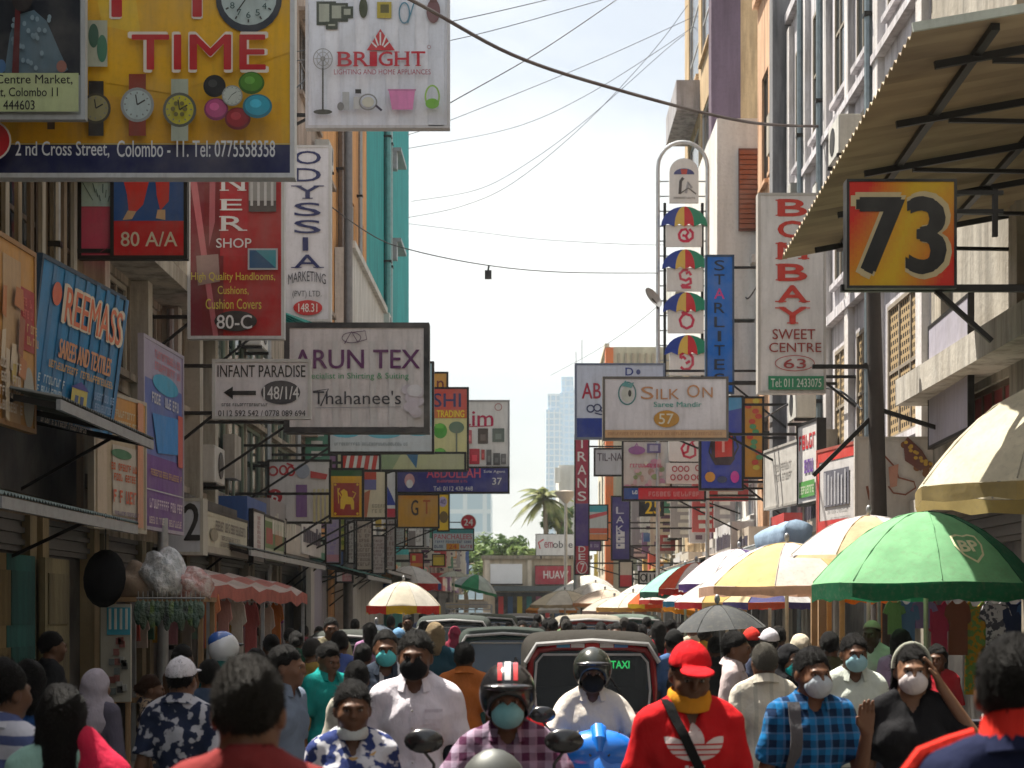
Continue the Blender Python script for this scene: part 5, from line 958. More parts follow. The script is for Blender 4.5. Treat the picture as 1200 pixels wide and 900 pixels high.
lp = pole('street lamp with a flat head near the far white block', 663, 90, 7.6, .1, .08, mat('metal', (.45, .42, .4)), name='street_lamp'); q = W(663, 572, 90); b = MB(); b.smooth = True; b.lathe([(.09, 0), (.55, .5), (.6, .62), (.001, .7)], mat('paint', (.5, .42, .36)), 12, (q.x, q.y, 7.5)); b.build('lamp_head', lp)
# ------------------------------------------------------------------ overhead wires
def wire(label, pts, r=.011, m=None, group='overhead wires across the street'):
    P = [W(*p) for p in pts]; Q = []
    for i in range(len(P)-1):
        p0, p1, p2, p3 = P[max(i-1, 0)], P[i], P[i+1], P[min(i+2, len(P)-1)]
        for k in range(8):
            s = k/8; Q.append(.5*((2*p1)+(p2-p0)*s+(2*p0-5*p1+4*p2-p3)*s*s+(3*p1-p0-3*p2+p3)*s**3))
    Q.append(P[-1]); b = MB(); b.smooth = True; b.tube(Q, r, m or mat('paint', (.03, .03, .035)), 6); return tag(b.build('overhead_wire'), label, 'wire', group)
wire('thick brown cable sagging from the top of the white appliance sign to the right awning', ((330, -70, 21), (478, -2, 22), (600, 64, 23), (720, 104, 24), (850, 138, 26), (920, 147, 28), (1010, 148, 30)), .024, mat('paint', (.10, .075, .07)))
for k, (lb, p) in enumerate((
 ('topmost faint wire climbing to the right above the thick cable', ((340, 62, 30), (525, 26, 33), (640, 0, 36), (760, -30, 40))),
 ('second faint wire running just below the topmost one', ((340, 72, 32), (525, 48, 36), (705, 0, 40), (800, -28, 43))),
 ('dark straight wire rising from the corner of the white appliance sign', ((345, 105, 26), (420, 35, 26.5), (430, 18, 27))),
 ('straight wire rising steeply to the top edge from beside the appliance sign', ((480, 150, 37), (525, 122, 38), (630, 62, 42), (722, 0, 47), (760, -28, 50))),
 ('thin pale wire slanting up through the middle of the sky', ((478, 158, 48), (530, 140, 48), (690, 75, 50), (812, 20, 53), (850, 2, 55))),
 ('sagging wire from the teal tower up to the tan building', ((478, 174, 60), (600, 150, 58), (690, 110, 56), (800, 40, 54), (842, 8, 53))),
 ('long sagging wire crossing low over the middle of the street', ((478, 255, 66), (540, 242, 64), (600, 215, 62), (680, 150, 60), (760, 66, 57), (806, 6, 55))),
 ('double wire beside the long sagging one', ((482, 236, 68), (560, 222, 66), (620, 190, 64), (690, 138, 60), (790, 50, 57), (845, 12, 55))),
 ('lowest wire hung level between the white appliance sign side and the ladder sign', ((340, 205, 27), (430, 272, 29), (482, 293, 31), (572, 311, 33), (660, 319, 35.5), (772, 320, 38))),
 ('faint level wire just above the lowest one', ((478, 262, 69), (560, 272, 66), (640, 281, 62), (770, 287, 58), (826, 280, 57))),
 ('wire slanting from the ladder sign down toward the skyline', ((826, 300, 50), (760, 368, 60), (700, 410, 80), (645, 440, 95))))):
    wire(lb, p, .0095 if k not in (2, 3) else .014)
p = W(573, 311, 33); b = MB(); b.tube([p, p-Vector((.02, 0, .12))], .02, DARK, 6); b.box(p.x-.08, p.x+.05, 32.95, 33.05, p.z-.26, p.z-.1, DARK); tag(b.build('cable_tangle'), 'little dark tangle hanging from the lowest wire', 'cable')
for k, (lb, p) in enumerate((('cable drooping along the facade above the slanted number 2', ((98, 560, 19.2), (160, 566, 21), (215, 578, 23.6), (262, 600, 27), (300, 607, 31))), ('black cable looping under the awning of the old left shops', ((235, 632, 25), (270, 648, 27.5), (300, 640, 30), (345, 655, 34))), ('cable strung along the right facade below the red bordered board', ((1010, 480, 25), (975, 455, 27), (930, 470, 30), (880, 500, 36))), ('bundle of grey cable sagging over the white panelled building', ((890, 330, 36.5), (876, 350, 38), (868, 335, 40), (850, 345, 44))))):
    wire(lb, p, .018, group='cables along the facades')
# ------------------------------------------------------------------ umbrellas
def umbrella(label, cpx, rpy, Y, Rr, dome, cols, val=None, vlen=.16, tilt=(0, 0), group='market umbrellas over the stalls', hand=False, n=8, rot0=0.2, deco=None, ztip=True):
    c = W(cpx, rpy, Y); base = Vector((c.x, Y, 0)); t = thing('umbrella', label, 'umbrella', (base if not hand else c-Vector((0, 0, .55))), group)
    tm = Matrix.Rotation(R(tilt[0]), 3, 'X') @ Matrix.Rotation(R(tilt[1]), 3, 'Y')
    def pt(a, f, dz=0):              # angle in gores, 0..1 from the tip
        g = a % 1; sc = 1-.055*math.sin(math.pi*g)*f*f; an = rot0+2*math.pi*a/n; r = Rr*f*sc
        z = dome*(1-f**1.9)+.05*dome*math.sin(math.pi*g)*f*(1-f)*-1.5+.012*math.sin(an*5+f*9)*Rr*.5*f; return c+tm @ Vector((r*math.cos(an), r*math.sin(an), z+dz))
    b = MB(); b.smooth = True; st = 4; rg = 7
    for q in range(n):
        m = mat('canopy', cols[q % len(cols)])
        for i in range(st):
            for j in range(rg):
                a0, a1, f0, f1 = q+i/st, q+(i+1)/st-1e-6, j/rg, (j+1)/rg
                if i == st-1: a1 = q+1-1e-7
                A, B, C, D = pt(a0, f0), pt(a0, f1), pt(a1, f1), pt(a1, f0)
                if j == 0: b.add((A, B, C), ((0, 1, 2),), m)
                else: b.quad(A, B, C, D, m)
    cn = b.build('canopy', t, smooth='all', merge=True)
    if val is not None:
        v = MB(); v.smooth = True
        for q in range(n):
            m = mat('canopy', val[q % len(val)])
            for i in range(st):
                a0, a1 = q+i/st, q+(i+1)/st-1e-6; w = lambda a: vlen*(1+.15*math.sin(a*9))
                v.quad(pt(a0, 1.003), pt(a0, 1.0)-Vector((0, 0, w(a0))), pt(a1, 1.0)-Vector((0, 0, w(a1))), pt(a1, 1.003), m)
        v.build('valance', t)
    rb = MB()
    for q in range(n): rb.tube([pt(q+1e-4, .02, -.012), pt(q+1e-4, .5, -.014), pt(q+1e-4, .985, -.012)], .009 if not hand else .004, STEEL, 5)
    hub = c+tm @ Vector((0, 0, dome*.35))
    for q in range(n): rb.tube([hub, pt(q+1e-4, .5, -.02)], .007 if not hand else .003, STEEL, 4)
    rb.build('rib_frame', t)
    sm = MB()
    for q in range(n): sm.tube([pt(q+1e-4, f, .004) for f in (.03, .25, .5, .75, .99)], .006 if not hand else .003, mat('cloth', tuple(v*.55 for v in cols[q % len(cols)])), 4)
    sm.build('seam', t)
    tip = c+tm @ Vector((0, 0, dome+.06)); p = MB(); p.smooth = True
    if hand: low = c+tm @ Vector((0, 0, -.5)); p.tube([low, tip], .008, STEEL, 6); p.tube([low-Vector((0, 0, .0)), low-Vector((.0, 0, .07)), low-Vector((.03, 0, .1))], .014, DARK, 8)
    else: p.tube([base, hub, tip], .022, mat('metal', (.6, .55, .45)), 8)
    p.build('pole', t)
    if not hand: f = MB(); f.smooth = True; f.lathe([(.001, 0), (.26, 0), (.26, .07), (.06, .12), (.035, .3), (.001, .3)], mat('wall', (.3, .3, .3)), 14, base); f.build('base_weight', t)
    e = MB(); e.smooth = True; e.ell(tip, (.03, .03, .05), STEEL, 8, 6); e.build('finial', t)
    if deco: deco(t, pt, c)
    return t
CRM = (.72, .66, .50); LG = (.24, .54, .28); DG = (.015, .15, .07)
umbrella('large cream umbrella with a dusty gold fringe, nearest on the right', 1246, 573, 12.6, 1.12, .80, [CRM, tuple(v*.94 for v in CRM)], [(.46, .36, .16), (.40, .30, .12)], .12)
def bp(t, pt, c):
    f = MB(); q = 5.52
    def sp(u, v): return pt(q+u, v, .012)
    out = [(-.26, .60), (-.13, .575), (0, .59), (.13, .575), (.26, .60), (.25, .70), (.16, .80), (0, .87), (-.16, .80), (-.25, .70)]
    mm = mat('paint', (.80, .78, .48), None, .3)
    for i in range(len(out)):
        a, b2 = out[i], out[(i+1) % len(out)]; k = .86; ci = lambda p: (p[0]*k, .71+(p[1]-.71)*k)
        f.quad(sp(*a), sp(*b2), sp(*ci(b2)), sp(*ci(a)), mm)
    vs, fs = glyphs('BP', .03); ax = [v[0] for v in vs]; ay = [v[1] for v in vs]
    f.add([sp(.17*(2*(v[0]-min(ax))/(max(ax)-min(ax))-1), .765-.12*(v[1]-min(ay))/(max(ay)-min(ay))) for v in vs], fs, mm)
    f.build('printed_emblem', t)
umbrella('light green umbrella with a cream shield emblem over the right hand stall', 1085, 684, 15.6, 1.03, .66, [LG, LG, LG, LG, LG, LG, (.02, .16, .08), (.05, .30, .14)], [DG], .15, deco=bp, rot0=.681)  # right-hand gores coloured darker for the side turned from the sun
umbrella('pale lilac and orange umbrella half hidden behind the green one', 1018, 652, 17.6, .85, .42, [(.64, .60, .64), (.70, .66, .64), (.70, .52, .32)], None)
umbrella('big white, yellow and pinkish patched umbrella left of the green one', 922, 688, 19.2, 1.0, .50, [(.70, .64, .60), (.70, .52, .22), (.72, .68, .66), (.70, .66, .64), (.70, .54, .25), (.7, .62, .58), (.70, .52, .24), (.70, .64, .62)], [(.60, .38, .28)], .10, rot0=.5)
umbrella('white umbrella with a violet rim panel behind the yellow patched one', 866, 685, 25, .92, .52, [(.72, .66, .72), (.70, .66, .68), (.10, .06, .20), (.72, .68, .72)], [(.10, .05, .22), (.7, .6, .6)], .10)
umbrella('mint green umbrella with a dark rim in the right row', 803, 694, 31, .86, .46, [(.30, .60, .50), (.26, .55, .44)], [(.03, .10, .07)], .10)
umbrella('red, white and orange umbrella tucked behind the mint one', 816, 690, 27.5, .62, .42, [(.62, .08, .03), (.68, .6, .55), (.62, .25, .15)], [(.5, .04, .03)], .1, rot0=.9)
umbrella('light blue and white umbrella low in the right row', 826, 705, 29, .74, .30, [(.35, .58, .68), (.66, .66, .66), (.02, .16, .28)], [(.02, .14, .24)], .09)
umbrella('pinkish white umbrella with a crimson rim above the grey hand umbrella', 852, 706, 23.5, .75, .34, [(.70, .62, .58), (.70, .66, .62), (.66, .45, .14)], [(.48, .03, .04), (.6, .45, .2)], .09)
umbrella('white and blue striped beach umbrella low between the yellow and green ones', 902, 706, 21.5, .62, .26, [(.66, .66, .66), (.62, .5, .3), (.08, .08, .22)], [(.08, .07, .22), (.55, .1, .05)], .08)
umbrella('vivid orange umbrella dipping behind the others in the right row', 806, 715, 33, .52, .26, [(.68, .26, .02), (.66, .2, .02)], [(.66, .3, .02)], .1, tilt=(0, 12))
umbrella('yellow and red umbrella with a cream patch beside the orange one', 776, 708, 36, .75, .42, [(.68, .50, .03), (.64, .10, .02), (.68, .64, .45)], [(.66, .46, .02), (.6, .08, .02)], .09)
umbrella('white umbrella in the middle of the far right row', 698, 700, 52, .98, .44, [(.70, .66, .58), (.72, .70, .66)], [(.1, .12, .2), (.6, .56, .5)], .08)
umbrella('yellowish cream umbrella left of the white one in the far row', 662, 709, 47, .98, .40, [(.68, .60, .44), (.70, .66, .56)], [(.5, .4, .25)], .08)
umbrella('dusty beige umbrella at the front of the far right row', 720, 716, 41, .80, .34, [(.64, .60, .52), (.5, .46, .4), (.68, .64, .58)], [(.3, .2, .18)], .08)
umbrella('orange patched white umbrella at the left end of the far row', 648, 715, 58, .95, .42, [(.7, .66, .6), (.66, .25, .04), (.7, .66, .6)], [(.64, .22, .03), (.6, .55, .5)], .1)
umbrella('pink striped umbrella in the far right row', 748, 704, 48, .85, .36, [(.66, .52, .48), (.52, .16, .14), (.68, .6, .56)], None)
umbrella('brownish white umbrella deep in the far right row', 690, 688, 66, 1.0, .46, [(.70, .66, .6), (.66, .62, .56)], None)
for k, (lb, px, py, Y, Rr, dm, c, vv) in enumerate((('ivory umbrella leaning over the pink striped one', 764, 700, 43, .95, .40, (.72, .70, .66), (.6, .56, .5)), ('cream umbrella low at the near end of the far right row', 742, 712, 37, .85, .32, (.70, .66, .56), (.55, .3, .1)), ('chalk white umbrella touching the vertical maroon sign pole', 676, 698, 60, 1.05, .45, (.74, .73, .70), (.3, .32, .36)), ('pale peach umbrella between the white and the beige ones', 709, 707, 46, .9, .36, (.72, .58, .46), (.6, .3, .14)), ('off white umbrella with a red stripe by the orange one', 790, 703, 35, .72, .34, (.72, .68, .64), (.52, .04, .03)))):
    umbrella(lb, px, py, Y, Rr, dm, [c, tuple(v*.95 for v in c)], [vv], .09, rot0=.2+k*.13)
umbrella('white umbrella with a red and yellow fringe over a left hand stall', 473, 710, 31, .71, .44, [(.72, .68, .60), (.70, .64, .52)], [(.62, .03, .02), (.66, .42, .02)], .14, rot0=.4)
umbrella('multicoloured umbrella with a white top behind the fringed one', 480, 684, 53, 1.02, .55, [(.72, .70, .66), (.70, .66, .6), (.70, .66, .60)], [(.56, .03, .03), (.05, .12, .4), (.66, .38, .02)], .20, rot0=.3)
umbrella('green and white tilted umbrella beyond the left stalls', 556, 690, 62, .85, .52, [(.60, .66, .60), (.64, .66, .64), (.06, .34, .16)], [(.05, .3, .14)], .1, tilt=(0, 14))
umbrella('crushed beige umbrella between the multicoloured and the green white one', 532, 676, 60, .55, .20, [(.50, .48, .38), (.62, .6, .5)], None)
umbrella('grey hand umbrella carried open in the right hand crowd', 843, 738, 17.2, .49, .25, [(.09, .095, .10), (.11, .115, .12)], None, hand=True, tilt=(0, -4), group='umbrellas carried in the crowd')
umbrella('dark blue grey hand umbrella carried on the left of the crowd', 441, 745, 26, .33, .17, [(.10, .13, .18), (.12, .15, .2)], None, hand=True, group='umbrellas carried in the crowd')
# ------------------------------------------------------------------ vehicles
CANV = mat('canopy', (.10, .095, .08), None, .15); 
def tuktuk(label, px, Y, body, roof, glass, ztop=1.66, taxi=False, group='three wheeled taxis in the street', rz=0.0, s=1.0, trim=(.5, .5, .5)):
    x0 = (px-CX)*Y/F; t = thing('auto_rickshaw', label, 'auto rickshaw', (x0, Y+1.3, 0), group, rz, s*ztop/1.66)
    L = dict(world=False); G = mat('gloss', body); DKG = mat('gloss', (.012, .013, .013))
    def sec(y, w, z0, z1, r=.08, n=4):
        q = []
        for cx, cz, a in ((w-r, z0+r, -90), (w-r, z1-r, 0), (-w+r, z1-r, 90), (-w+r, z0+r, 180)):
            for i in range(n+1): an = R(a+90*i/n); q.append((cx+r*math.cos(an), y, cz+r*math.sin(an)))
        return q
    b = MB(); b.smooth = True; b.loft([sec(-1.22, .24, .36, .84, .1), sec(-1.16, .40, .32, .90, .12), sec(-1.0, .55, .30, .94, .1), sec(-.84, .59, .28, .95, .06)], G); b.build('front_cowl', t, **L)
    b = MB(); b.smooth = True; b.loft([sec(.3, .6, .28, .8, .06), sec(1.1, .62, .30, .86, .08), sec(1.3, .56, .36, .84, .1)], G); b.build('body', t, **L)
    b = MB(); b.box(-.6, .6, -.95, 1.2, .24, .30, DKG); b.build('floor', t, **L)
    b = MB(); b.smooth = True        # windscreen surround: rounded hoop leaning back
    hoop = [(-.56, -.86, .93), (-.565, -.83, 1.15), (-.55, -.79, 1.42), (-.48, -.775, 1.51), (-.3, -.77, 1.535), (.3, -.77, 1.535), (.48, -.775, 1.51), (.55, -.79, 1.42), (.565, -.83, 1.15), (.56, -.86, .93), (-.56, -.86, .93)]
    b.tube(hoop, .03, G, 8); b.tube([(-.5, -.885, .95), (-.52, -.85, 1.15), (-.50, -.81, 1.4), (-.44, -.80, 1.47), (.44, -.80, 1.47), (.50, -.81, 1.4), (.52, -.85, 1.15), (.5, -.885, .95)], .012, mat('paint', trim), 6); b.build('windscreen_frame', t, **L)
    b = MB(); b.add(hoop[:-1], (tuple(range(10)),), glass); b.build('windscreen', t, **L)
    def arch(y, w, zt, zs, r=.16, n=5):
        q = [(-w, y, zs)]
        for i in range(n+1): an = R(180-90*i/n); q.append((-w+r+r*math.cos(an), y, zt-r+r*math.sin(an)))
        for i in range(5): q.append((-w+r+(2*w-2*r)*(i+.5)/5, y, zt+.025*math.sin(math.pi*(i+.5)/5)))
        for i in range(n+1): an = R(90-90*i/n); q.append((w-r+r*math.cos(an), y, zt-r+r*math.sin(an)))
        q.append((w, y, zs)); return q
    rm = mat('cloth', roof); b = MB(); b.smooth = True
    b.loft([arch(-.84, .59, 1.58, 1.36), arch(-.78, .60, 1.63, 1.34), arch(-.2, .62, 1.665, 1.34), arch(.25, .62, 1.66, 1.34)], rm, cap=False, closed=False)
    b.loft([arch(.25, .62, 1.66, 1.34), arch(.30, .63, 1.66, .80), arch(1.0, .63, 1.64, .84), arch(1.22, .60, 1.56, .84), arch(1.3, .54, 1.40, .84)], rm, cap=False, closed=False)
    q = arch(1.3, .54, 1.40, .84); b.add(q, (tuple(range(len(q))),), rm); b.build('canvas_hood', t, **L)
    b = MB(); b.smooth = True; b.tube([(-.6, -.86, 1.40), (-.5, -.87, 1.565), (0, -.88, 1.60), (.5, -.87, 1.565), (.6, -.86, 1.40)], .022, mat('paint', trim), 6); b.build('hood_rim', t, **L)
    for sx in (-1, 1):
        b = MB(); b.smooth = True; b.tube([(sx*.59, -.82, .95), (sx*.61, -.4, .62), (sx*.61, .2, .62), (sx*.61, .3, .9)], .02, G, 6); b.build('side_rail', t, **L)
        b = MB(); b.smooth = True; b.lathe([(.001, 0), (.085, -.005), (.09, -.05), (.06, -.09), (.001, -.1)], CHROME, 14, (sx*.43, -1.07, .66), 'y'); h = b.build('headlight', t, **L)
        b = MB(); b.smooth = True; b.ell((sx*.43, -1.16, .66), (.07, .02, .07), mat('glass', (.6, .6, .58)), 12, 6); b.build('lens', h, **L)
        b = MB(); b.smooth = True; b.tube([(sx*.58, -.86, 1.0), (sx*.70, -.95, 1.05), (sx*.72, -.96, 1.12)], .012, DARK, 6); b.ell((sx*.73, -.965, 1.2), (.075, .025, .10), DKG, 12, 8); b.build('mirror', t, **L)
        b = MB(); b.smooth = True; b.lathe([(.1, -.06), (.2, -.065), (.23, -.04), (.23, .04), (.2, .065), (.1, .06)], RUBBER, 20, (sx*.54, .75, .23), 'x'); wv = b.build('wheel', t, **L)
        b = MB(); b.lathe([(.001, -.03), (.1, -.03), (.1, .03), (.001, .03)], STEEL, 16, (sx*.54, .75, .23), 'x'); b.build('rim', wv, **L)
        b = MB(); b.smooth = True; b.ell((sx*.50, -.97, .86), (.04, .03, .03), mat('gloss', (.6, .25, .02)), 8, 6); b.build('indicator', t, **L)
    b = MB(); b.smooth = True; b.lathe([(.1, -.05), (.19, -.055), (.22, -.03), (.22, .03), (.19, .055), (.1, .05)], RUBBER, 20, (0, -1.1, .22), 'x'); wv = b.build('wheel', t, **L)
    b = MB(); b.lathe([(.001, -.03), (.1, -.03), (.1, .03), (.001, .03)], STEEL, 16, (0, -1.1, .22), 'x'); b.build('rim', wv, **L)
    b = MB(); b.smooth = True; b.lathe([(.24, -.08), (.27, -.05), (.27, .05), (.24, .08)], G, 14, (0, -1.1, .22), 'x', R(-10), R(190)); b.build('mudguard', t, **L)
    b = MB(); b.box(-.5, .5, .45, .95, .30, .62, mat('cloth', (.03, .03, .035))); b.box(-.55, .55, .92, 1.08, .55, 1.1, mat('cloth', (.03, .03, .035))); b.build('passenger_seat', t, bevel=.03, **L)
    b = MB(); b.box(-.22, .22, -.3, .0, .30, .64, mat('cloth', (.03, .03, .035))); b.box(-.22, .22, .0, .07, .55, 1.05, mat('cloth', (.03, .03, .035))); b.build('driver_seat', t, bevel=.03, **L)
    b = MB(); b.tube([(-.3, -.62, .98), (0, -.72, 1.0), (.3, -.62, .98)], .016, DARK, 6); b.tube([(0, -.72, 1.0), (0, -.85, .5)], .03, DARK, 6); b.build('handlebar', t, **L)
    b = MB(); b.box(-.16, .16, -1.245, -1.235, .44, .56, mat('paint', (.6, .58, .5))); b.build('number_plate', t, **L)
    b = MB(); b.tube([(.06, -.9, .98), (.16, -.835, 1.28)], .008, DARK, 4); b.tube([(.16, -.835, 1.28), (.30, -.86, 1.05)], .006, DARK, 4); b.build('wiper', t, **L)
    if taxi:
        vs, fs = glyphs('TAXI', .02); ax = [v[0] for v in vs]; ay = [v[1] for v in vs]; b = MB()
        b.add([(.17+.17*(v[0]-min(ax))/(max(ax)-min(ax)), -.79, 1.345+.07*(v[1]-min(ay))/(max(ay)-min(ay))) for v in vs], fs, mat('lit', (.05, .75, .18), None, 1.1)); tb = MB(); tb.box(.15, .36, -.785, -.755, 1.325, 1.435, DARK); o = tb.build('taxi_sign', t, **L); b.build('lettering', o, **L)
        b = MB()
        for k, c in enumerate(((.05, .25, .45), (.6, .6, .6), (.5, .04, .04), (.6, .6, .6), (.05, .2, .5))): b.box(-.32+k*.13, -.2+k*.13, -.865+.0, -.855, 1.535, 1.57, mat('paint', c))
        b.build('sticker_strip', t, **L)
    return t
CL = mat('clear', (.16, .19, .19)); CLB = mat('glass', (.012, .045, .10))
tuktuk('red three wheeled taxi with a dusty brown hood and a lit green taxi light', 697, 14.6, (.26, .012, .016), (.035, .032, .028), CL, 1.63, True)
tuktuk('dark green three wheeled taxi with a blue windscreen behind the man in orange', 590, 21.5, (.01, .05, .045), (.035, .045, .04), CLB, 1.60)
tuktuk('black three wheeled taxi with a pale hood rim on the left of the lane', 529, 29, (.015, .018, .02), (.05, .06, .055), mat('glass', (.01, .03, .035)), 1.74)
tuktuk('dark three wheeled taxi mostly hidden among the crowd on the left', 404, 22.5, (.012, .03, .03), (.05, .055, .05), mat('glass', (.01, .02, .022)), 1.55)
tuktuk('three wheeled taxi with a cream hood beyond the red one', 692, 31, (.25, .02, .02), (.24, .22, .18), CLB, 1.74)
tuktuk('grey green hooded three wheeled taxi right of the cream hooded one', 743, 34, (.02, .06, .05), (.10, .13, .11), CLB, 1.74)
tuktuk('pale hooded three wheeled taxi deep in the far traffic', 610, 44, (.05, .05, .06), (.22, .21, .19), CLB, 1.74)
tuktuk('olive hooded three wheeled taxi left of the pale one in the far traffic', 573, 39, (.02, .04, .03), (.08, .09, .07), CLB, 1.74)
# van with a loaded roof rack far down the lane
vx = W(548, 716, 50).x; t = thing('van', 'white van with a roof rack of stacked cartons far down the lane', 'van', (vx, 51.5, 0)); VM = mat('gloss', (.42, .42, .40))
def vs_(y, w, z0, z1, wt): return [(-w, y, z0), (w, y, z0), (w, y, z0+(z1-z0)*.5), (wt, y, z1-.06), (wt-.08, y, z1), (-wt+.08, y, z1), (-wt, y, z1-.06), (-w, y, z0+(z1-z0)*.5)]
b = MB(); b.smooth = True; b.loft([vs_(-1.7, .74, .35, .75, .7), vs_(-1.55, .78, .3, .95, .74), vs_(-1.0, .8, .28, 1.75, .7), vs_(1.7, .8, .28, 1.78, .72), vs_(1.85, .76, .35, 1.5, .7)], VM); b.build('body', t, world=False)
b = MB(); b.quad((-.66, -1.5, 1.03), (.66, -1.5, 1.03), (.62, -1.06, 1.66), (-.62, -1.06, 1.66), CLB); b.build('windscreen', t, world=False)
for sx in (-1, 1):
    for y in (-1.05, 1.1): b = MB(); b.smooth = True; b.lathe([(.001, -.1), (.26, -.1), (.3, -.06), (.3, .06), (.26, .1), (.001, .1)], RUBBER, 18, (sx*.72, y, .3), 'x'); b.build('wheel', t, world=False)
    b = MB(); b.smooth = True; b.ell((sx*.55, -1.68, .66), (.12, .04, .08), mat('glass', (.6, .6, .6)), 10, 6); b.build('headlight', t, world=False)
    b = MB(); b.smooth = True; b.ell((sx*.92, -1.2, 1.15), (.09, .04, .12), DARK, 10, 6); b.build('mirror', t, world=False)
b = MB()
for sx in (-.66, -.22, .22, .66): b.bar((sx, -.9, 1.9), (sx, 1.6, 1.9), .035, .035, STEEL)
for k in range(7): b.bar((-.68, -.9+k*.41, 1.875), (.68, -.9+k*.41, 1.875), .03, .03, STEEL); b.bar((-.68, -.9+k*.41, 1.77), (-.68, -.9+k*.41, 2.02), .025, .025, STEEL); b.bar((.68, -.9+k*.41, 1.77), (.68, -.9+k*.41, 2.02), .025, .025, STEEL)
b.bar((-.68, -.9, 2.02), (.68, -.9, 2.02), .03, .03, STEEL); b.build('roof_rack', t, world=False)
for k, (dx, y, w, h, lb) in enumerate(((-.38, -.4, .6, .16, 'left'), (.3, -.4, .55, .20, 'middle'), (.05, .5, .8, .26, 'rear'))):
    z0 = 1.92; tag(MB().box(vx+dx-w/2, vx+dx+w/2, 51.5+y-.3, 51.5+y+.3, z0, z0+h, mat('wall', [(.46, .40, .30), (.5, .46, .4), (.40, .34, .25)][k], None, .4)).build('carton', bevel=.008), {'left': 'low tan carton at the front left of the van roof rack', 'middle': 'pale carton at the front right of the van roof rack', 'rear': 'widest brown carton at the back of the van roof rack'}[lb], 'carton', 'cartons on the van roof')
for k in range(9): pass
def motorbike(label, px, Y, col, x_off=0, kind=0):
    x0 = (px-CX)*Y/F; t = thing('motorcycle' if kind == 0 else 'scooter', label, 'motorbike', (x0, Y+.7, 0), None); G = mat('gloss', col); K = mat('gloss', (.015, .015, .017)); L = dict(world=False)
    for y, nm in ((-.66, 1), (.62, 0)):
        b = MB(); b.smooth = True; b.lathe([(.18, -.045), (.25, -.05), (.29, -.02), (.29, .02), (.25, .05), (.18, .045)], RUBBER, 24, (0, y, .29), 'x'); w = b.build('wheel', t, **L)
        b = MB(); b.lathe([(.16, -.03), (.185, -.03), (.185, .03), (.16, .03)], STEEL, 20, (0, y, .29), 'x')
        for k in range(8): a = k*math.pi/4; b.tube([(0, y, .29), (0, y+.17*math.cos(a), .29+.17*math.sin(a))], .008, STEEL, 4)
        b.build('rim', w, **L)
    for sx in (-1, 1): b = MB(); b.smooth = True; b.tube([(sx*.075, -.66, .29), (sx*.075, -.52, .80)], .02, STEEL, 8); b.build('fork', t, **L)
    b = MB(); b.smooth = True; b.lathe([(.30, -.07), (.33, -.05), (.33, .05), (.30, .07)], G, 14, (0, -.66, .29), 'x', R(10), R(170)); b.build('mudguard', t, **L)
    b = MB(); b.smooth = True; b.tube([(0, -.5, .82), (0, -.1, .55), (0, .3, .5), (0, .62, .3)], .035, K, 8); b.box(-.13, .13, -.15, .2, .22, .48, K); b.build('engine_frame', t, **L)
    b = MB(); b.smooth = True; b.ell((0, -.12, .78), (.15, .26, .13), G, 14, 10); b.build('fuel_tank', t, **L)
    b = MB(); b.smooth = True; b.loft([[(-.10, .08, .72), (.10, .08, .72), (.09, .08, .79), (-.09, .08, .79)], [(-.15, .3, .72), (.15, .3, .72), (.13, .3, .80), (-.13, .3, .80)], [(-.13, .75, .76), (.13, .75, .76), (.10, .75, .85), (-.10, .75, .85)]], mat('cloth', (.02, .02, .02))); b.build('saddle', t, bevel=.02, **L)
    b = MB(); b.smooth = True; b.loft([[(-.06, .2, .55), (.06, .2, .55), (.10, .2, .70), (-.10, .2, .70)], [(-.1, .5, .58), (.1, .5, .58), (.13, .5, .72), (-.13, .5, .72)], [(-.07, .85, .66), (.07, .85, .66), (.09, .85, .76), (-.09, .85, .76)]], G); b.build('tail_cover', t, **L)
    b = MB(); b.smooth = True; b.tube([(-.36, -.30, .99), (-.24, -.38, 1.02), (0, -.5, .97), (.24, -.38, 1.02), (.36, -.30, .99)], .014, CHROME, 8); b.build('handlebar', t, **L)
    for sx in (-1, 1):
        b = MB(); b.smooth = True; b.tube([(sx*.24, -.375, 1.02), (sx*.37, -.29, .988)], .02, RUBBER, 8); b.build('grip', t, **L)
        mxx = .28 if kind == 0 else .33; mz = .10 if kind == 0 else 0
        b = MB(); b.smooth = True; b.tube([(sx*.24, -.38, 1.02), (sx*(mxx-.04), -.44, 1.12+mz), (sx*mxx, -.43, 1.17+mz)], .007, DARK, 6); b.ell((sx*mxx, -.43, 1.21+mz), (.08, .025, .05), K, 14, 8); mo = b.build('mirror', t, **L)
        b = MB(); b.smooth = True; b.ell((sx*.2, -.60, .86), (.045, .05, .035), mat('gloss', (.6, .25, .02)), 10, 6); b.build('indicator', t, **L)
    if kind == 0:                    # round headlamp in a silver cowl
        b = MB(); b.smooth = True; b.ell((0, -.54, 1.08), (.15, .12, .21), mat('metal', (.11, .115, .11)), 18, 12); h = b.build('headlight', t, **L); b = MB(); b.smooth = True; b.ell((0, -.615, 1.12), (.10, .065, .10), mat('glass', (.65, .65, .62)), 14, 8); b.build('lens', h, **L)
        b = MB(); b.smooth = True; b.ell((0, -.49, 1.12), (.16, .07, .13), DARK, 16, 10); b.build('instrument_pod', t, **L)
    else:                            # full blue fairing with a crest down the middle
        b = MB(); b.smooth = True; S = lambda y, w, z0, z1: [(-w, y, z0), (0, y-.05, z0-.05), (w, y, z0), (w*1.02, y+.03, (z0+z1)/2), (w*.55, y+.05, z1-.02), (0, y, z1), (-w*.55, y+.05, z1-.02), (-w*1.02, y+.03, (z0+z1)/2)]
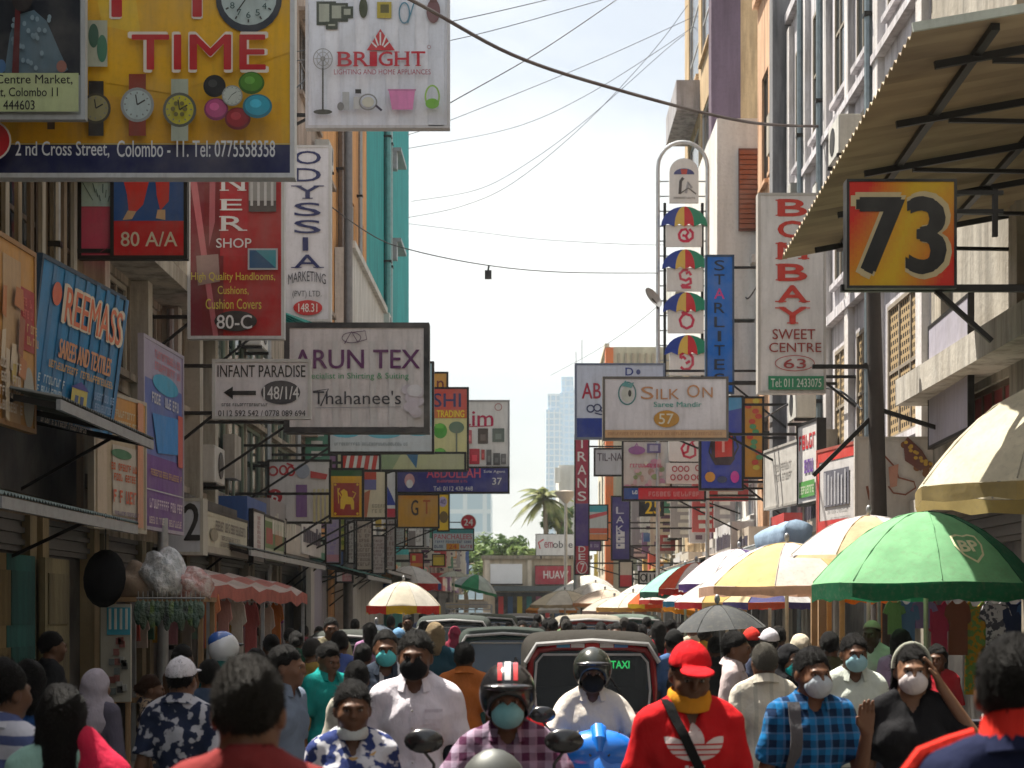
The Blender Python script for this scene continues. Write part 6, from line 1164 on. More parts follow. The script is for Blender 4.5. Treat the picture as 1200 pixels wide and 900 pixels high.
        b.loft([S(-.72, .10, .82, .93), S(-.64, .20, .80, 1.02), S(-.52, .23, .82, 1.10), S(-.40, .19, .86, 1.10)], G); b.build('fairing', t, **L)
        b = MB(); b.smooth = True; b.loft([S(-.62, .19, .45, .78), S(-.50, .26, .42, .84), S(-.38, .24, .40, .84)], G); b.build('leg_shield', t, **L)
        b = MB(); b.smooth = True; b.ell((0, -.70, .84), (.12, .05, .045), mat('glass', (.6, .6, .6)), 14, 8); b.build('headlight', t, **L)
        b = MB(); b.smooth = True; b.ell((0, -.52, .99), (.235, .15, .14), G, 20, 12)
        for sx in (-1, 1): b.tube([(sx*.05, -.665, .98), (sx*.11, -.62, 1.05), (sx*.12, -.52, 1.115), (sx*.10, -.42, 1.085)], .007, DARK, 6)
        b.tube([(0, -.66, 1.0), (0, -.62, 1.06), (0, -.52, 1.115), (0, -.42, 1.10)], [.02, .05, .055, .02], G, 10); b.build('headlamp_cowl', t, **L)
        b = MB(); b.box(-.17, .17, -.745, -.735, .66, .76, mat('paint', (.62, .6, .52))); b.build('number_plate', t, **L)
        b = MB(); b.box(-.24, -.12, -.72, -.66, .78, .86, mat('gloss', (.5, .08, .05))); b.build('reflector', t, **L)
    for sx in (-1, 1): b = MB(); b.tube([(sx*.1, .0, .30), (sx*.26, .0, .30)], .015, RUBBER, 6); b.build('footrest', t, **L)
    b = MB(); b.smooth = True; b.tube([(.13, -.05, .3), (.15, .3, .28), (.16, .75, .36)], [.02, .03, .045], CHROME, 8); b.build('exhaust', t, **L)
    return t
motorbike('dark motorcycle with a silver round headlamp ridden by the man in the plaid shirt', 578, 6.55, (.05, .05, .055))
motorbike('bright blue faired scooter ridden by the man in the cream polo shirt', 703, 9.95, (.01, .16, .62), kind=1)
# ------------------------------------------------------------------ stalls and their goods
def garment(label, p, w, h, c, k=0, group='garments hung under the green umbrella', pat=None, long=False, sl=.3):
    """a shirt or a dress on a hanger: two rippled layers"""
    rr = random.Random(int(p[0]*100)+k); m = mat('cloth', c) if not pat else mat(pat[0], c, pat[1]); n = 9; b = MB(); b.smooth = True
    t = thing('hanging_garment', label, 'garment', (p[0], p[1], p[2]-h), group)
    prof = [(-.28, 0), (-.5-sl*.2, -.10), (-.62-sl*.3, -.36), (-.46, -.42), (-.42, -.3), (-.44, -1), (.44, -1), (.42, -.3), (.46, -.42), (.62+sl*.3, -.36), (.5+sl*.2, -.10), (.28, 0), (.12, -.06), (-.12, -.06)]
    ph = rr.random()*6
    F_ = [(p[0]+x*w*.8, p[1]-.03+.03*math.sin(x*9+ph+z*2), p[2]+z*h) for x, z in prof]; B_ = [(x, y+.05, z) for x, y, z in F_]
    b.loft([F_, B_], m); b.build('cloth', t)
    hk = MB(); hk.tube([(p[0]-w*.3, p[1], p[2]-.02), (p[0], p[1], p[2]+.07), (p[0]+w*.3, p[1], p[2]-.02)], .008, STEEL, 5); hk.tube([(p[0], p[1], p[2]+.07), (p[0], p[1], p[2]+.14)], .006, STEEL, 5); hk.build('hanger', t); return t
ra = thing('garment_rail', 'steel rail of hanging garments under the green umbrella', 'clothes rail', tuple(W(1125, 700, 17.3))[0:2]+(0,))
a = W(1030, 686, 17.3); b_ = W(1235, 686, 17.3); e = MB(); e.smooth = True; e.tube([a, b_], .018, STEEL, 8); e.tube([(a.x, 17.3, .12), a], .02, STEEL, 8); e.tube([(b_.x, 17.3, .12), b_], .02, STEEL, 8); e.build('rail_frame', ra)
gs = [(1048, .2, .34, (.15, .28, .10), 'green cotton shirt hanging leftmost on the stall rail'), (1062, .24, .62, (.10, .18, .34), 'long blue dress hanging on the stall rail'), (1082, .24, .28, (.26, .16, .34), 'violet blouse hanging on the stall rail'), (1100, .22, .75, (.42, .03, .08), 'long crimson dress on the stall rail'), (1122, .26, .55, (.20, .06, .03), 'rust brown shirt on the stall rail'), (1143, .3, .95, (.40, .20, .015), 'mustard yellow long dress on the stall rail'), (1166, .3, .5, (.44, .42, .44), 'white and grey printed shirt on the stall rail'), (1188, .3, .6, (.012, .02, .06), 'navy shirt on the stall rail'), (1208, .3, .6, (.03, .08, .20), 'royal blue shirt rightmost on the stall rail')]
for k, (px, w, h, c, lb) in enumerate(gs): q = W(px, 690, 17.25+.02*(k % 2)); garment(lb, (q.x, q.y, q.z-.12), w, h, c, k, pat=('print', (.06, .06, .08)) if 'printed' in lb else (('print', (.12, .22, .05)) if 'mustard' in lb else None))
q0, q1 = W(984, 692, 18.6), W(1052, 692, 18.6); b = MB(); b.smooth = True
for i in range(16):
    xa, xb = q0.x+(q1.x-q0.x)*i/16, q0.x+(q1.x-q0.x)*(i+1)/16; fa, fb = .04*math.sin(i*1.3), .04*math.sin((i+1)*1.3); m = mat('canopy', (.75, .20, .02), None, 1.3)
    b.quad((xa, 18.6+fa, q0.z-.14+fa*.4), (xb, 18.6+fb, q0.z-.14+fb*.4), (xb, 18.6+fb*.3, q0.z+.02), (xa, 18.6+fa*.3, q0.z+.02), m); b.quad((xa, 18.6+fa*.3, q0.z+.02), (xb, 18.6+fb*.3, q0.z+.02), (xb, 19.4, q0.z+.12), (xa, 19.4, q0.z+.12), m)
oc = thing('stall_canopy', 'glowing orange cloth canopy on wooden poles behind the green umbrella', 'canopy', (q0.x, 18.6, 0)); b.build('cloth', oc)
for px, Y in ((905, 20.5), (961, 19.6), (969, 18.9), (1036, 18.6), (1050, 19.3)): pass
for x0, Y in ((q0.x+.03, 18.62), (q1.x-.03, 18.62), (q0.x+.03, 19.38), (q1.x-.03, 19.38)): MB().bar((x0, Y, .0), (x0, Y, q0.z+.0 if Y < 19 else q0.z+.1), .05, .05, mat('wall', (.5, .30, .12), None, .4)).build('pole', oc)
for k, (px, Y, w) in enumerate(((954, 20.2, .07), (963, 20.6, .09), (872, 24.5, .07))): a = W(px, 696, Y); o = MB().bar((a.x, Y, 0), (a.x, Y, 2.05), w, w, WOOD).build('wooden_post'); tag(o, ['slim new wooden post under the yellow patched umbrella', 'thick orange brown wooden post beside the slim one', 'single wooden post behind the grey hand umbrella'][k], 'post')
# low sale tables on the right
def table(label, px, Y, w, dpt, items, group=None):
    x0 = (px-CX)*Y/F; t = thing('stall_table', label, 'table', (x0, Y, 0)); b = MB(); b.box(x0-w/2, x0+w/2, Y-dpt/2, Y+dpt/2, .80, .84, WOOD); b.build('table_top', t)
    for sx in (-1, 1):
        for sy in (-1, 1): MB().box(x0+sx*(w/2-.06)-.025, x0+sx*(w/2-.06)+.025, Y+sy*(dpt/2-.06)-.025, Y+sy*(dpt/2-.06)+.025, 0, .798, WOOD).build('leg', t)
    b = MB(); c = mat('cloth', items[0]); b.box(x0-w/2-.01, x0+w/2+.01, Y-dpt/2-.012, Y+dpt/2+.012, .45, .845, c); b.build('table_cloth', t)
    for k, (dx, dy, h, cc, lb) in enumerate(items[1]):
        m = MB(); m.smooth = True; n = 4
        for i in range(n): m.box(x0+dx-.16+.01*(i % 2), x0+dx+.16-.012*(i % 3), Y+dy-.13, Y+dy+.13, .848+h*i/n, .848+h*(i+1)/n-.006, mat('cloth', tuple(min(1, v*(1+.25*(i % 3))) for v in cc)))
        tag(m.build('folded_cloth_stack', bevel=.008), lb, 'folded cloth', 'folded clothes on the stall tables')
    return t
table('cloth covered sale table behind the woman in black', 1120, 13.2, 1.1, .7, ((.05, .03, .03), ((-.35, -.1, .22, (.45, .05, .04), 'red stack of folded cloth at the left of the right hand table'), (.05, -.1, .15, (.04, .04, .05), 'black stack of folded cloth in the middle of the right hand table'), (.38, -.05, .26, (.5, .48, .45), 'white stack of folded cloth at the right of the right hand table'))))
table('sale table heaped with blue and teal cloth on the left', 140, 8.3, .9, .6, ((.02, .12, .14), ((-.22, -.1, .20, (.02, .10, .30), 'blue stack of folded cloth on the left hand table'), (.2, -.1, .13, (.02, .34, .30), 'teal stack of folded cloth on the left hand table'))))
# left stall with plastic wrapped bundles, red and white cover, display boards
st = thing('market_stall', 'left hand stall with a red and white striped cover over hanging goods', 'stall', (-4.05, 20.6, 0))
a0, a1 = W(205, 690, 19.4), W(330, 700, 26.5); RW = mat('hstripe', (.62, .05, .04), (.66, .55, .48), 1.2)
b = MB(); b.smooth = True; n = 14; dx = .95
for i in range(n):
    f0, f1 = i/n, (i+1)/n; P = lambda f, k: a0.lerp(a1, f)+Vector((dx*k-.55, 0, .30*(1-abs(k-.3)*1.2)+.03*math.sin(f*30+k*4)+(.02*math.sin(f*43) if k in (0, 1) else 0)))
    for j in range(4): b.quad(P(f0, j/4), P(f0, (j+1)/4), P(f1, (j+1)/4), P(f1, j/4), mat('canopy', ((.60, .16, .13), (.68, .56, .50), (.62, .24, .20), (.66, .54, .48))[j]))
    b.quad(P(f0, 1), P(f0, 1)-Vector((0, 0, .16)), P(f1, 1)-Vector((0, 0, .16)), P(f1, 1), mat('canopy', (.62, .2, .16)))
b.build('striped_cover', st)
for f in (0.02, .5, .98):
    for k in (0.05, .95): q = a0.lerp(a1, f)+Vector((dx*k-.55, 0, 0)); MB().bar((q.x, q.y, 0), (q.x, q.y, q.z-.02), .045, .045, STEEL).build('post', st)
MB().box(-4.75, -3.75, 19.5, 26.3, .78, .84, WOOD).build('counter', st)
def lump(label, c, r, m, seed, name='wrapped_bundle', group='bundles on top of the left stall'):
    rr = random.Random(seed); b = MB(); b.smooth = True; b.ell((0, 0, 0), (1, 1, 1), m, 20, 14); o = []
    fr = [(rr.uniform(2, 7), rr.uniform(2, 7), rr.uniform(2, 7), rr.random()*6) for _ in range(7)]
    for v in b.v: d_ = 1+.055*sum(math.sin(v[0]*q[0]+v[1]*q[1]+v[2]*q[2]+q[3]) for q in fr); o.append((c[0]+v[0]*r[0]*d_, c[1]+v[1]*r[1]*d_, max(c[2]-r[2]*.55, c[2]+v[2]*r[2]*d_)))
    b.v = o; return tag(b.build(name, smooth='all'), label, 'bundle', group)
q = W(180, 683, 18.6)
sh = thing('stall_shelf', 'high wooden shelf on posts carrying wrapped bundles in the left stall', 'shelf', (q.x, 18.6, 0)); b = MB(); b.box(q.x-.42, q.x+.6, 18.3, 19.1, 1.93, 1.98, WOOD); b.build('board', sh)
for sx in (-.38, .56):
    for y in (18.35, 19.05): MB().box(q.x+sx-.025, q.x+sx+.025, y-.025, y+.025, 0, 1.929, WOOD).build('post', sh)
lump('brown paper wrapped bundle on the left stall shelf', (q.x-.18, 18.65, 2.11), (.24, .25, .24), mat('cloth', (.32, .24, .18)), 1)
lump('shiny clear plastic sack bulging on the left stall shelf', (q.x+.10, 18.62, 2.17), (.26, .28, .34), mat('plastic_wrap', (.40, .42, .44)), 2)
lump('pinkish plastic sack at the right of the left stall shelf', (q.x+.42, 18.66, 2.08), (.22, .24, .22), mat('plastic_wrap', (.45, .22, .20), (.6, .5, .48)), 3)
b = MB(); b.smooth = True
for k in range(14):
    px = 162+k*5.6; p = W(px, 706, 18.3); h = .22+.06*math.sin(k*2.3); b.ell((p.x, 18.3, p.z-h*.5), (.05, .03, h*.62), mat('plastic_wrap', ((.03, .08, .06), (.08, .12, .08), (.04, .05, .05), (.12, .20, .05))[k % 4], (.10, .16, .12)), 8, 6)
    b.tube([(p.x, 18.3, p.z-.02), (p.x, 18.3, p.z+.12)], .006, STEEL, 4)
e = W(160, 701, 18.3); e2 = W(240, 701, 18.3); b.tube([e, e2], .012, STEEL, 6)
bg_ = thing('hanging_goods', 'row of dark green and clear plastic packets hung across the left stall', 'packets', tuple(e)); b.build('packet_row', bg_)
for k, (px, py0, py1, w, c, lb) in enumerate(((247, 690, 760, .16, (.62, .22, .10), 'orange and red cloth hanging at the corner of the striped stall'), (262, 700, 770, .16, (.5, .25, .22), 'dull pink garment hanging in the striped stall'), (278, 702, 776, .18, (.6, .55, .5), 'cream garment hanging in the striped stall'), (294, 705, 778, .18, (.45, .12, .12), 'dark red garment hanging in the striped stall'), (312, 708, 780, .18, (.55, .45, .38), 'beige garment hanging in the striped stall'), (324, 706, 760, .16, (.6, .2, .05), 'bright orange garment at the far end of the striped stall'))):
    Y = 19.8+k*1.15; q = W(px, py0, Y); garment(lb, (q.x, q.y, q.z), w*1.2, (py1-py0)*Y/F, c, k, 'garments hung in the striped stall')
rr = random.Random(17); cc_ = [((.5, .10, .08), 'red'), ((.55, .5, .44), 'cream'), ((.06, .16, .10), 'dark green'), ((.5, .3, .06), 'ochre'), ((.10, .16, .30), 'blue'), ((.45, .22, .28), 'rose'), ((.1, .09, .09), 'black'), ((.35, .33, .3), 'grey'), ((.2, .36, .3), 'sea green'), ((.3, .1, .25), 'plum')]
for k in range(20):
    px = 158+k*8.8; Y = 20.4+k*.32; row = k % 2; q = W(px, (722 if row else 706)+rr.uniform(-3, 3), Y); c, nm = cc_[k % 10]
    garment(f'{nm} child size garment hung in the {"lower" if row else "upper"} row of the striped stall, {"near" if k < 10 else "far"} half', (q.x, q.y, q.z), .17, rr.uniform(.3, .5), c, k+30, 'garments hung in the striped stall')
gr_ = thing('garment_rail', 'steel rail carrying the garments inside the striped stall', 'clothes rail', (-4.0, 23, 0)); b = MB(); q0, q1 = W(152, 704, 20.2), W(332, 706, 26.8); b.tube([q0, q1], .014, STEEL, 6); b.tube([(q0.x, q0.y, 0), q0], .018, STEEL, 6); b.tube([(q1.x, q1.y, 0), q1], .018, STEEL, 6); b.build('rail_frame', gr_)
q0, q1 = W(118, 708, 15.6), W(153, 790, 15.6); db = thing('display_board', 'standing pale display board of small trinkets in the left stall', 'display board', ((q0.x+q1.x)/2, 15.6, 0)); MB().box(q0.x, q1.x, 15.6, 15.65, 1.0, q0.z, P_((.34, .32, .26))).build('board', db)
b = MB(); b.box(q0.x+.06, q1.x, 15.585, 15.597, q0.z-.28, q0.z-.03, P_((.02, .26, .36)))
for k in range(4): b.box(q0.x+.08+k*.05, q0.x+.10+k*.05, 15.575, 15.584, q0.z-.23, q0.z-.04, P_((.5, .5, .45)))
b.build('striped_card', db); b = MB(); rr = random.Random(3)
for k in range(16): xx, zz = rr.uniform(q0.x+.04, q1.x-.06), rr.uniform(1.05, q0.z-.32); b.box(xx, xx+.05, 15.57, 15.597, zz, zz+.06, P_(rr.choice(((.03, .03, .03), (.3, .3, .28), (.1, .12, .12), (.2, .05, .04)))))
b.build('trinket_cards', db)
for sx in (q0.x+.02, q1.x-.05): MB().box(sx, sx+.03, 15.66, 15.69, 0, q0.z-.1, WOOD).build('leg', db)
# big black umbrella shape hung on its side under the low awning
q = W(123, 678, 15.2); b = MB(); b.smooth = True; rot = Euler((R(82), 0, R(-10))).to_matrix(); b.lathe([(.001, .16), (.09, .15), (.17, .10), (.215, .03), (.22, .0), (.21, .0), (.16, .085), (.001, .14)], mat('cloth', (.008, .008, .009)), 18); b.v = [tuple(q+rot @ Vector((v[0]*.9, v[1]*1.2, v[2]))) for v in b.v]
e = thing('hanging_hat', 'large round black sun hat hung under the low awning at the left', 'hat', tuple(q)); b.build('hat_body', e); MB().tube([q+Vector((0, .02, .25)), (q.x, q.y+.03, 2.7)], .006, DARK, 4).build('string', e)
for k, (px, Y, c, lb) in enumerate(((8, 15.2, (.30, .22, .10), 'ochre folding door leaf at the left edge'), (32, 15.8, (.03, .14, .13), 'teal door leaf beside the ochre one'), (75, 17, (.24, .20, .11), 'dull yellow door leaf under the low awning'))):
    a = W(px, 716, Y); g = thing('door_leaf', lb, 'door', (XL(Y)+.24, Y, .12)); x0 = XL(Y)+.21; MB().box(x0, x0+.06, Y-.45, Y+.45, .13, 2.35, mat('wall', c, None, .8)).build('leaf', g); b = MB()
    for z in (.3, 1.0, 1.7): b.box(x0+.061, x0+.075, Y-.36, Y+.36, z, z+.5, mat('wall', tuple(v*.8 for v in c)))
    b.build('raised_panel', g)
q = W(345, 385, 26.8); b = MB(); b.smooth = True; gm = mat('canopy', (.01, .16, .14))
for k in range(5): b.tube([W(330, 366+k*3, 26.6), W(352, 376+k*3, 26.6), W(378, 386+k*2, 26.6), W(398, 400-k, 26.6)], [.02, .05, .05, .01], gm, 6)
tag(b.build('torn_tarpaulin'), 'torn dark green tarpaulin strip drooping over the big cloth shop sign', 'tarpaulin')
# ------------------------------------------------------------------ people: one continuous surface each, clothes and hair over it
def axis(lo, hi, base, fine):
    x = [lo]
    while x[-1] < hi:
        st = base
        for a, b, f in fine:
            if a-base < x[-1] < b: st = min(st, f if x[-1] > a-f else max(f, base*.5))
        x.append(x[-1]+st)
    return np.array(x)
class Sdf:
    def __init__(s, ax): s.ax = ax; s.F = np.full([len(a) for a in ax], .09, np.float32)
    def box(s, lo, hi):
        sl = []; g = []
        for k in range(3):
            i0 = max(0, np.searchsorted(s.ax[k], lo[k])-1); i1 = min(len(s.ax[k]), np.searchsorted(s.ax[k], hi[k])+1); sl.append(slice(i0, i1)); sh = [1, 1, 1]; sh[k] = -1; g.append(s.ax[k][i0:i1].reshape(sh).astype(np.float32))
        return tuple(sl), g
    def put(s, fn, lo, hi, k=.02, sub=False, pad=.09):
        sl, g = s.box([a-pad for a in lo], [a+pad for a in hi])
        if min(x.size for x in g) == 0: return
        d = fn(*g); f = s.F[sl]
        if sub: h = np.maximum(k-np.abs(f+d), 0)/k; s.F[sl] = np.maximum(f, -d)+h*h*k*.25
        else: h = np.maximum(k-np.abs(f-d), 0)/k; s.F[sl] = np.minimum(f, d)-h*h*k*.25
    def cap(s, a, b, ra, rb=None, sy=1.0, k=.02, sub=False, plane=None):
        rb = ra if rb is None else rb; a = np.array(a, float); b = np.array(b, float); m = max(ra, rb)
        a2 = a*np.array((1, 1/sy, 1)); b2 = b*np.array((1, 1/sy, 1)); ba = b2-a2; bb = max(ba.dot(ba), 1e-9)
        def fn(X, Y, Z):
            x, y, z = X-a2[0], Y/sy-a2[1], Z-a2[2]; h = np.clip((x*ba[0]+y*ba[1]+z*ba[2])/bb, 0, 1)
            d = (np.sqrt((x-h*ba[0])**2+(y-h*ba[1])**2+(z-h*ba[2])**2)-(ra+(rb-ra)*h))*(.5+.5*min(1, sy))
            if plane is not None: d = np.maximum(d, (X-plane[0][0])*plane[1][0]+(Y-plane[0][1])*plane[1][1]+(Z-plane[0][2])*plane[1][2])
            return d
        s.put(fn, np.minimum(a, b)-m, np.maximum(a, b)+m, k, sub)
    def ell(s, c, r, k=.02, sub=False, M=None):
        c = np.array(c, float); r = np.array(r, float); mr = r.max() if M is not None else r
        def fn(X, Y, Z):
            x, y, z = X-c[0], Y-c[1], Z-c[2]
            if M is not None: x, y, z = (M[0][0]*x+M[1][0]*y+M[2][0]*z, M[0][1]*x+M[1][1]*y+M[2][1]*z, M[0][2]*x+M[1][2]*y+M[2][2]*z)
            k0 = np.sqrt((x/r[0])**2+(y/r[1])**2+(z/r[2])**2); k1 = np.sqrt((x/r[0]**2)**2+(y/r[1]**2)**2+(z/r[2]**2)**2)+1e-6; return k0*(k0-1)/k1
        s.put(fn, c-mr, c+mr, k, sub)
    def clip(s, fn):                 # keep only where fn <= 0
        g = [s.ax[k].reshape([-1 if i == k else 1 for i in range(3)]).astype(np.float32) for k in range(3)]; s.F = np.maximum(s.F, fn(*g))
    def warp(s, amp, fq, ph=0.):
        g = [s.ax[k].reshape([-1 if i == k else 1 for i in range(3)]).astype(np.float32) for k in range(3)]
        s.F = s.F+amp*np.sin(g[0]*fq+ph+2*np.sin(g[2]*fq*.6+ph))*np.sin(g[2]*fq*.8+g[1]*fq*.7+ph)
    def mesh(s):
        Fd = s.F; S = Fd < 0; nx, ny, nz = Fd.shape; c = np.zeros((nx-1, ny-1, nz-1), np.int8); offs = [(i, j, k) for i in (0, 1) for j in (0, 1) for k in (0, 1)]
        for i, j, k in offs: c += S[i:nx-1+i, j:ny-1+j, k:nz-1+k]
        act = (c > 0) & (c < 8); I, J, K = np.nonzero(act); idx = -np.ones(c.shape, np.int64); idx[act] = np.arange(len(I))
        fv = [Fd[I+i, J+j, K+k] for i, j, k in offs]; Pp = np.zeros((len(I), 3)); cn = np.zeros(len(I)); oa = np.array(offs, float)
        for a in range(8):
            for b in range(a+1, 8):
                if abs(oa[a]-oa[b]).sum() != 1: continue
                m = (fv[a] < 0) != (fv[b] < 0); t = fv[a][m]/(fv[a][m]-fv[b][m]); Pp[m] += oa[a]+(oa[b]-oa[a])*t[:, None]; cn[m] += 1
        Pp /= np.maximum(cn, 1)[:, None]; V = np.stack([s.ax[q][ii]+Pp[:, q]*(s.ax[q][ii+1]-s.ax[q][ii]) for q, ii in enumerate((I, J, K))], 1); Q = []
        def em(m, o1, o2, base, flip):
            i, j, k = np.nonzero(m); i, j, k = i+base[0], j+base[1], k+base[2]
            q = np.stack([idx[i-o1[0]-o2[0], j-o1[1]-o2[1], k-o1[2]-o2[2]], idx[i-o2[0], j-o2[1], k-o2[2]], idx[i, j, k], idx[i-o1[0], j-o1[1], k-o1[2]]], 1)
            st = S[i, j, k]; q[st ^ flip] = q[st ^ flip][:, ::-1]; Q.append(q)
        em(S[:-1, 1:-1, 1:-1] != S[1:, 1:-1, 1:-1], (0, 1, 0), (0, 0, 1), (0, 1, 1), True)
        em(S[1:-1, :-1, 1:-1] != S[1:-1, 1:, 1:-1], (1, 0, 0), (0, 0, 1), (1, 0, 1), False)
        em(S[1:-1, 1:-1, :-1] != S[1:-1, 1:-1, 1:], (1, 0, 0), (0, 1, 0), (1, 1, 0), True)
        Q = np.concatenate(Q); return V, Q[(Q >= 0).all(1)]
def put_mesh(name, V, Q, m, parent, extra=None):
    me = bpy.data.meshes.new(name); V = [tuple(v) for v in V]; Q = [tuple(int(a) for a in q) for q in Q]; mi = [0]*len(Q); ms = [m]
    if extra:
        for (v2, f2, m2) in extra:
            k = len(V); V += [tuple(v) for v in v2]; Q += [tuple(k+a for a in f) for f in f2]
            if m2 not in ms: ms.append(m2)
            mi += [ms.index(m2)]*len(f2)
    me.from_pydata(V, [], Q)
    for q in ms: me.materials.append(q)
    me.polygons.foreach_set('material_index', mi); me.polygons.foreach_set('use_smooth', [True]*len(Q)); me.update()
    o = bpy.data.objects.new(name, me); COL.objects.link(o); o.parent = parent; return o
SKIN = [(.115, .052, .028), (.16, .075, .042), (.075, .036, .021), (.21, .11, .065)]
HZ = 1.605                           # head centre of a 1.72 m figure
def person(label, px, pytop, Y, rz=0, top=((.5, .5, .5),), sl='short', hem=.88, bot=(.03, .035, .05), skirt=False, hair='short', hc=(.008, .007, .007), hat=None, hatc=(.6, .6, .6), mask=None, fem=False, arms=('down', 'down'), yaw=0, pitch=0, skin=0, group='people in the street crowd', wide=1.0, walk=.12, sit=False, fine=.009, height=None, neckc=None, extra=None, collar=True, dx=0):
    c = W(px, pytop, Y); H = height or c.z
    add_h = {'cap': .012, 'helmet': .045, 'scarf': .02}.get(hat, .01 if hair != 'bald' else 0)
    sc = (H/1.72) if not sit else 1.0
    t = thing('person', label, 'person', (c.x, Y, 0), group, R(rz), sc)
    sk = SKIN[skin]; wsh = (.148 if fem else .165)*(1+(wide-1)*.6); dz = 0.0; pz = .95; sd_ = -1
    if sit: pz = .84; dz = (H-.045-1.72) if hat == 'helmet' else H-1.72
    up = dz                            # whole upper body shift
    hips = [(.085*q, 0, (.92 if not sit else .86)) for q in (-1, 1)]
    if sit: knees = [(q*.20, -.40, .68) for q in (-1, 1)]; ank = [(q*.20, -.06, .36) for q in (-1, 1)]
    else: knees = [(q*.095, -.03-q*walk, .49) for q in (-1, 1)]; ank = [(q*.10, .05-q*walk*1.3, .085) for q in (-1, 1)]
    Sh = [np.array((q*wsh, .01, 1.392+up)) for q in (-1, 1)]; El = []; Wr = []; Fd = []
    for i, q in enumerate((-1, 1)):
        a = arms[i]
        if a == 'down': e = Sh[i]+(q*.055, .03, -.285); w = e+(q*.01, -.06, -.245); f = np.array((0, -.18, -1))
        elif a == 'fwd': e = Sh[i]+(q*.05, -.02, -.285); w = e+(-q*.03, -.23, .03); f = np.array((-q*.1, -1, .0))
        elif a == 'bag': e = Sh[i]+(q*.06, .02, -.28); w = e+(-q*.09, -.17, -.14); f = np.array((-q*.4, -.8, -.5))
        elif a == 'raise': e = Sh[i]+(q*.05, -.10, -.26); w = e+(-q*.02, -.13, .20); f = np.array((-q*.15, -.25, 1))
        elif a == 'ear': e = Sh[i]+(q*.17, -.09, -.15); w = np.array((q*.135, -.05, 1.53+up)); f = np.array((-q*.45, .05, 1))
        elif a == 'chest': e = Sh[i]+(q*.07, .0, -.27); w = e+(-q*.12, -.19, .10); f = np.array((-q*.8, -.5, .35))
        elif a == 'ride': e = Sh[i]+(q*.12, -.13, -.22); w = np.array((q*.305, -.41, 1.03)); f = np.array((0, -.8, -.55))
        else: e, w, f = [np.array(v, float) for v in a]
        El.append(e); Wr.append(w); Fd.append(f/np.linalg.norm(f))
    hc_ = np.array((0, -.012 if not sit else -.03, HZ+up)); Mh = (Matrix.Rotation(R(yaw), 3, 'Z') @ Matrix.Rotation(R(pitch), 3, 'X')); Mn = [[Mh[i][j] for j in range(3)] for i in range(3)]
    def hp(p): v = Mh @ Vector(p); return hc_+np.array(v)
    # --- body
    xs = [w[0] for w in Wr]; fz = [(w[0]-.075, w[0]+.075, .0075) for w in Wr]+[(-.09, .09, fine)]; fy = [(min(w[1]+f[1]*.1 for w, f in zip(Wr, Fd))-.09, max(w[1] for w in Wr)+.06, .009), (-.13, .12, fine)]; fzz = [(min(w[2], w[2]+f[2]*.2)-.04, max(w[2], w[2]+f[2]*.2)+.03, .0085) for w, f in zip(Wr, Fd)]+[(hc_[2]-.14, hc_[2]+.14, fine)]
    ax = [axis(min(min(xs), -.3)-.15, max(max(xs), .3)+.15, .03, fz), axis(min(-.3, min(w[1] for w in Wr)-.22), .3, .03, fy), axis(-.03, hc_[2]+.17, .03, fzz)]
    S = Sdf(ax); wt = 1 if not fem else .9
    S.cap((-.07*wide*wt, 0, 1.28+up), (.07*wide*wt, 0, 1.28+up), .078, sy=.95, k=.05); S.cap((0, 0, pz), (0, 0, 1.32+up), .096*wide, .096*wide, sy=.8, k=.05); S.cap((-.06, .0, pz), (.06, .0, pz), .085, sy=.95, k=.06); S.cap((-wsh*.8, .01, 1.395+up), (wsh*.8, .01, 1.395+up), .045, k=.06)
    for q in (-1, 1): S.cap((0, .02, 1.49+up), (q*.13, .015, 1.425+up), .045, k=.05)
    S.cap((0, .015, 1.42+up), (hc_[0], hc_[1]+.01, 1.54+up), .056*(1 if not fem else .86), .052*(1 if not fem else .86), k=.04)
    if fem:
        for q in (-1, 1): S.ell((q*.07, -.07, 1.27+up), (.055, .045, .055), .04)
    E = lambda p, r, k, sub=False: S.ell(hp(p), r, k, sub, Mn)
    E((0, .008, .02), (.077, .097, .098), .02); E((0, -.03, -.045), (.060, .066, .072), .05); E((0, -.068, -.088), (.026, .022, .024), .03)
    E((0, -.092, .012), (.05, .016, .012), .02); E((0, -.103, -.018), (.011, .014, .026), .014); E((0, -.110, -.032), (.018, .012, .011), .01)
    for q in (-1, 1): E((q*.031, -.098, -.004), (.017, .012, .011), .012, True); E((q*.042, -.072, -.035), (.024, .022, .022), .03); E((q*.078, .012, -.012), (.011, .022, .031), .01)
    E((0, -.092, -.062), (.024, .010, .006), .008); E((0, -.090, -.072), (.021, .010, .006), .008)
    for i, q in enumerate((-1, 1)):
        S.cap(Sh[i], El[i], .042*wt, .038*wt, k=.04); S.cap(El[i], Wr[i], .040*wt, .028*wt, k=.02)
        f = Fd[i]; side = np.cross(f, (0, 0, 1)) if abs(f[2]) < .8 else np.cross(f, (1, 0, 0)) if arms[i] != 'raise' else np.array((-q*1., 0, 0)); side = side/np.linalg.norm(side)
        n = np.cross(side, f); n /= np.linalg.norm(n)
        if arms[i] == 'raise': n = np.array((0, -1., 0)); side = np.cross(n, f)
        elif n[1] > 0 and arms[i] in ('down', 'bag', 'fwd'): n = -n
        elif arms[i] == 'ride' and n[2] > 0: n = -n
        if arms[i] == 'ear': n = np.array((-q*1., 0, 0)); side = np.cross(n, f); side /= np.linalg.norm(side)
        curl = {'ride': 1.25, 'down': .45, 'raise': .18, 'ear': .25, 'fwd': .7, 'bag': 1.0, 'chest': .5}.get(arms[i] if isinstance(arms[i], str) else 'x', .6)
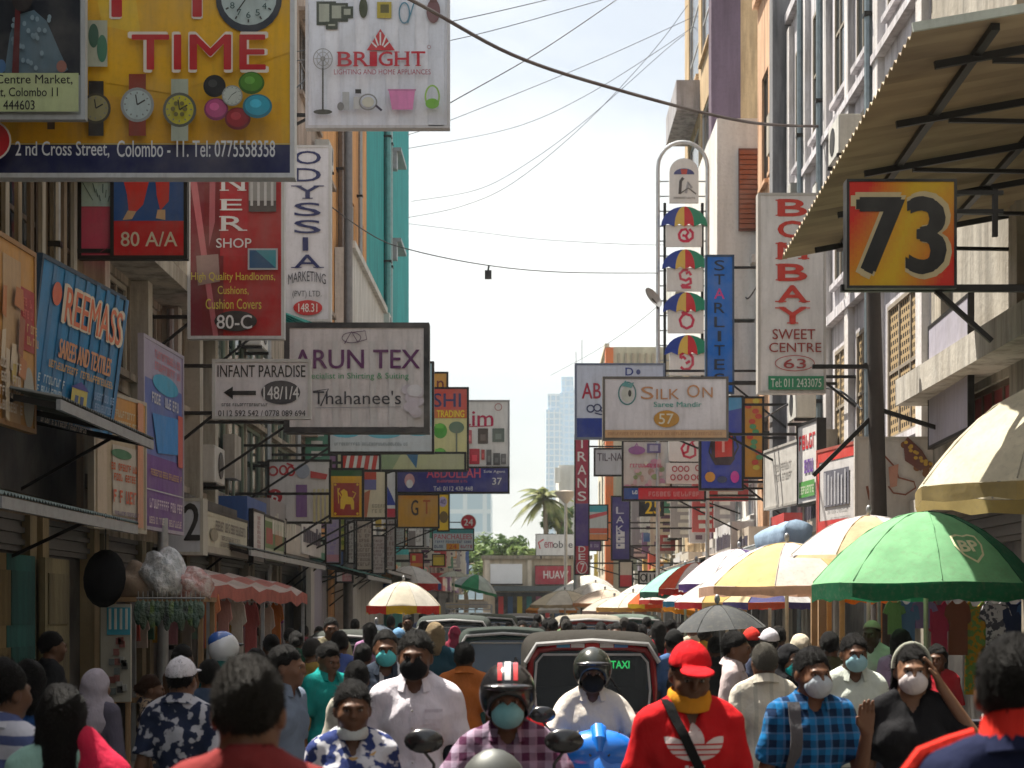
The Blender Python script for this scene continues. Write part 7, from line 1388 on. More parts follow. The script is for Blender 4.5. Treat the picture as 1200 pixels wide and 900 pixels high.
        for j in range(4):
            o = side*(j-1.5)*.021; b0 = Wr[i]+f*.082+o*1.05; S.cap(Wr[i]+f*.005+o*.55, b0, .0155, .0125, k=.012)
            l = (.036, .042, .04, .031)[j]; d1 = f*math.cos(curl*.7)+n*math.sin(curl*.7); d2 = f*math.cos(curl*1.7)+n*math.sin(curl*1.7); p1 = b0+d1*l; S.cap(b0, p1, .0105, .0098, k=.005); S.cap(p1, p1+d2*l*.95, .0098, .0082, k=.004)
        ts = side*(1 if side.dot(np.array((-q, -1, 0))) > 0 else -1); t0 = Wr[i]+f*.025+ts*.022; t1 = t0+f*.03+ts*.028+n*.012; S.cap(t0, t1, .0145, .0115, k=.012); S.cap(t1, t1+f*.032+ts*.006+n*.012, .0115, .009, k=.005)
    for i, q in enumerate((-1, 1)):
        S.cap(hips[i], knees[i], .085, .055, k=.04); S.cap(knees[i], ank[i], .054, .036, k=.02); a = ank[i]; S.cap((a[0], a[1]+.02, a[2]-.045), (a[0], a[1]-.14, a[2]-.055), .036, .03, k=.03)
    V, Q = S.mesh(); ex = []
    for q in (-1, 1):
        for p, r, m_ in (((q*.031, -.083, -.003), (.0135, .0125, .0095), mat('gloss', (.28, .25, .22))), ((q*.031, -.0925, -.003), (.0068, .005, .0068), mat('gloss', (.02, .012, .008))), ((q*.032, -.1, .016), (.017, .005, .0026), mat('hair', (.006, .005, .005)))):
            e = MB(); e.ell((0, 0, 0), r, m_, 8, 6); ex.append(([hp(Vector(v)+Vector(p)) for v in e.v], e.f, m_))
    put_mesh('body', V, Q, mat('skin', sk), t, ex)
    # --- shirt
    m_top = mat(*top) if isinstance(top[0], str) else mat('cloth', top[0])
    cax = [axis(min(xs)-.15 if True else 0, max(xs)+.15, .0145, []), axis(-.34 if not sit else -.5, .3, .0145, []), axis(.0 if skirt else .3, 1.62+up, .0145 if not skirt else .02, [])]
    S = Sdf(cax); g = .017
    S.cap((-.078*wide*wt, 0, 1.28+up), (.078*wide*wt, 0, 1.28+up), .090+g, sy=.97, k=.06); S.cap((0, 0, pz-.05), (0, 0, 1.32+up), .114*wide+g, .112*wide+g, sy=.84, k=.06); S.cap((-.07, .0, pz), (.07, .0, pz), .105+g, sy=.98, k=.06); S.cap((-wsh*.8, .01, 1.395+up), (wsh*.8, .01, 1.395+up), .045+g, k=.05)
    for q in (-1, 1): S.cap((0, .02, 1.485+up), (q*.13, .015, 1.425+up), .045+g, k=.05)
    if fem:
        for q in (-1, 1): S.ell((q*.075, -.085, 1.27+up), (.067+g, .05+g, .06+g), .05)
    for i in range(2):
        a, e, w = Sh[i], El[i], Wr[i]
        if sl == 'short': d = (e-a)/np.linalg.norm(e-a); S.cap(a, e, .050*wt+g, .052*wt+g, k=.028, plane=(a+(e-a)*.78, d))
        elif sl == 'long': d = (w-e)/np.linalg.norm(w-e); S.cap(a, e, .050*wt+g, .046+g*.8, k=.028); S.cap(e, w, .045+g*.8, .036+g*.6, k=.03, plane=(e+(w-e)*.93, d))
    if skirt: S.cap((0, 0, .12), (0, 0, pz), .26, .13, sy=.8, k=.06)
    ph = random.random()*6; S.warp(.006, 15, ph); S.warp(.0045, 31, ph*2); S.warp(.002, 55, ph*3)
    S.cap((0, .005, 1.46+up), (0, -.01, 1.62+up), .062, .075, k=.01, sub=True); S.ell((0, -.11, 1.46+up), (.042, .07, .06 if collar else .09), .01, True)
    hz_ = .16 if skirt else (hem if not sit else .84); S.clip(lambda X, Y, Z: hz_-Z+0*X+0*Y)
    V, Q = S.mesh(); put_mesh('dress' if skirt else 'shirt', V, Q, m_top, t)
    # --- trousers, shoes
    if not skirt:
        S = Sdf([axis(-.38, .38, .017, []), axis(-.55, .34, .017, []), axis(0, pz+.12, .017, [])])
        S.cap((-.07, .0, pz), (.07, .0, pz), .108, sy=.97, k=.05)
        for i in range(2): S.cap(hips[i], knees[i], .10, .074, k=.04); d = np.array(ank[i])-np.array(knees[i]); d /= np.linalg.norm(d); S.cap(knees[i], ank[i], .072, .062, k=.03, plane=(np.array(ank[i])-d*.01, d))
        S.warp(.004, 20, ph); S.clip(lambda X, Y, Z: Z-(pz+.06)+0*X+0*Y); V, Q = S.mesh(); put_mesh('trousers', V, Q, mat('cloth', bot), t)
    for i in range(2):
        a = ank[i]; e = MB(); e.smooth = True; e.loft([[(a[0]+math.cos(v)*w_, a[1]+y_, a[2]-.085+.004+max(0, math.sin(v)+.35)*h_) for v in [2*math.pi*k/10 for k in range(10)]] for y_, w_, h_ in ((.07, .02, .03), (.05, .042, .075), (-.02, .044, .075), (-.10, .05, .05), (-.17, .045, .035), (-.2, .02, .02))], mat('cloth', (.02, .018, .016))); e.build('shoe', t, world=False)
    # --- hair, hat, mask in the head's own frame
    def head_part(name, build_, m, lo=(-.2, -.26, -.4), hi=(.2, .22, .22), st=.0085):
        Sh_ = Sdf([axis(lo[k], hi[k], st, []) for k in range(3)]); build_(Sh_); V, Q = Sh_.mesh()
        if len(V) and name == 'hair':            # loose strands break up the outline
            rs = np.random.RandomState(int(ph*1000)); k = 3200 if Y < 5 else 1500 if Y < 14 else 400; b = V[rs.randint(0, len(V), k)]; n = b-np.array((0, .016, .02)); n /= np.linalg.norm(n, axis=1)[:, None]+1e-6
            dr = n*.55+np.array((0, .25, -.55))+rs.normal(0, .33, (k, 3)); dr /= np.linalg.norm(dr, axis=1)[:, None]; sd2 = np.cross(dr, n); sd2 /= np.linalg.norm(sd2, axis=1)[:, None]+1e-6; L = rs.uniform(.012, .026, (k, 1))*(.5 if Y < 5 else .55 if hair == 'thin' else 1)
            T = np.stack([b-sd2*.0022-n*.003, b+sd2*.0022-n*.003, b+dr*L], 1).reshape(-1, 3); ex2 = [([hp(v) for v in T], [(3*i, 3*i+1, 3*i+2) for i in range(k)], m)]
            return put_mesh(name, np.array([hp(v) for v in V]), Q, m, t, ex2)
        if len(V): return put_mesh(name, np.array([hp(v) for v in V]), Q, m, t)
    if hair in ('short', 'thin', 'long', 'bun', 'bob') and hat not in ('helmet', 'scarf'):
        def hb(s):
            s.ell((0, .016, .027), (.086, .105, .110) if not hat else (.080, .099, .098), .01)
            off = -.045 if hair == 'thin' else .0
            s.warp(.003, 48, ph); s.warp(.0018, 110, ph); s.clip(lambda X, Y, Z: ((.0-off*.6-.62*(Y-.0)-.005*np.sin(X*80+ph)-.004*np.sin(X*190+ph*3)-.004*np.sin(Y*150))-Z)*.8+0*X); s.clip(lambda X, Y, Z: (-.004-Z)-np.maximum(Y-.0, 0)*1.2+0*X)
            if hair in ('long', 'bob'):
                zl = -.34 if hair == 'long' else -.13
                s.cap((0, .045, .03), (0, .085, zl), .082, .07, sy=.8, k=.03)
                for q in (-1, 1): s.cap((q*.062, .03, .02), (q*.075, .04, zl*.6), .03, .025, k=.03)
                s.warp(.004, 60, ph)
            if hair == 'bun': s.ell((0, .115, .01), (.045, .042, .045), .02)
        head_part('hair', hb, mat('hair', hc), lo=(-.16, -.16, -.42))
    if hat == 'cap':
        def cb_(s):
            s.ell((0, .01, .03), (.09, .108, .108), .01); s.clip(lambda X, Y, Z: (.035-.18*Y-Z)+0*X)
            s.ell((0, -.135, .052), (.072, .075, .011), .012); s.ell((0, .01, .137), (.012, .012, .008), .01)
        head_part('cap', cb_, mat('cloth', hatc), lo=(-.16, -.24, -.05))
    if hat == 'skullcap': head_part('cap', lambda s: (s.ell((0, .012, .03), (.087, .106, .104), .01), s.clip(lambda X, Y, Z: (.045-.25*Y-Z)+0*X)), mat('cloth', hatc), lo=(-.16, -.2, -.05))
    if hat == 'helmet':
        def hl(s):
            s.ell((0, .008, .028), (.122, .142, .138), .02); s.clip(lambda X, Y, Z: (-.115-Z)+0*X+0*Y); s.ell((0, -.03, -.07), (.083, .10, .14), .01, True); s.ell((0, -.155, -.05), (.098, .12, .082), .012, True)
        head_part('helmet', hl, mat('gloss', hatc), lo=(-.17, -.2, -.2), hi=(.17, .2, .22))
        head_part('visor', lambda s: (s.ell((0, -.115, .062), (.108, .065, .018), .01), s.ell((0, .02, .03), (.118, .128, .13), .01, True)), mat('gloss', (.02, .02, .022)), lo=(-.17, -.22, -.02))
    if hat == 'scarf':
        def sf(s):
            s.ell((0, .012, .022), (.094, .114, .114), .02); s.cap((0, .04, -.02), (0, .07, -.26), .09, .14, sy=.8, k=.05); s.cap((-.05, -.03, -.14), (.05, -.03, -.14), .07, k=.05); s.warp(.005, 34, ph)
            s.ell((0, -.11, -.012), (.06, .085, .085), .012, True)
        head_part('headscarf', sf, mat('cloth', hatc), lo=(-.26, -.2, -.45), hi=(.26, .26, .2))
    if mask: head_part('face_mask', lambda s: (s.ell((0, -.067, -.056), (.070, .060, .062), .01), s.cap((-.079, .0, -.02), (-.05, -.085, -.035), .004, k=.006), s.cap((.079, .0, -.02), (.05, -.085, -.035), .004, k=.006), s.clip(lambda X, Y, Z: Z+.004-.02*np.cos(X*25)+0*Y)), mat('cloth', mask), lo=(-.12, -.18, -.16), hi=(.12, .05, .04), st=.006)
    if collar and Y < 14 and hat != 'scarf' and not skirt:
        e = MB(); e.smooth = True; n = 22; A = [R(-152+304*i/n+180) for i in range(n+1)]
        rg = [[(r_*math.sin(a), .012-r_*1.02*math.cos(a)*1.0, z0+up-(.5+.5*math.cos(a))*dz_) for a in A] for r_, z0, dz_ in ((.070, 1.530, .035), (.076, 1.540, .036), (.094, 1.512, .045), (.108, 1.487, .060), (.100, 1.480, .060))]
        e.loft(rg, m_top, cap=False, closed=False); o = e.build('collar', t, world=False)
    if neckc is not None:
        e = MB(); e.smooth = True; n = 20
        e.loft([[(.082*r_*math.sin(2*math.pi*i/n), .005-.085*r_*math.cos(2*math.pi*i/n), z_+up-.02*math.cos(2*math.pi*i/n)) for i in range(n)] for r_, z_ in ((.95, 1.54), (1.08, 1.53), (1.15, 1.50), (1.1, 1.465), (.9, 1.46))], mat('cloth', neckc), cap=False); e.build('neckerchief', t, world=False)
    if extra: extra(t, up)
    return t
# ------------------------------------------------------------------ the people the photograph shows one by one
from mathutils.bvhtree import BVHTree
def onto(t, name='shirt'):
    me = [c for c in t.children if c.name.split('.')[0] in (name, 'dress')][0].data; bv = BVHTree.FromPolygons([v.co for v in me.vertices], [p.vertices for p in me.polygons])
    def f(x, z, off=.004, back=False):
        h = bv.ray_cast(Vector((x, 1 if back else -1, z)), Vector((0, -1 if back else 1, 0)))[0]; return (x, (h.y if h else 0)+(off if back else -off), z)
    return f
def grid_on(e, f, P, rows, m, off, up):
    """P(u, v) -> (x, z), laid on the shirt"""
    n = 8
    for i in range(rows):
        for j in range(n):
            q = [P(j/n, i/rows), P((j+1)/n, i/rows), P((j+1)/n, (i+1)/rows), P(j/n, (i+1)/rows)]; e.quad(*[f(x, z+up, off) for x, z in q], m)
def strap_on(t, up, pts, c, name, w=.022):
    f = onto(t); m = mat('cloth', c); e = MB(); e.smooth = True; L = []
    for i in range(len(pts)-1):
        for k in range(4): a = k/4; L.append((pts[i][0]*(1-a)+pts[i+1][0]*a, pts[i][1]*(1-a)+pts[i+1][1]*a))
    L.append(pts[-1]); fr = [f(x, z+up, .01) for x, z in L]; bk = [f(-x*.9, z+up, .01, True) for x, z in L]
    ring = fr+[(fr[-1][0]*1.1, .0, fr[-1][2])]+bk[::-1]
    e.loft([[(x-w, y-.004, z), (x+w, y-.004, z), (x+w, y+.004, z), (x-w, y+.004, z)] for x, y, z in ring], m, cap=False); e.build(name, t, world=False)
def collar_piece(c):
    def ex(t, up):
        e = MB(); e.smooth = True; n = 20; e.loft([[(.078*r_*math.sin(2*math.pi*i/n), .012-.08*r_*math.cos(2*math.pi*i/n), z_+up-.025*math.cos(2*math.pi*i/n)) for i in range(n)] for r_, z_ in ((.92, 1.545), (1.0, 1.55), (1.12, 1.50), (1.3, 1.47), (1.2, 1.46))], mat('cloth', c), cap=False); e.build('collar', t, world=False)
        e = MB(); e.smooth = True
        for q in (-1, 1): e.tube([(q*.09, .0, 1.508+up), (q*.15, .0, 1.487+up), (q*.21, .01, 1.465+up), (q*.27, .02, 1.39+up), (q*.30, .03, 1.30+up)], [.018, .02, .02, .018, .014], mat('cloth', c), 8)
        e.build('shoulder_panel', t, world=False)
    return ex
person('man from behind with close cropped hair, blurred, nearest the camera left of centre', 291, 776, 3.95, 180, (('cloth'), (.20, .03, .03)), hair='short', hc=(.02, .017, .014), skin=1, fine=.0065, wide=1.02, collar=False)
person('man from behind in a navy shirt with a red collar at the right edge, blurred', 1190, 752, 3.95, 176, ('cloth', (.012, .016, .045)), hair='short', hc=(.01, .009, .008), skin=1, fine=.0065, wide=1.05, extra=collar_piece((.62, .03, .02)), yaw=-12)
def capback(t, up): pass
person('man from behind in a white cap and a navy and white printed shirt', 212, 777, 9.0, 172, ('print', (.02, .028, .06), (.42, .42, .46), .8), hair='short', hat='cap', hatc=(.66, .64, .68), skin=1, wide=1.03, height=1.57)
def scarf_drape(c):
    def ex(t, up):
        S = Sdf([axis(-.5, .2, .016, []), axis(-.3, .35, .016, []), axis(.7, 1.65, .016, [])]); S.cap((-.09, .02, 1.52), (-.17, .05, 1.36), .06, .09, k=.05); S.cap((-.17, .05, 1.36), (-.21, .06, .85), .09, .12, k=.05); S.warp(.008, 30, 1); S.clip(lambda X, Y, Z: .82-Z+0*X+0*Y); V, Q = S.mesh(); put_mesh('shawl', V, Q, mat('cloth', c), t)
    return ex
person('woman from behind with long black hair, a pink red shawl and a mint dress', 72, 806, 6.0, 190, ('cloth', (.28, .48, .42)), sl='short', skirt=True, hair='long', fem=True, skin=1, extra=scarf_drape((.52, .02, .06)), collar=False)
person('man at the left edge in a white and blue striped shirt', 2, 776, 6.3, 150, ('stripe', (.50, .50, .56), (.08, .10, .22)), hair='short', skin=0, wide=1.0)
person('dark haired person in blue behind the woman with the pink shawl', 34, 776, 9.2, 200, ('cloth', (.02, .07, .22)), hair='bob', fem=True, skin=2)
person('person in a pale grey headscarf bending by the left stall', 112, 786, 10.5, 160, ('cloth', (.10, .09, .12)), sl='long', hat='scarf', hatc=(.36, .32, .36), skirt=True, fem=True, skin=1)
person('woman in a dark printed top browsing at the left stall', 176, 793, 12.2, 100, ('print', (.02, .02, .03), (.25, .18, .12)), hair='bun', hc=(.05, .02, .01), fem=True, skin=0)
person('man in a slate blue shirt turned sideways right of the cropped headed man', 334, 759, 9.6, 70, ('cloth', (.17, .21, .28)), hair='short', skin=1, yaw=12)
person('man in a bright teal shirt looking down on the left', 384, 755, 12.5, 40, ('cloth', (.01, .26, .24)), hair='short', skin=1, pitch=18)
person('child height person with brown black hair behind the woman in the printed blouse', 418, 777, 10.4, 180, ('cloth', (.42, .40, .34)), hair='short', skin=0, fem=True)
def necklace(t, up):
    e = MB(); e.smooth = True; n = 24; e.loft([[(r_*math.sin(2*math.pi*i/n), -.02-r_*.62*math.cos(2*math.pi*i/n), z_+up-.06*math.cos(2*math.pi*i/n)) for i in range(n)] for r_, z_ in ((.10, 1.447), (.125, 1.445), (.13, 1.43), (.105, 1.43))], mat('cloth', (.55, .36, .16)), cap=False); e.build('neckline_trim', t, world=False)
def chinmask(c):
    def ex(t, up):
        necklace(t, up); e = MB(); e.smooth = True; n = 18
        e.loft([[(.066*r_*math.sin(2*math.pi*i/n), -.03-.068*r_*math.cos(2*math.pi*i/n), z_+up-.004*math.cos(2*math.pi*i/n)) for i in range(n)] for r_, z_ in ((.93, 1.525), (1.08, 1.515), (1.12, 1.49), (1.0, 1.472), (.8, 1.468))], mat('cloth', c), cap=False); e.build('face_mask', t, world=False)
    return ex
person('woman in a navy and white printed blouse with her mask under her chin', 413, 801, 7.0, 8, ('print', (.03, .045, .15), (.55, .55, .60)), sl='short', hair='bun', fem=True, wide=1.12, skin=0, fine=.007, extra=chinmask((.55, .60, .62)), skirt=True, collar=False)
def pocket(t, up):
    f = onto(t); m = mat('cloth', (.66, .62, .68)); e = MB(); grid_on(e, f, lambda u, v: (.06+.085*u, 1.25+.10*v), 4, m, .006, up); grid_on(e, f, lambda u, v: (.06+.085*u, 1.335+.012*v), 1, mat('cloth', (.52, .48, .54)), .008, up); e.build('pocket', t, world=False)
    e = MB(); grid_on(e, f, lambda u, v: (-.014+.028*u, .92+.47*v), 16, m, .005, up)
    for k in range(5): e.ell(f(0, 1.0+k*.085+up, .007), (.006, .003, .006), mat('paint', (.5, .48, .45)), 6, 4)
    e.build('placket', t, world=False)
person('tall man walking towards us in a white short sleeved shirt and a black mask', 487, 742, 8.5, -4, ('cloth', (.72, .68, .74)), hair='short', hc=(.012, .011, .01), mask=(.012, .013, .014), wide=1.04, skin=0, fine=.007, arms=('down', 'bag'), extra=pocket, bot=(.30, .28, .26))
person('man in a turquoise mask and a dark and white top behind the man in white', 452, 741, 11.4, 6, ('vstripe', (.03, .04, .06), (.55, .55, .58), .5), hair='thin', mask=(.10, .48, .50), skin=0, fine=.008)
person('man from behind in a burnt orange shirt', 544, 755, 13.2, 182, ('cloth', (.44, .13, .03)), hair='short', skin=0, extra=lambda t, up: None)
person('person with straw coloured hair and a dark teal jacket from behind', 510, 731, 16.5, 178, ('cloth', (.02, .07, .10)), sl='long', hair='bob', hc=(.38, .28, .16), skin=3)
def stripes(cs, z=.028):
    def ex(t, up):
        for k, c in enumerate(cs):
            e = MB(); e.smooth = True; x = (-.03, 0, .03)[k]; P = [(x+.015*math.sin(i), 0, 0) for i in range(1)]
            pts = []
            for i in range(11):
                a = R(28+75*i/10); rr_ = math.sqrt(max(.01, 1-(x/.122)**2)); pts.append((x, .008-.1435*rr_*math.cos(a)-.03, HZ+up+z+.1395*rr_*math.sin(a)))
            e.loft([[(p[0]-.013, p[1], p[2]), (p[0]+.013, p[1], p[2]), (p[0]+.013, p[1]+.006, p[2]-.006), (p[0]-.013, p[1]+.006, p[2]-.006)] for p in pts], mat('gloss', c)); e.build('helmet_stripe', t, world=False)
    return ex
person('motorcyclist in a purple plaid shirt, black helmet with red and white stripes, turquoise mask', 595, 777, 7.35, 0, ('plaid', (.07, .02, .05), (.30, .24, .32)), hat='helmet', hatc=(.012, .012, .014), mask=(.22, .50, .54), arms=('ride', 'ride'), sit=True, skin=0, fine=.007, wide=1.06, extra=stripes([(.5, .03, .03), (.6, .58, .58), (.5, .03, .03)]), group='riders in the crowd')
person('scooter rider in a cream polo shirt, olive black helmet and black mask', 694, 759, 10.75, 0, ('cloth', (.66, .60, .54)), hat='helmet', hatc=(.03, .034, .028), mask=(.012, .012, .013), arms=('ride', 'ride'), sit=True, skin=0, fine=.008, wide=1.02, group='riders in the crowd')
def trefoil(t, up):
    f = onto(t); wm = mat('cloth', (.66, .55, .54)); e = MB()
    for cx, ang, L, wd in ((0, 0, .15, .036), (-.014, -.88, .145, .033), (.014, .88, .145, .033)):
        ca, sa = math.cos(ang), math.sin(ang)
        def P(u, v): x = (u-.5)*2*wd*math.sin(math.pi*min(1, v*.97+.03))**.75; z = v*L; return (cx+x*ca+z*sa, 1.255-x*sa+z*ca)
        grid_on(e, f, P, 12, wm, .004, up)
    red = mat('cloth', (.50, .012, .015))
    for k in range(3): grid_on(e, f, lambda u, v, k=k: (-.12+.24*u, 1.272+k*.021+.006*v), 1, red, .0062, up)
    vs, fs = glyphs('adidas', 0); ax = [v[0] for v in vs]; ay = [v[1] for v in vs]
    for q in range(3): e.add([f(-.115+.23*(v[0]-min(ax))/(max(ax)-min(ax))+.003*(q-1), 1.15+up+.082*(v[1]-min(ay))/(max(ay)-min(ay)), .007+.0005*q) for v in vs], fs, wm)
    e.build('printed_emblem', t, world=False); strap_on(t, up, [(-.105, 1.50), (-.085, 1.44), (-.05, 1.36), (-.015, 1.28), (.03, 1.19), (.075, 1.10), (.12, 1.01), (.16, .93)], (.012, .012, .013), 'bag_strap')
person('man in a red cap and red sports shirt with a pale leaf emblem', 808, 757, 7.0, 6, ('cloth', (.52, .012, .016)), hair='short', hat='cap', hatc=(.58, .012, .018), mask=None, neckc=(.62, .26, .02), wide=1.08, skin=0, fine=.007, pitch=16, arms=('down', 'down'), extra=trefoil, collar=False, bot=(.10, .10, .12))
person('grey haired man from behind in a cream striped shirt', 896, 756, 10.6, 184, ('vstripe', (.56, .52, .44), (.44, .42, .36), .6), hair='short', hc=(.14, .13, .11), skin=1, wide=1.05)
def strap(t, up):
    strap_on(t, up, [(-.11, 1.47), (-.112, 1.40), (-.115, 1.30), (-.12, 1.2), (-.13, 1.1), (-.14, 1.0)], (.10, .10, .11), 'backpack_strap', .03)
    b = MB(); b.smooth = True; b.ell((0, .22, 1.2+up), (.15, .10, .2), mat('cloth', (.03, .03, .035)), 16, 12); b.build('backpack', t, world=False)
person('man in a bright blue plaid shirt and a pale blue mask holding up one hand', 951, 762, 8.0, 10, ('plaid', (.008, .022, .06), (.012, .17, .42), .9), hair='short', mask=(.46, .52, .58), wide=1.04, skin=1, fine=.007, arms=('down', 'raise'), yaw=6, extra=strap)
def band(t, up):
    e = MB(); e.smooth = True; P = [(.09*math.cos(R(a)), -.02, HZ+up+.02+.112*math.sin(R(a))) for a in range(-10, 191, 15)]; e.tube(P, .011, mat('cloth', (.35, .36, .30)), 8); e.build('hair_band', t, world=False)
person('woman in black with a white mask and a grey hair band touching her ear', 1068, 758, 8.1, -6, ('cloth', (.014, .014, .016)), hair='bob', mask=(.62, .56, .56), fem=True, skin=3, fine=.007, arms=('down', 'ear'), extra=band, skirt=True, collar=False, wide=1.05)
person('man in a pale blue mask and a white shirt behind the woman in black', 1000, 745, 10.7, 4, ('cloth', (.56, .60, .54)), hair='short', mask=(.30, .50, .56), skin=0, fine=.008)
person('stall keeper in a beige cap and a white top beneath the orange cloth', 1022, 729, 16.2, -30, ('cloth', (.62, .62, .64)), hat='skullcap', hatc=(.46, .40, .32), skin=2)
person('person in a black headscarf and a turquoise mask beside the cream striped shirt', 925, 757, 11.6, 20, ('cloth', (.015, .015, .017)), sl='long', hat='scarf', hatc=(.012, .012, .014), mask=(.02, .42, .44), fem=True, skirt=True, skin=1)
person('man in profile in a pinkish white shirt under the grey umbrella', 861, 742, 12.8, 75, ('cloth', (.58, .48, .48)), hair='short', skin=1)
person('person in a scarlet cap behind the grey haired man', 881, 738, 15.5, 180, ('cloth', (.30, .28, .24)), hair='short', hat='cap', hatc=(.62, .04, .03), skin=0)
person('person in a white cap right of the scarlet cap', 902, 739, 15.0, 185, ('cloth', (.05, .06, .1)), hair='short', hat='cap', hatc=(.60, .58, .64), skin=0)
person('short woman in black carrying the grey open umbrella', 838, 748, 17.3, 178, ('cloth', (.02, .02, .022)), sl='long', hair='bun', fem=True, skirt=True, skin=0, arms=('down', 'chest'))
person('person carrying the dark blue grey umbrella on the left', 441, 752, 26.2, 180, ('cloth', (.05, .07, .12)), hair='bun', fem=True, skin=0, arms=('down', 'chest'))
def bluetop(t, up):
    e = MB(); e.smooth = True; e.ell((.02, .0, HZ+up+.085), (.112, .128, .095), mat('gloss', (.03, .10, .36)), 20, 12); e.build('helmet_panel', t, world=False)
person('rider in a white and blue helmet and a teal jacket by the left stall', 262, 748, 13.5, 150, ('cloth', (.02, .12, .11)), sl='long', hat='helmet', hatc=(.62, .62, .64), skin=1, extra=bluetop)
person('passenger height man in a dark jacket between the black taxi and the man in white', 425, 756, 14.5, 175, ('cloth', (.07, .12, .30)), hair='short', skin=0)
person('woman in a red shirt behind the sale table at the right', 1098, 757, 14.0, -20, ('cloth', (.36, .02, .03)), hair='long', fem=True, skin=0)
# drivers of the two nearest taxis: the lanes show them only as dark shapes, they sit where the seats are
# ------------------------------------------------------------------ the rest of the crowd: a few figures copied with their own clothes
def recolour(t, shirt, hairc=None, hatc=None, bot=None):
    for ch in t.children:
        c = {'shirt': shirt, 'dress': shirt, 'hair': hairc, 'cap': hatc, 'headscarf': hatc, 'trousers': bot}.get(ch.name.split('.')[0])
        if c is not None and len(ch.material_slots): ch.material_slots[0].link = 'OBJECT'; ch.material_slots[0].material = mat('hair' if ch.name.startswith('hair') and not ch.name.startswith('hair_') else 'cloth', c)
PROTO = {}
def proto(kind):
    kw = dict(fine=.013); g = 'people far down the street'
    if kind == 'man': return dict(hair='short', **kw)
    if kind == 'thin': return dict(hair='thin', hc=(.05, .045, .04), walk=-.12, **kw)
    if kind == 'woman': return dict(hair='bun', fem=True, skirt=True, **kw)
    if kind == 'long': return dict(hair='long', fem=True, walk=-.1, **kw)
    if kind == 'cap': return dict(hair='short', hat='cap', **kw)
    if kind == 'scarf': return dict(hat='scarf', fem=True, skirt=True, **kw)
    if kind == 'masked': return dict(hair='short', mask=(.4, .5, .55), **kw)
def crowd(kind, label, px, py, Y, rz, shirt, hatc=None, group='people further down the street', hairc=None):
    c = W(px, py, Y); H = min(1.84, max(1.46, c.z))
    if kind not in PROTO: t = person(label, px, YH-(H-HC)*F/Y, Y, rz, (shirt,), hatc=hatc or (.5, .5, .5), group=group, skin=len(PROTO) % 3, **proto(kind)); PROTO[kind] = t; return t
    t = copy_tree(PROTO[kind]); t.location = (c.x, Y, 0); t.rotation_euler = (0, 0, R(rz)); t.scale = (H/1.72,)*3; t['label'] = label; t['group'] = group; recolour(t, shirt, hairc, hatc); return t
CR = (
 ('man', 'man in an indigo shirt from behind near the dark taxi on the left', 398, 741, 15.5, 180, (.08, .12, .34), None),
 ('thin', 'balding man in a mustard shirt beyond the teal shirt', 366, 750, 14.2, 160, (.34, .22, .06), None),
 ('woman', 'woman in a dark green dress walking away on the left', 347, 741, 18.5, 185, (.02, .08, .05), None),
 ('man', 'man in black standing by the left stall posts', 318, 745, 16.0, 200, (.015, .015, .018), None),
 ('long', 'long haired woman in a mauve top left of the fringed umbrella pole', 434, 731, 22, 176, (.30, .16, .28), None),
 ('cap', 'man in a sky blue cap and grey shirt beyond the turquoise mask', 467, 738, 19, 170, (.22, .22, .24), (.15, .3, .5)),
 ('man', 'man in a charcoal shirt right behind the straw coloured hair', 497, 729, 24, 182, (.04, .04, .045), None),
 ('scarf', 'woman in a maroon headscarf walking left of the green taxi', 533, 735, 24.5, 180, (.2, .03, .05), (.24, .03, .06)),
 ('thin', 'bald pale headed man in cream beyond the red taxi', 664, 727, 24, 180, (.52, .46, .38), None),
 ('man', 'man in a black shirt just left of the bald pale headed man', 648, 726, 27, 178, (.02, .02, .022), None),
 ('man', 'man in a dark teal shirt behind the roof of the red taxi', 681, 731, 23.5, 186, (.02, .1, .12), None),
 ('woman', 'woman in a plum dress over the middle of the red taxi roof', 704, 730, 24.5, 182, (.16, .03, .12), None),
 ('masked', 'masked man in a white shirt facing us over the red taxi roof', 722, 731, 23, -4, (.56, .54, .52), None),
 ('man', 'man in dark grey over the right end of the red taxi roof', 741, 730, 22, 180, (.06, .06, .065), None),
 ('long', 'woman in a crimson top right of the red taxi', 772, 729, 21, 184, (.45, .02, .04), None),
 ('man', 'man in a bright red shirt by the orange umbrella', 786, 726, 24.5, 176, (.5, .03, .03), None),
 ('cap', 'man in a black cap and blue shirt left of the grey umbrella', 790, 740, 15.2, 182, (.06, .12, .26), (.015, .015, .015)),
 ('thin', 'grey haired man in a beige shirt right below the orange umbrella', 812, 727, 22.5, 178, (.48, .42, .32), None),
 ('woman', 'woman in mustard under the crimson rimmed umbrella', 826, 733, 20, 150, (.42, .26, .04), None),
 ('man', 'man in a navy shirt in the shade of the yellow patched umbrella', 912, 735, 18, 170, (.02, .03, .09), None),
 ('scarf', 'woman in a cream headscarf under the yellow patched umbrella', 938, 745, 14.5, 185, (.42, .36, .26), (.52, .46, .36)),
 ('man', 'man in a dark olive shirt behind the wooden posts', 972, 742, 14.2, 175, (.07, .07, .03), None),
 ('long', 'woman in lilac at the garment rail under the green umbrella', 1056, 739, 15.0, 160, (.36, .28, .42), None),
 ('man', 'man in black at the dark shop door on the far left', 60, 742, 13.5, 120, (.02, .02, .022), None),
 ('woman', 'woman in brown near the trinket board', 214, 757, 14.5, 150, (.14, .07, .04), None),
 ('man', 'man in a dull blue shirt between the printed shirt and the striped stall', 246, 775, 11.2, 175, (.06, .09, .15), None),
 ('long', 'woman in dark violet beside the striped stall', 300, 762, 13.0, 190, (.08, .03, .1), None),
)
for r in CR: crowd(*r)
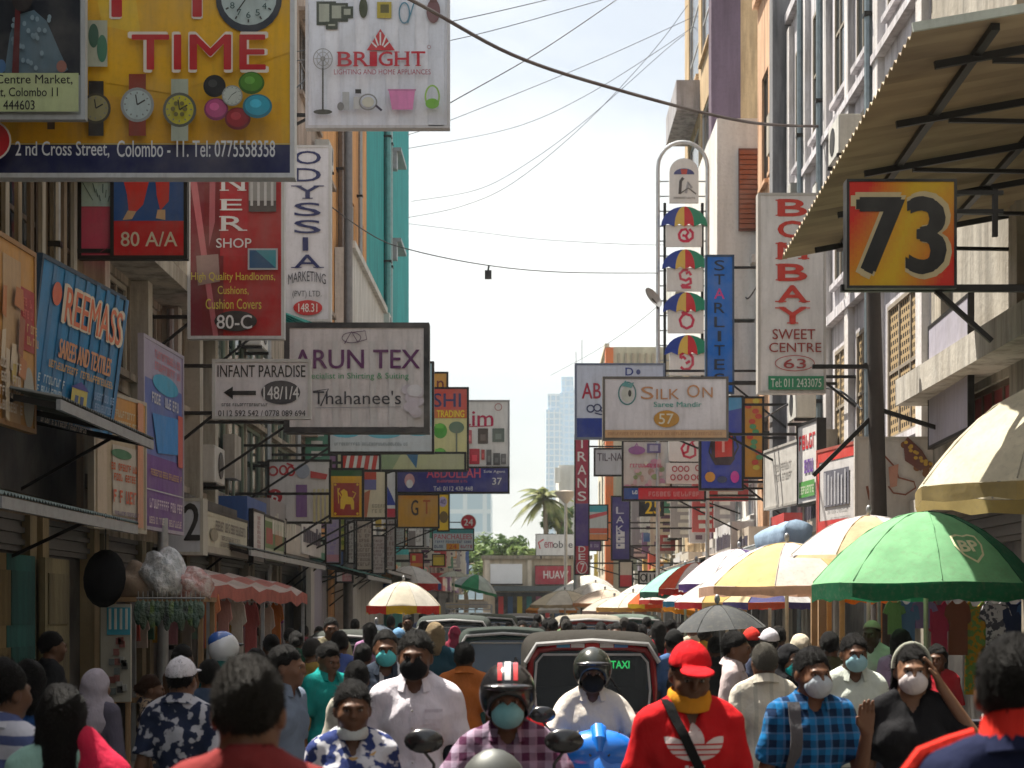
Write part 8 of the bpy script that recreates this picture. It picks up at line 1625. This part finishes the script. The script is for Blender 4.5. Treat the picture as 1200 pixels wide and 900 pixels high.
FAR = (('man', 612, 30, (.3, .3, .33), 'grey'), ('woman', 627, 34, (.45, .08, .1), 'rose'), ('man', 640, 31, (.02, .03, .06), 'midnight blue'), ('thin', 655, 36, (.5, .48, .44), 'ivory'), ('man', 668, 39, (.05, .2, .15), 'bottle green'), ('scarf', 620, 40, (.02, .02, .02), 'black'), ('man', 596, 37, (.18, .1, .05), 'brown'), ('long', 583, 33, (.5, .3, .05), 'amber'),
 ('man', 634, 46, (.5, .5, .52), 'white'), ('woman', 647, 50, (.1, .06, .25), 'violet'), ('man', 660, 54, (.04, .05, .07), 'slate'), ('cap', 675, 45, (.3, .05, .04), 'brick red'), ('man', 601, 51, (.1, .25, .4), 'azure'), ('thin', 589, 56, (.4, .36, .3), 'sand'), ('man', 618, 60, (.02, .02, .02), 'jet black'), ('woman', 640, 64, (.5, .35, .4), 'pale pink'), ('man', 656, 68, (.22, .22, .2), 'khaki'), ('man', 628, 74, (.3, .32, .4), 'steel blue'), ('long', 608, 80, (.35, .03, .06), 'cherry red'), ('man', 646, 86, (.05, .05, .05), 'soot grey'),
 ('man', 713, 37, (.12, .13, .1), 'moss'), ('woman', 728, 41, (.4, .06, .2), 'magenta'), ('man', 758, 30, (.4, .4, .42), 'silver grey'), ('thin', 768, 36, (.06, .1, .2), 'dusk blue'), ('man', 699, 48, (.3, .2, .1), 'tan'), ('scarf', 735, 47, (.1, .3, .28), 'sea green'), ('man', 553, 47, (.25, .28, .3), 'pewter'), ('woman', 520, 37, (.03, .12, .1), 'deep green'), ('man', 506, 41, (.2, .04, .04), 'wine red'), ('man', 458, 33, (.03, .04, .05), 'graphite'), ('long', 448, 38, (.4, .25, .25), 'dusty pink'), ('man', 494, 47, (.15, .18, .3), 'denim blue'), ('cap', 540, 56, (.42, .4, .36), 'oatmeal'), ('man', 374, 26, (.05, .06, .06), 'iron grey'), ('woman', 356, 27, (.25, .06, .08), 'dark rose'), ('man', 416, 31, (.03, .07, .12), 'ink blue'),
 ('man', 580, 27, (.2, .22, .2), 'ash'), ('thin', 604, 27, (.46, .42, .36), 'biscuit'), ('man', 634, 25.5, (.05, .1, .2), 'cobalt'), ('woman', 566, 28, (.4, .12, .05), 'terracotta'), ('man', 630, 36, (.25, .05, .05), 'oxblood'), ('man', 648, 42, (.36, .38, .4), 'cloud grey'), ('long', 616, 34, (.08, .03, .06), 'aubergine'), ('man', 662, 29, (.12, .2, .1), 'fern green'), ('man', 672, 27, (.5, .5, .48), 'chalk white'), ('man', 716, 28, (.04, .05, .05), 'coal'), ('thin', 732, 27, (.2, .16, .12), 'cocoa'), ('man', 752, 25, (.06, .16, .22), 'petrol blue'), ('woman', 764, 27, (.5, .3, .32), 'salmon'), ('man', 780, 31, (.25, .25, .12), 'olive drab'), ('man', 796, 27, (.02, .02, .03), 'raven'), ('man', 478, 30, (.3, .28, .24), 'stone'), ('woman', 470, 36, (.2, .03, .1), 'burgundy'), ('man', 340, 22, (.1, .12, .14), 'gunmetal'), ('man', 388, 20, (.34, .3, .2), 'wheat'), ('man', 430, 27, (.04, .12, .08), 'pine green'))
rr = random.Random(11)
for k, (kind, px, Y, c, nm) in enumerate(FAR):
    H = rr.uniform(1.56, 1.76) if kind not in ('woman', 'long', 'scarf') else rr.uniform(1.5, 1.62); rz = 180+rr.uniform(-14, 14) if k % 3 else rr.uniform(-14, 14)
    what = {'man': 'short haired figure', 'thin': 'thin haired figure', 'woman': 'woman with tied hair', 'long': 'long haired woman', 'cap': 'capped figure', 'scarf': 'woman in a headscarf'}[kind]
    place = 'by the fringed umbrellas on the left' if px < 560 else ('in mid lane among far taxis' if px < 690 else 'right by the white umbrellas')
    crowd(kind, f'distant {what} in {nm} {place}', px, YH-(H-HC)*F/Y, Y, rz, c, hatc=tuple(min(1, v*1.4+.05) for v in c))
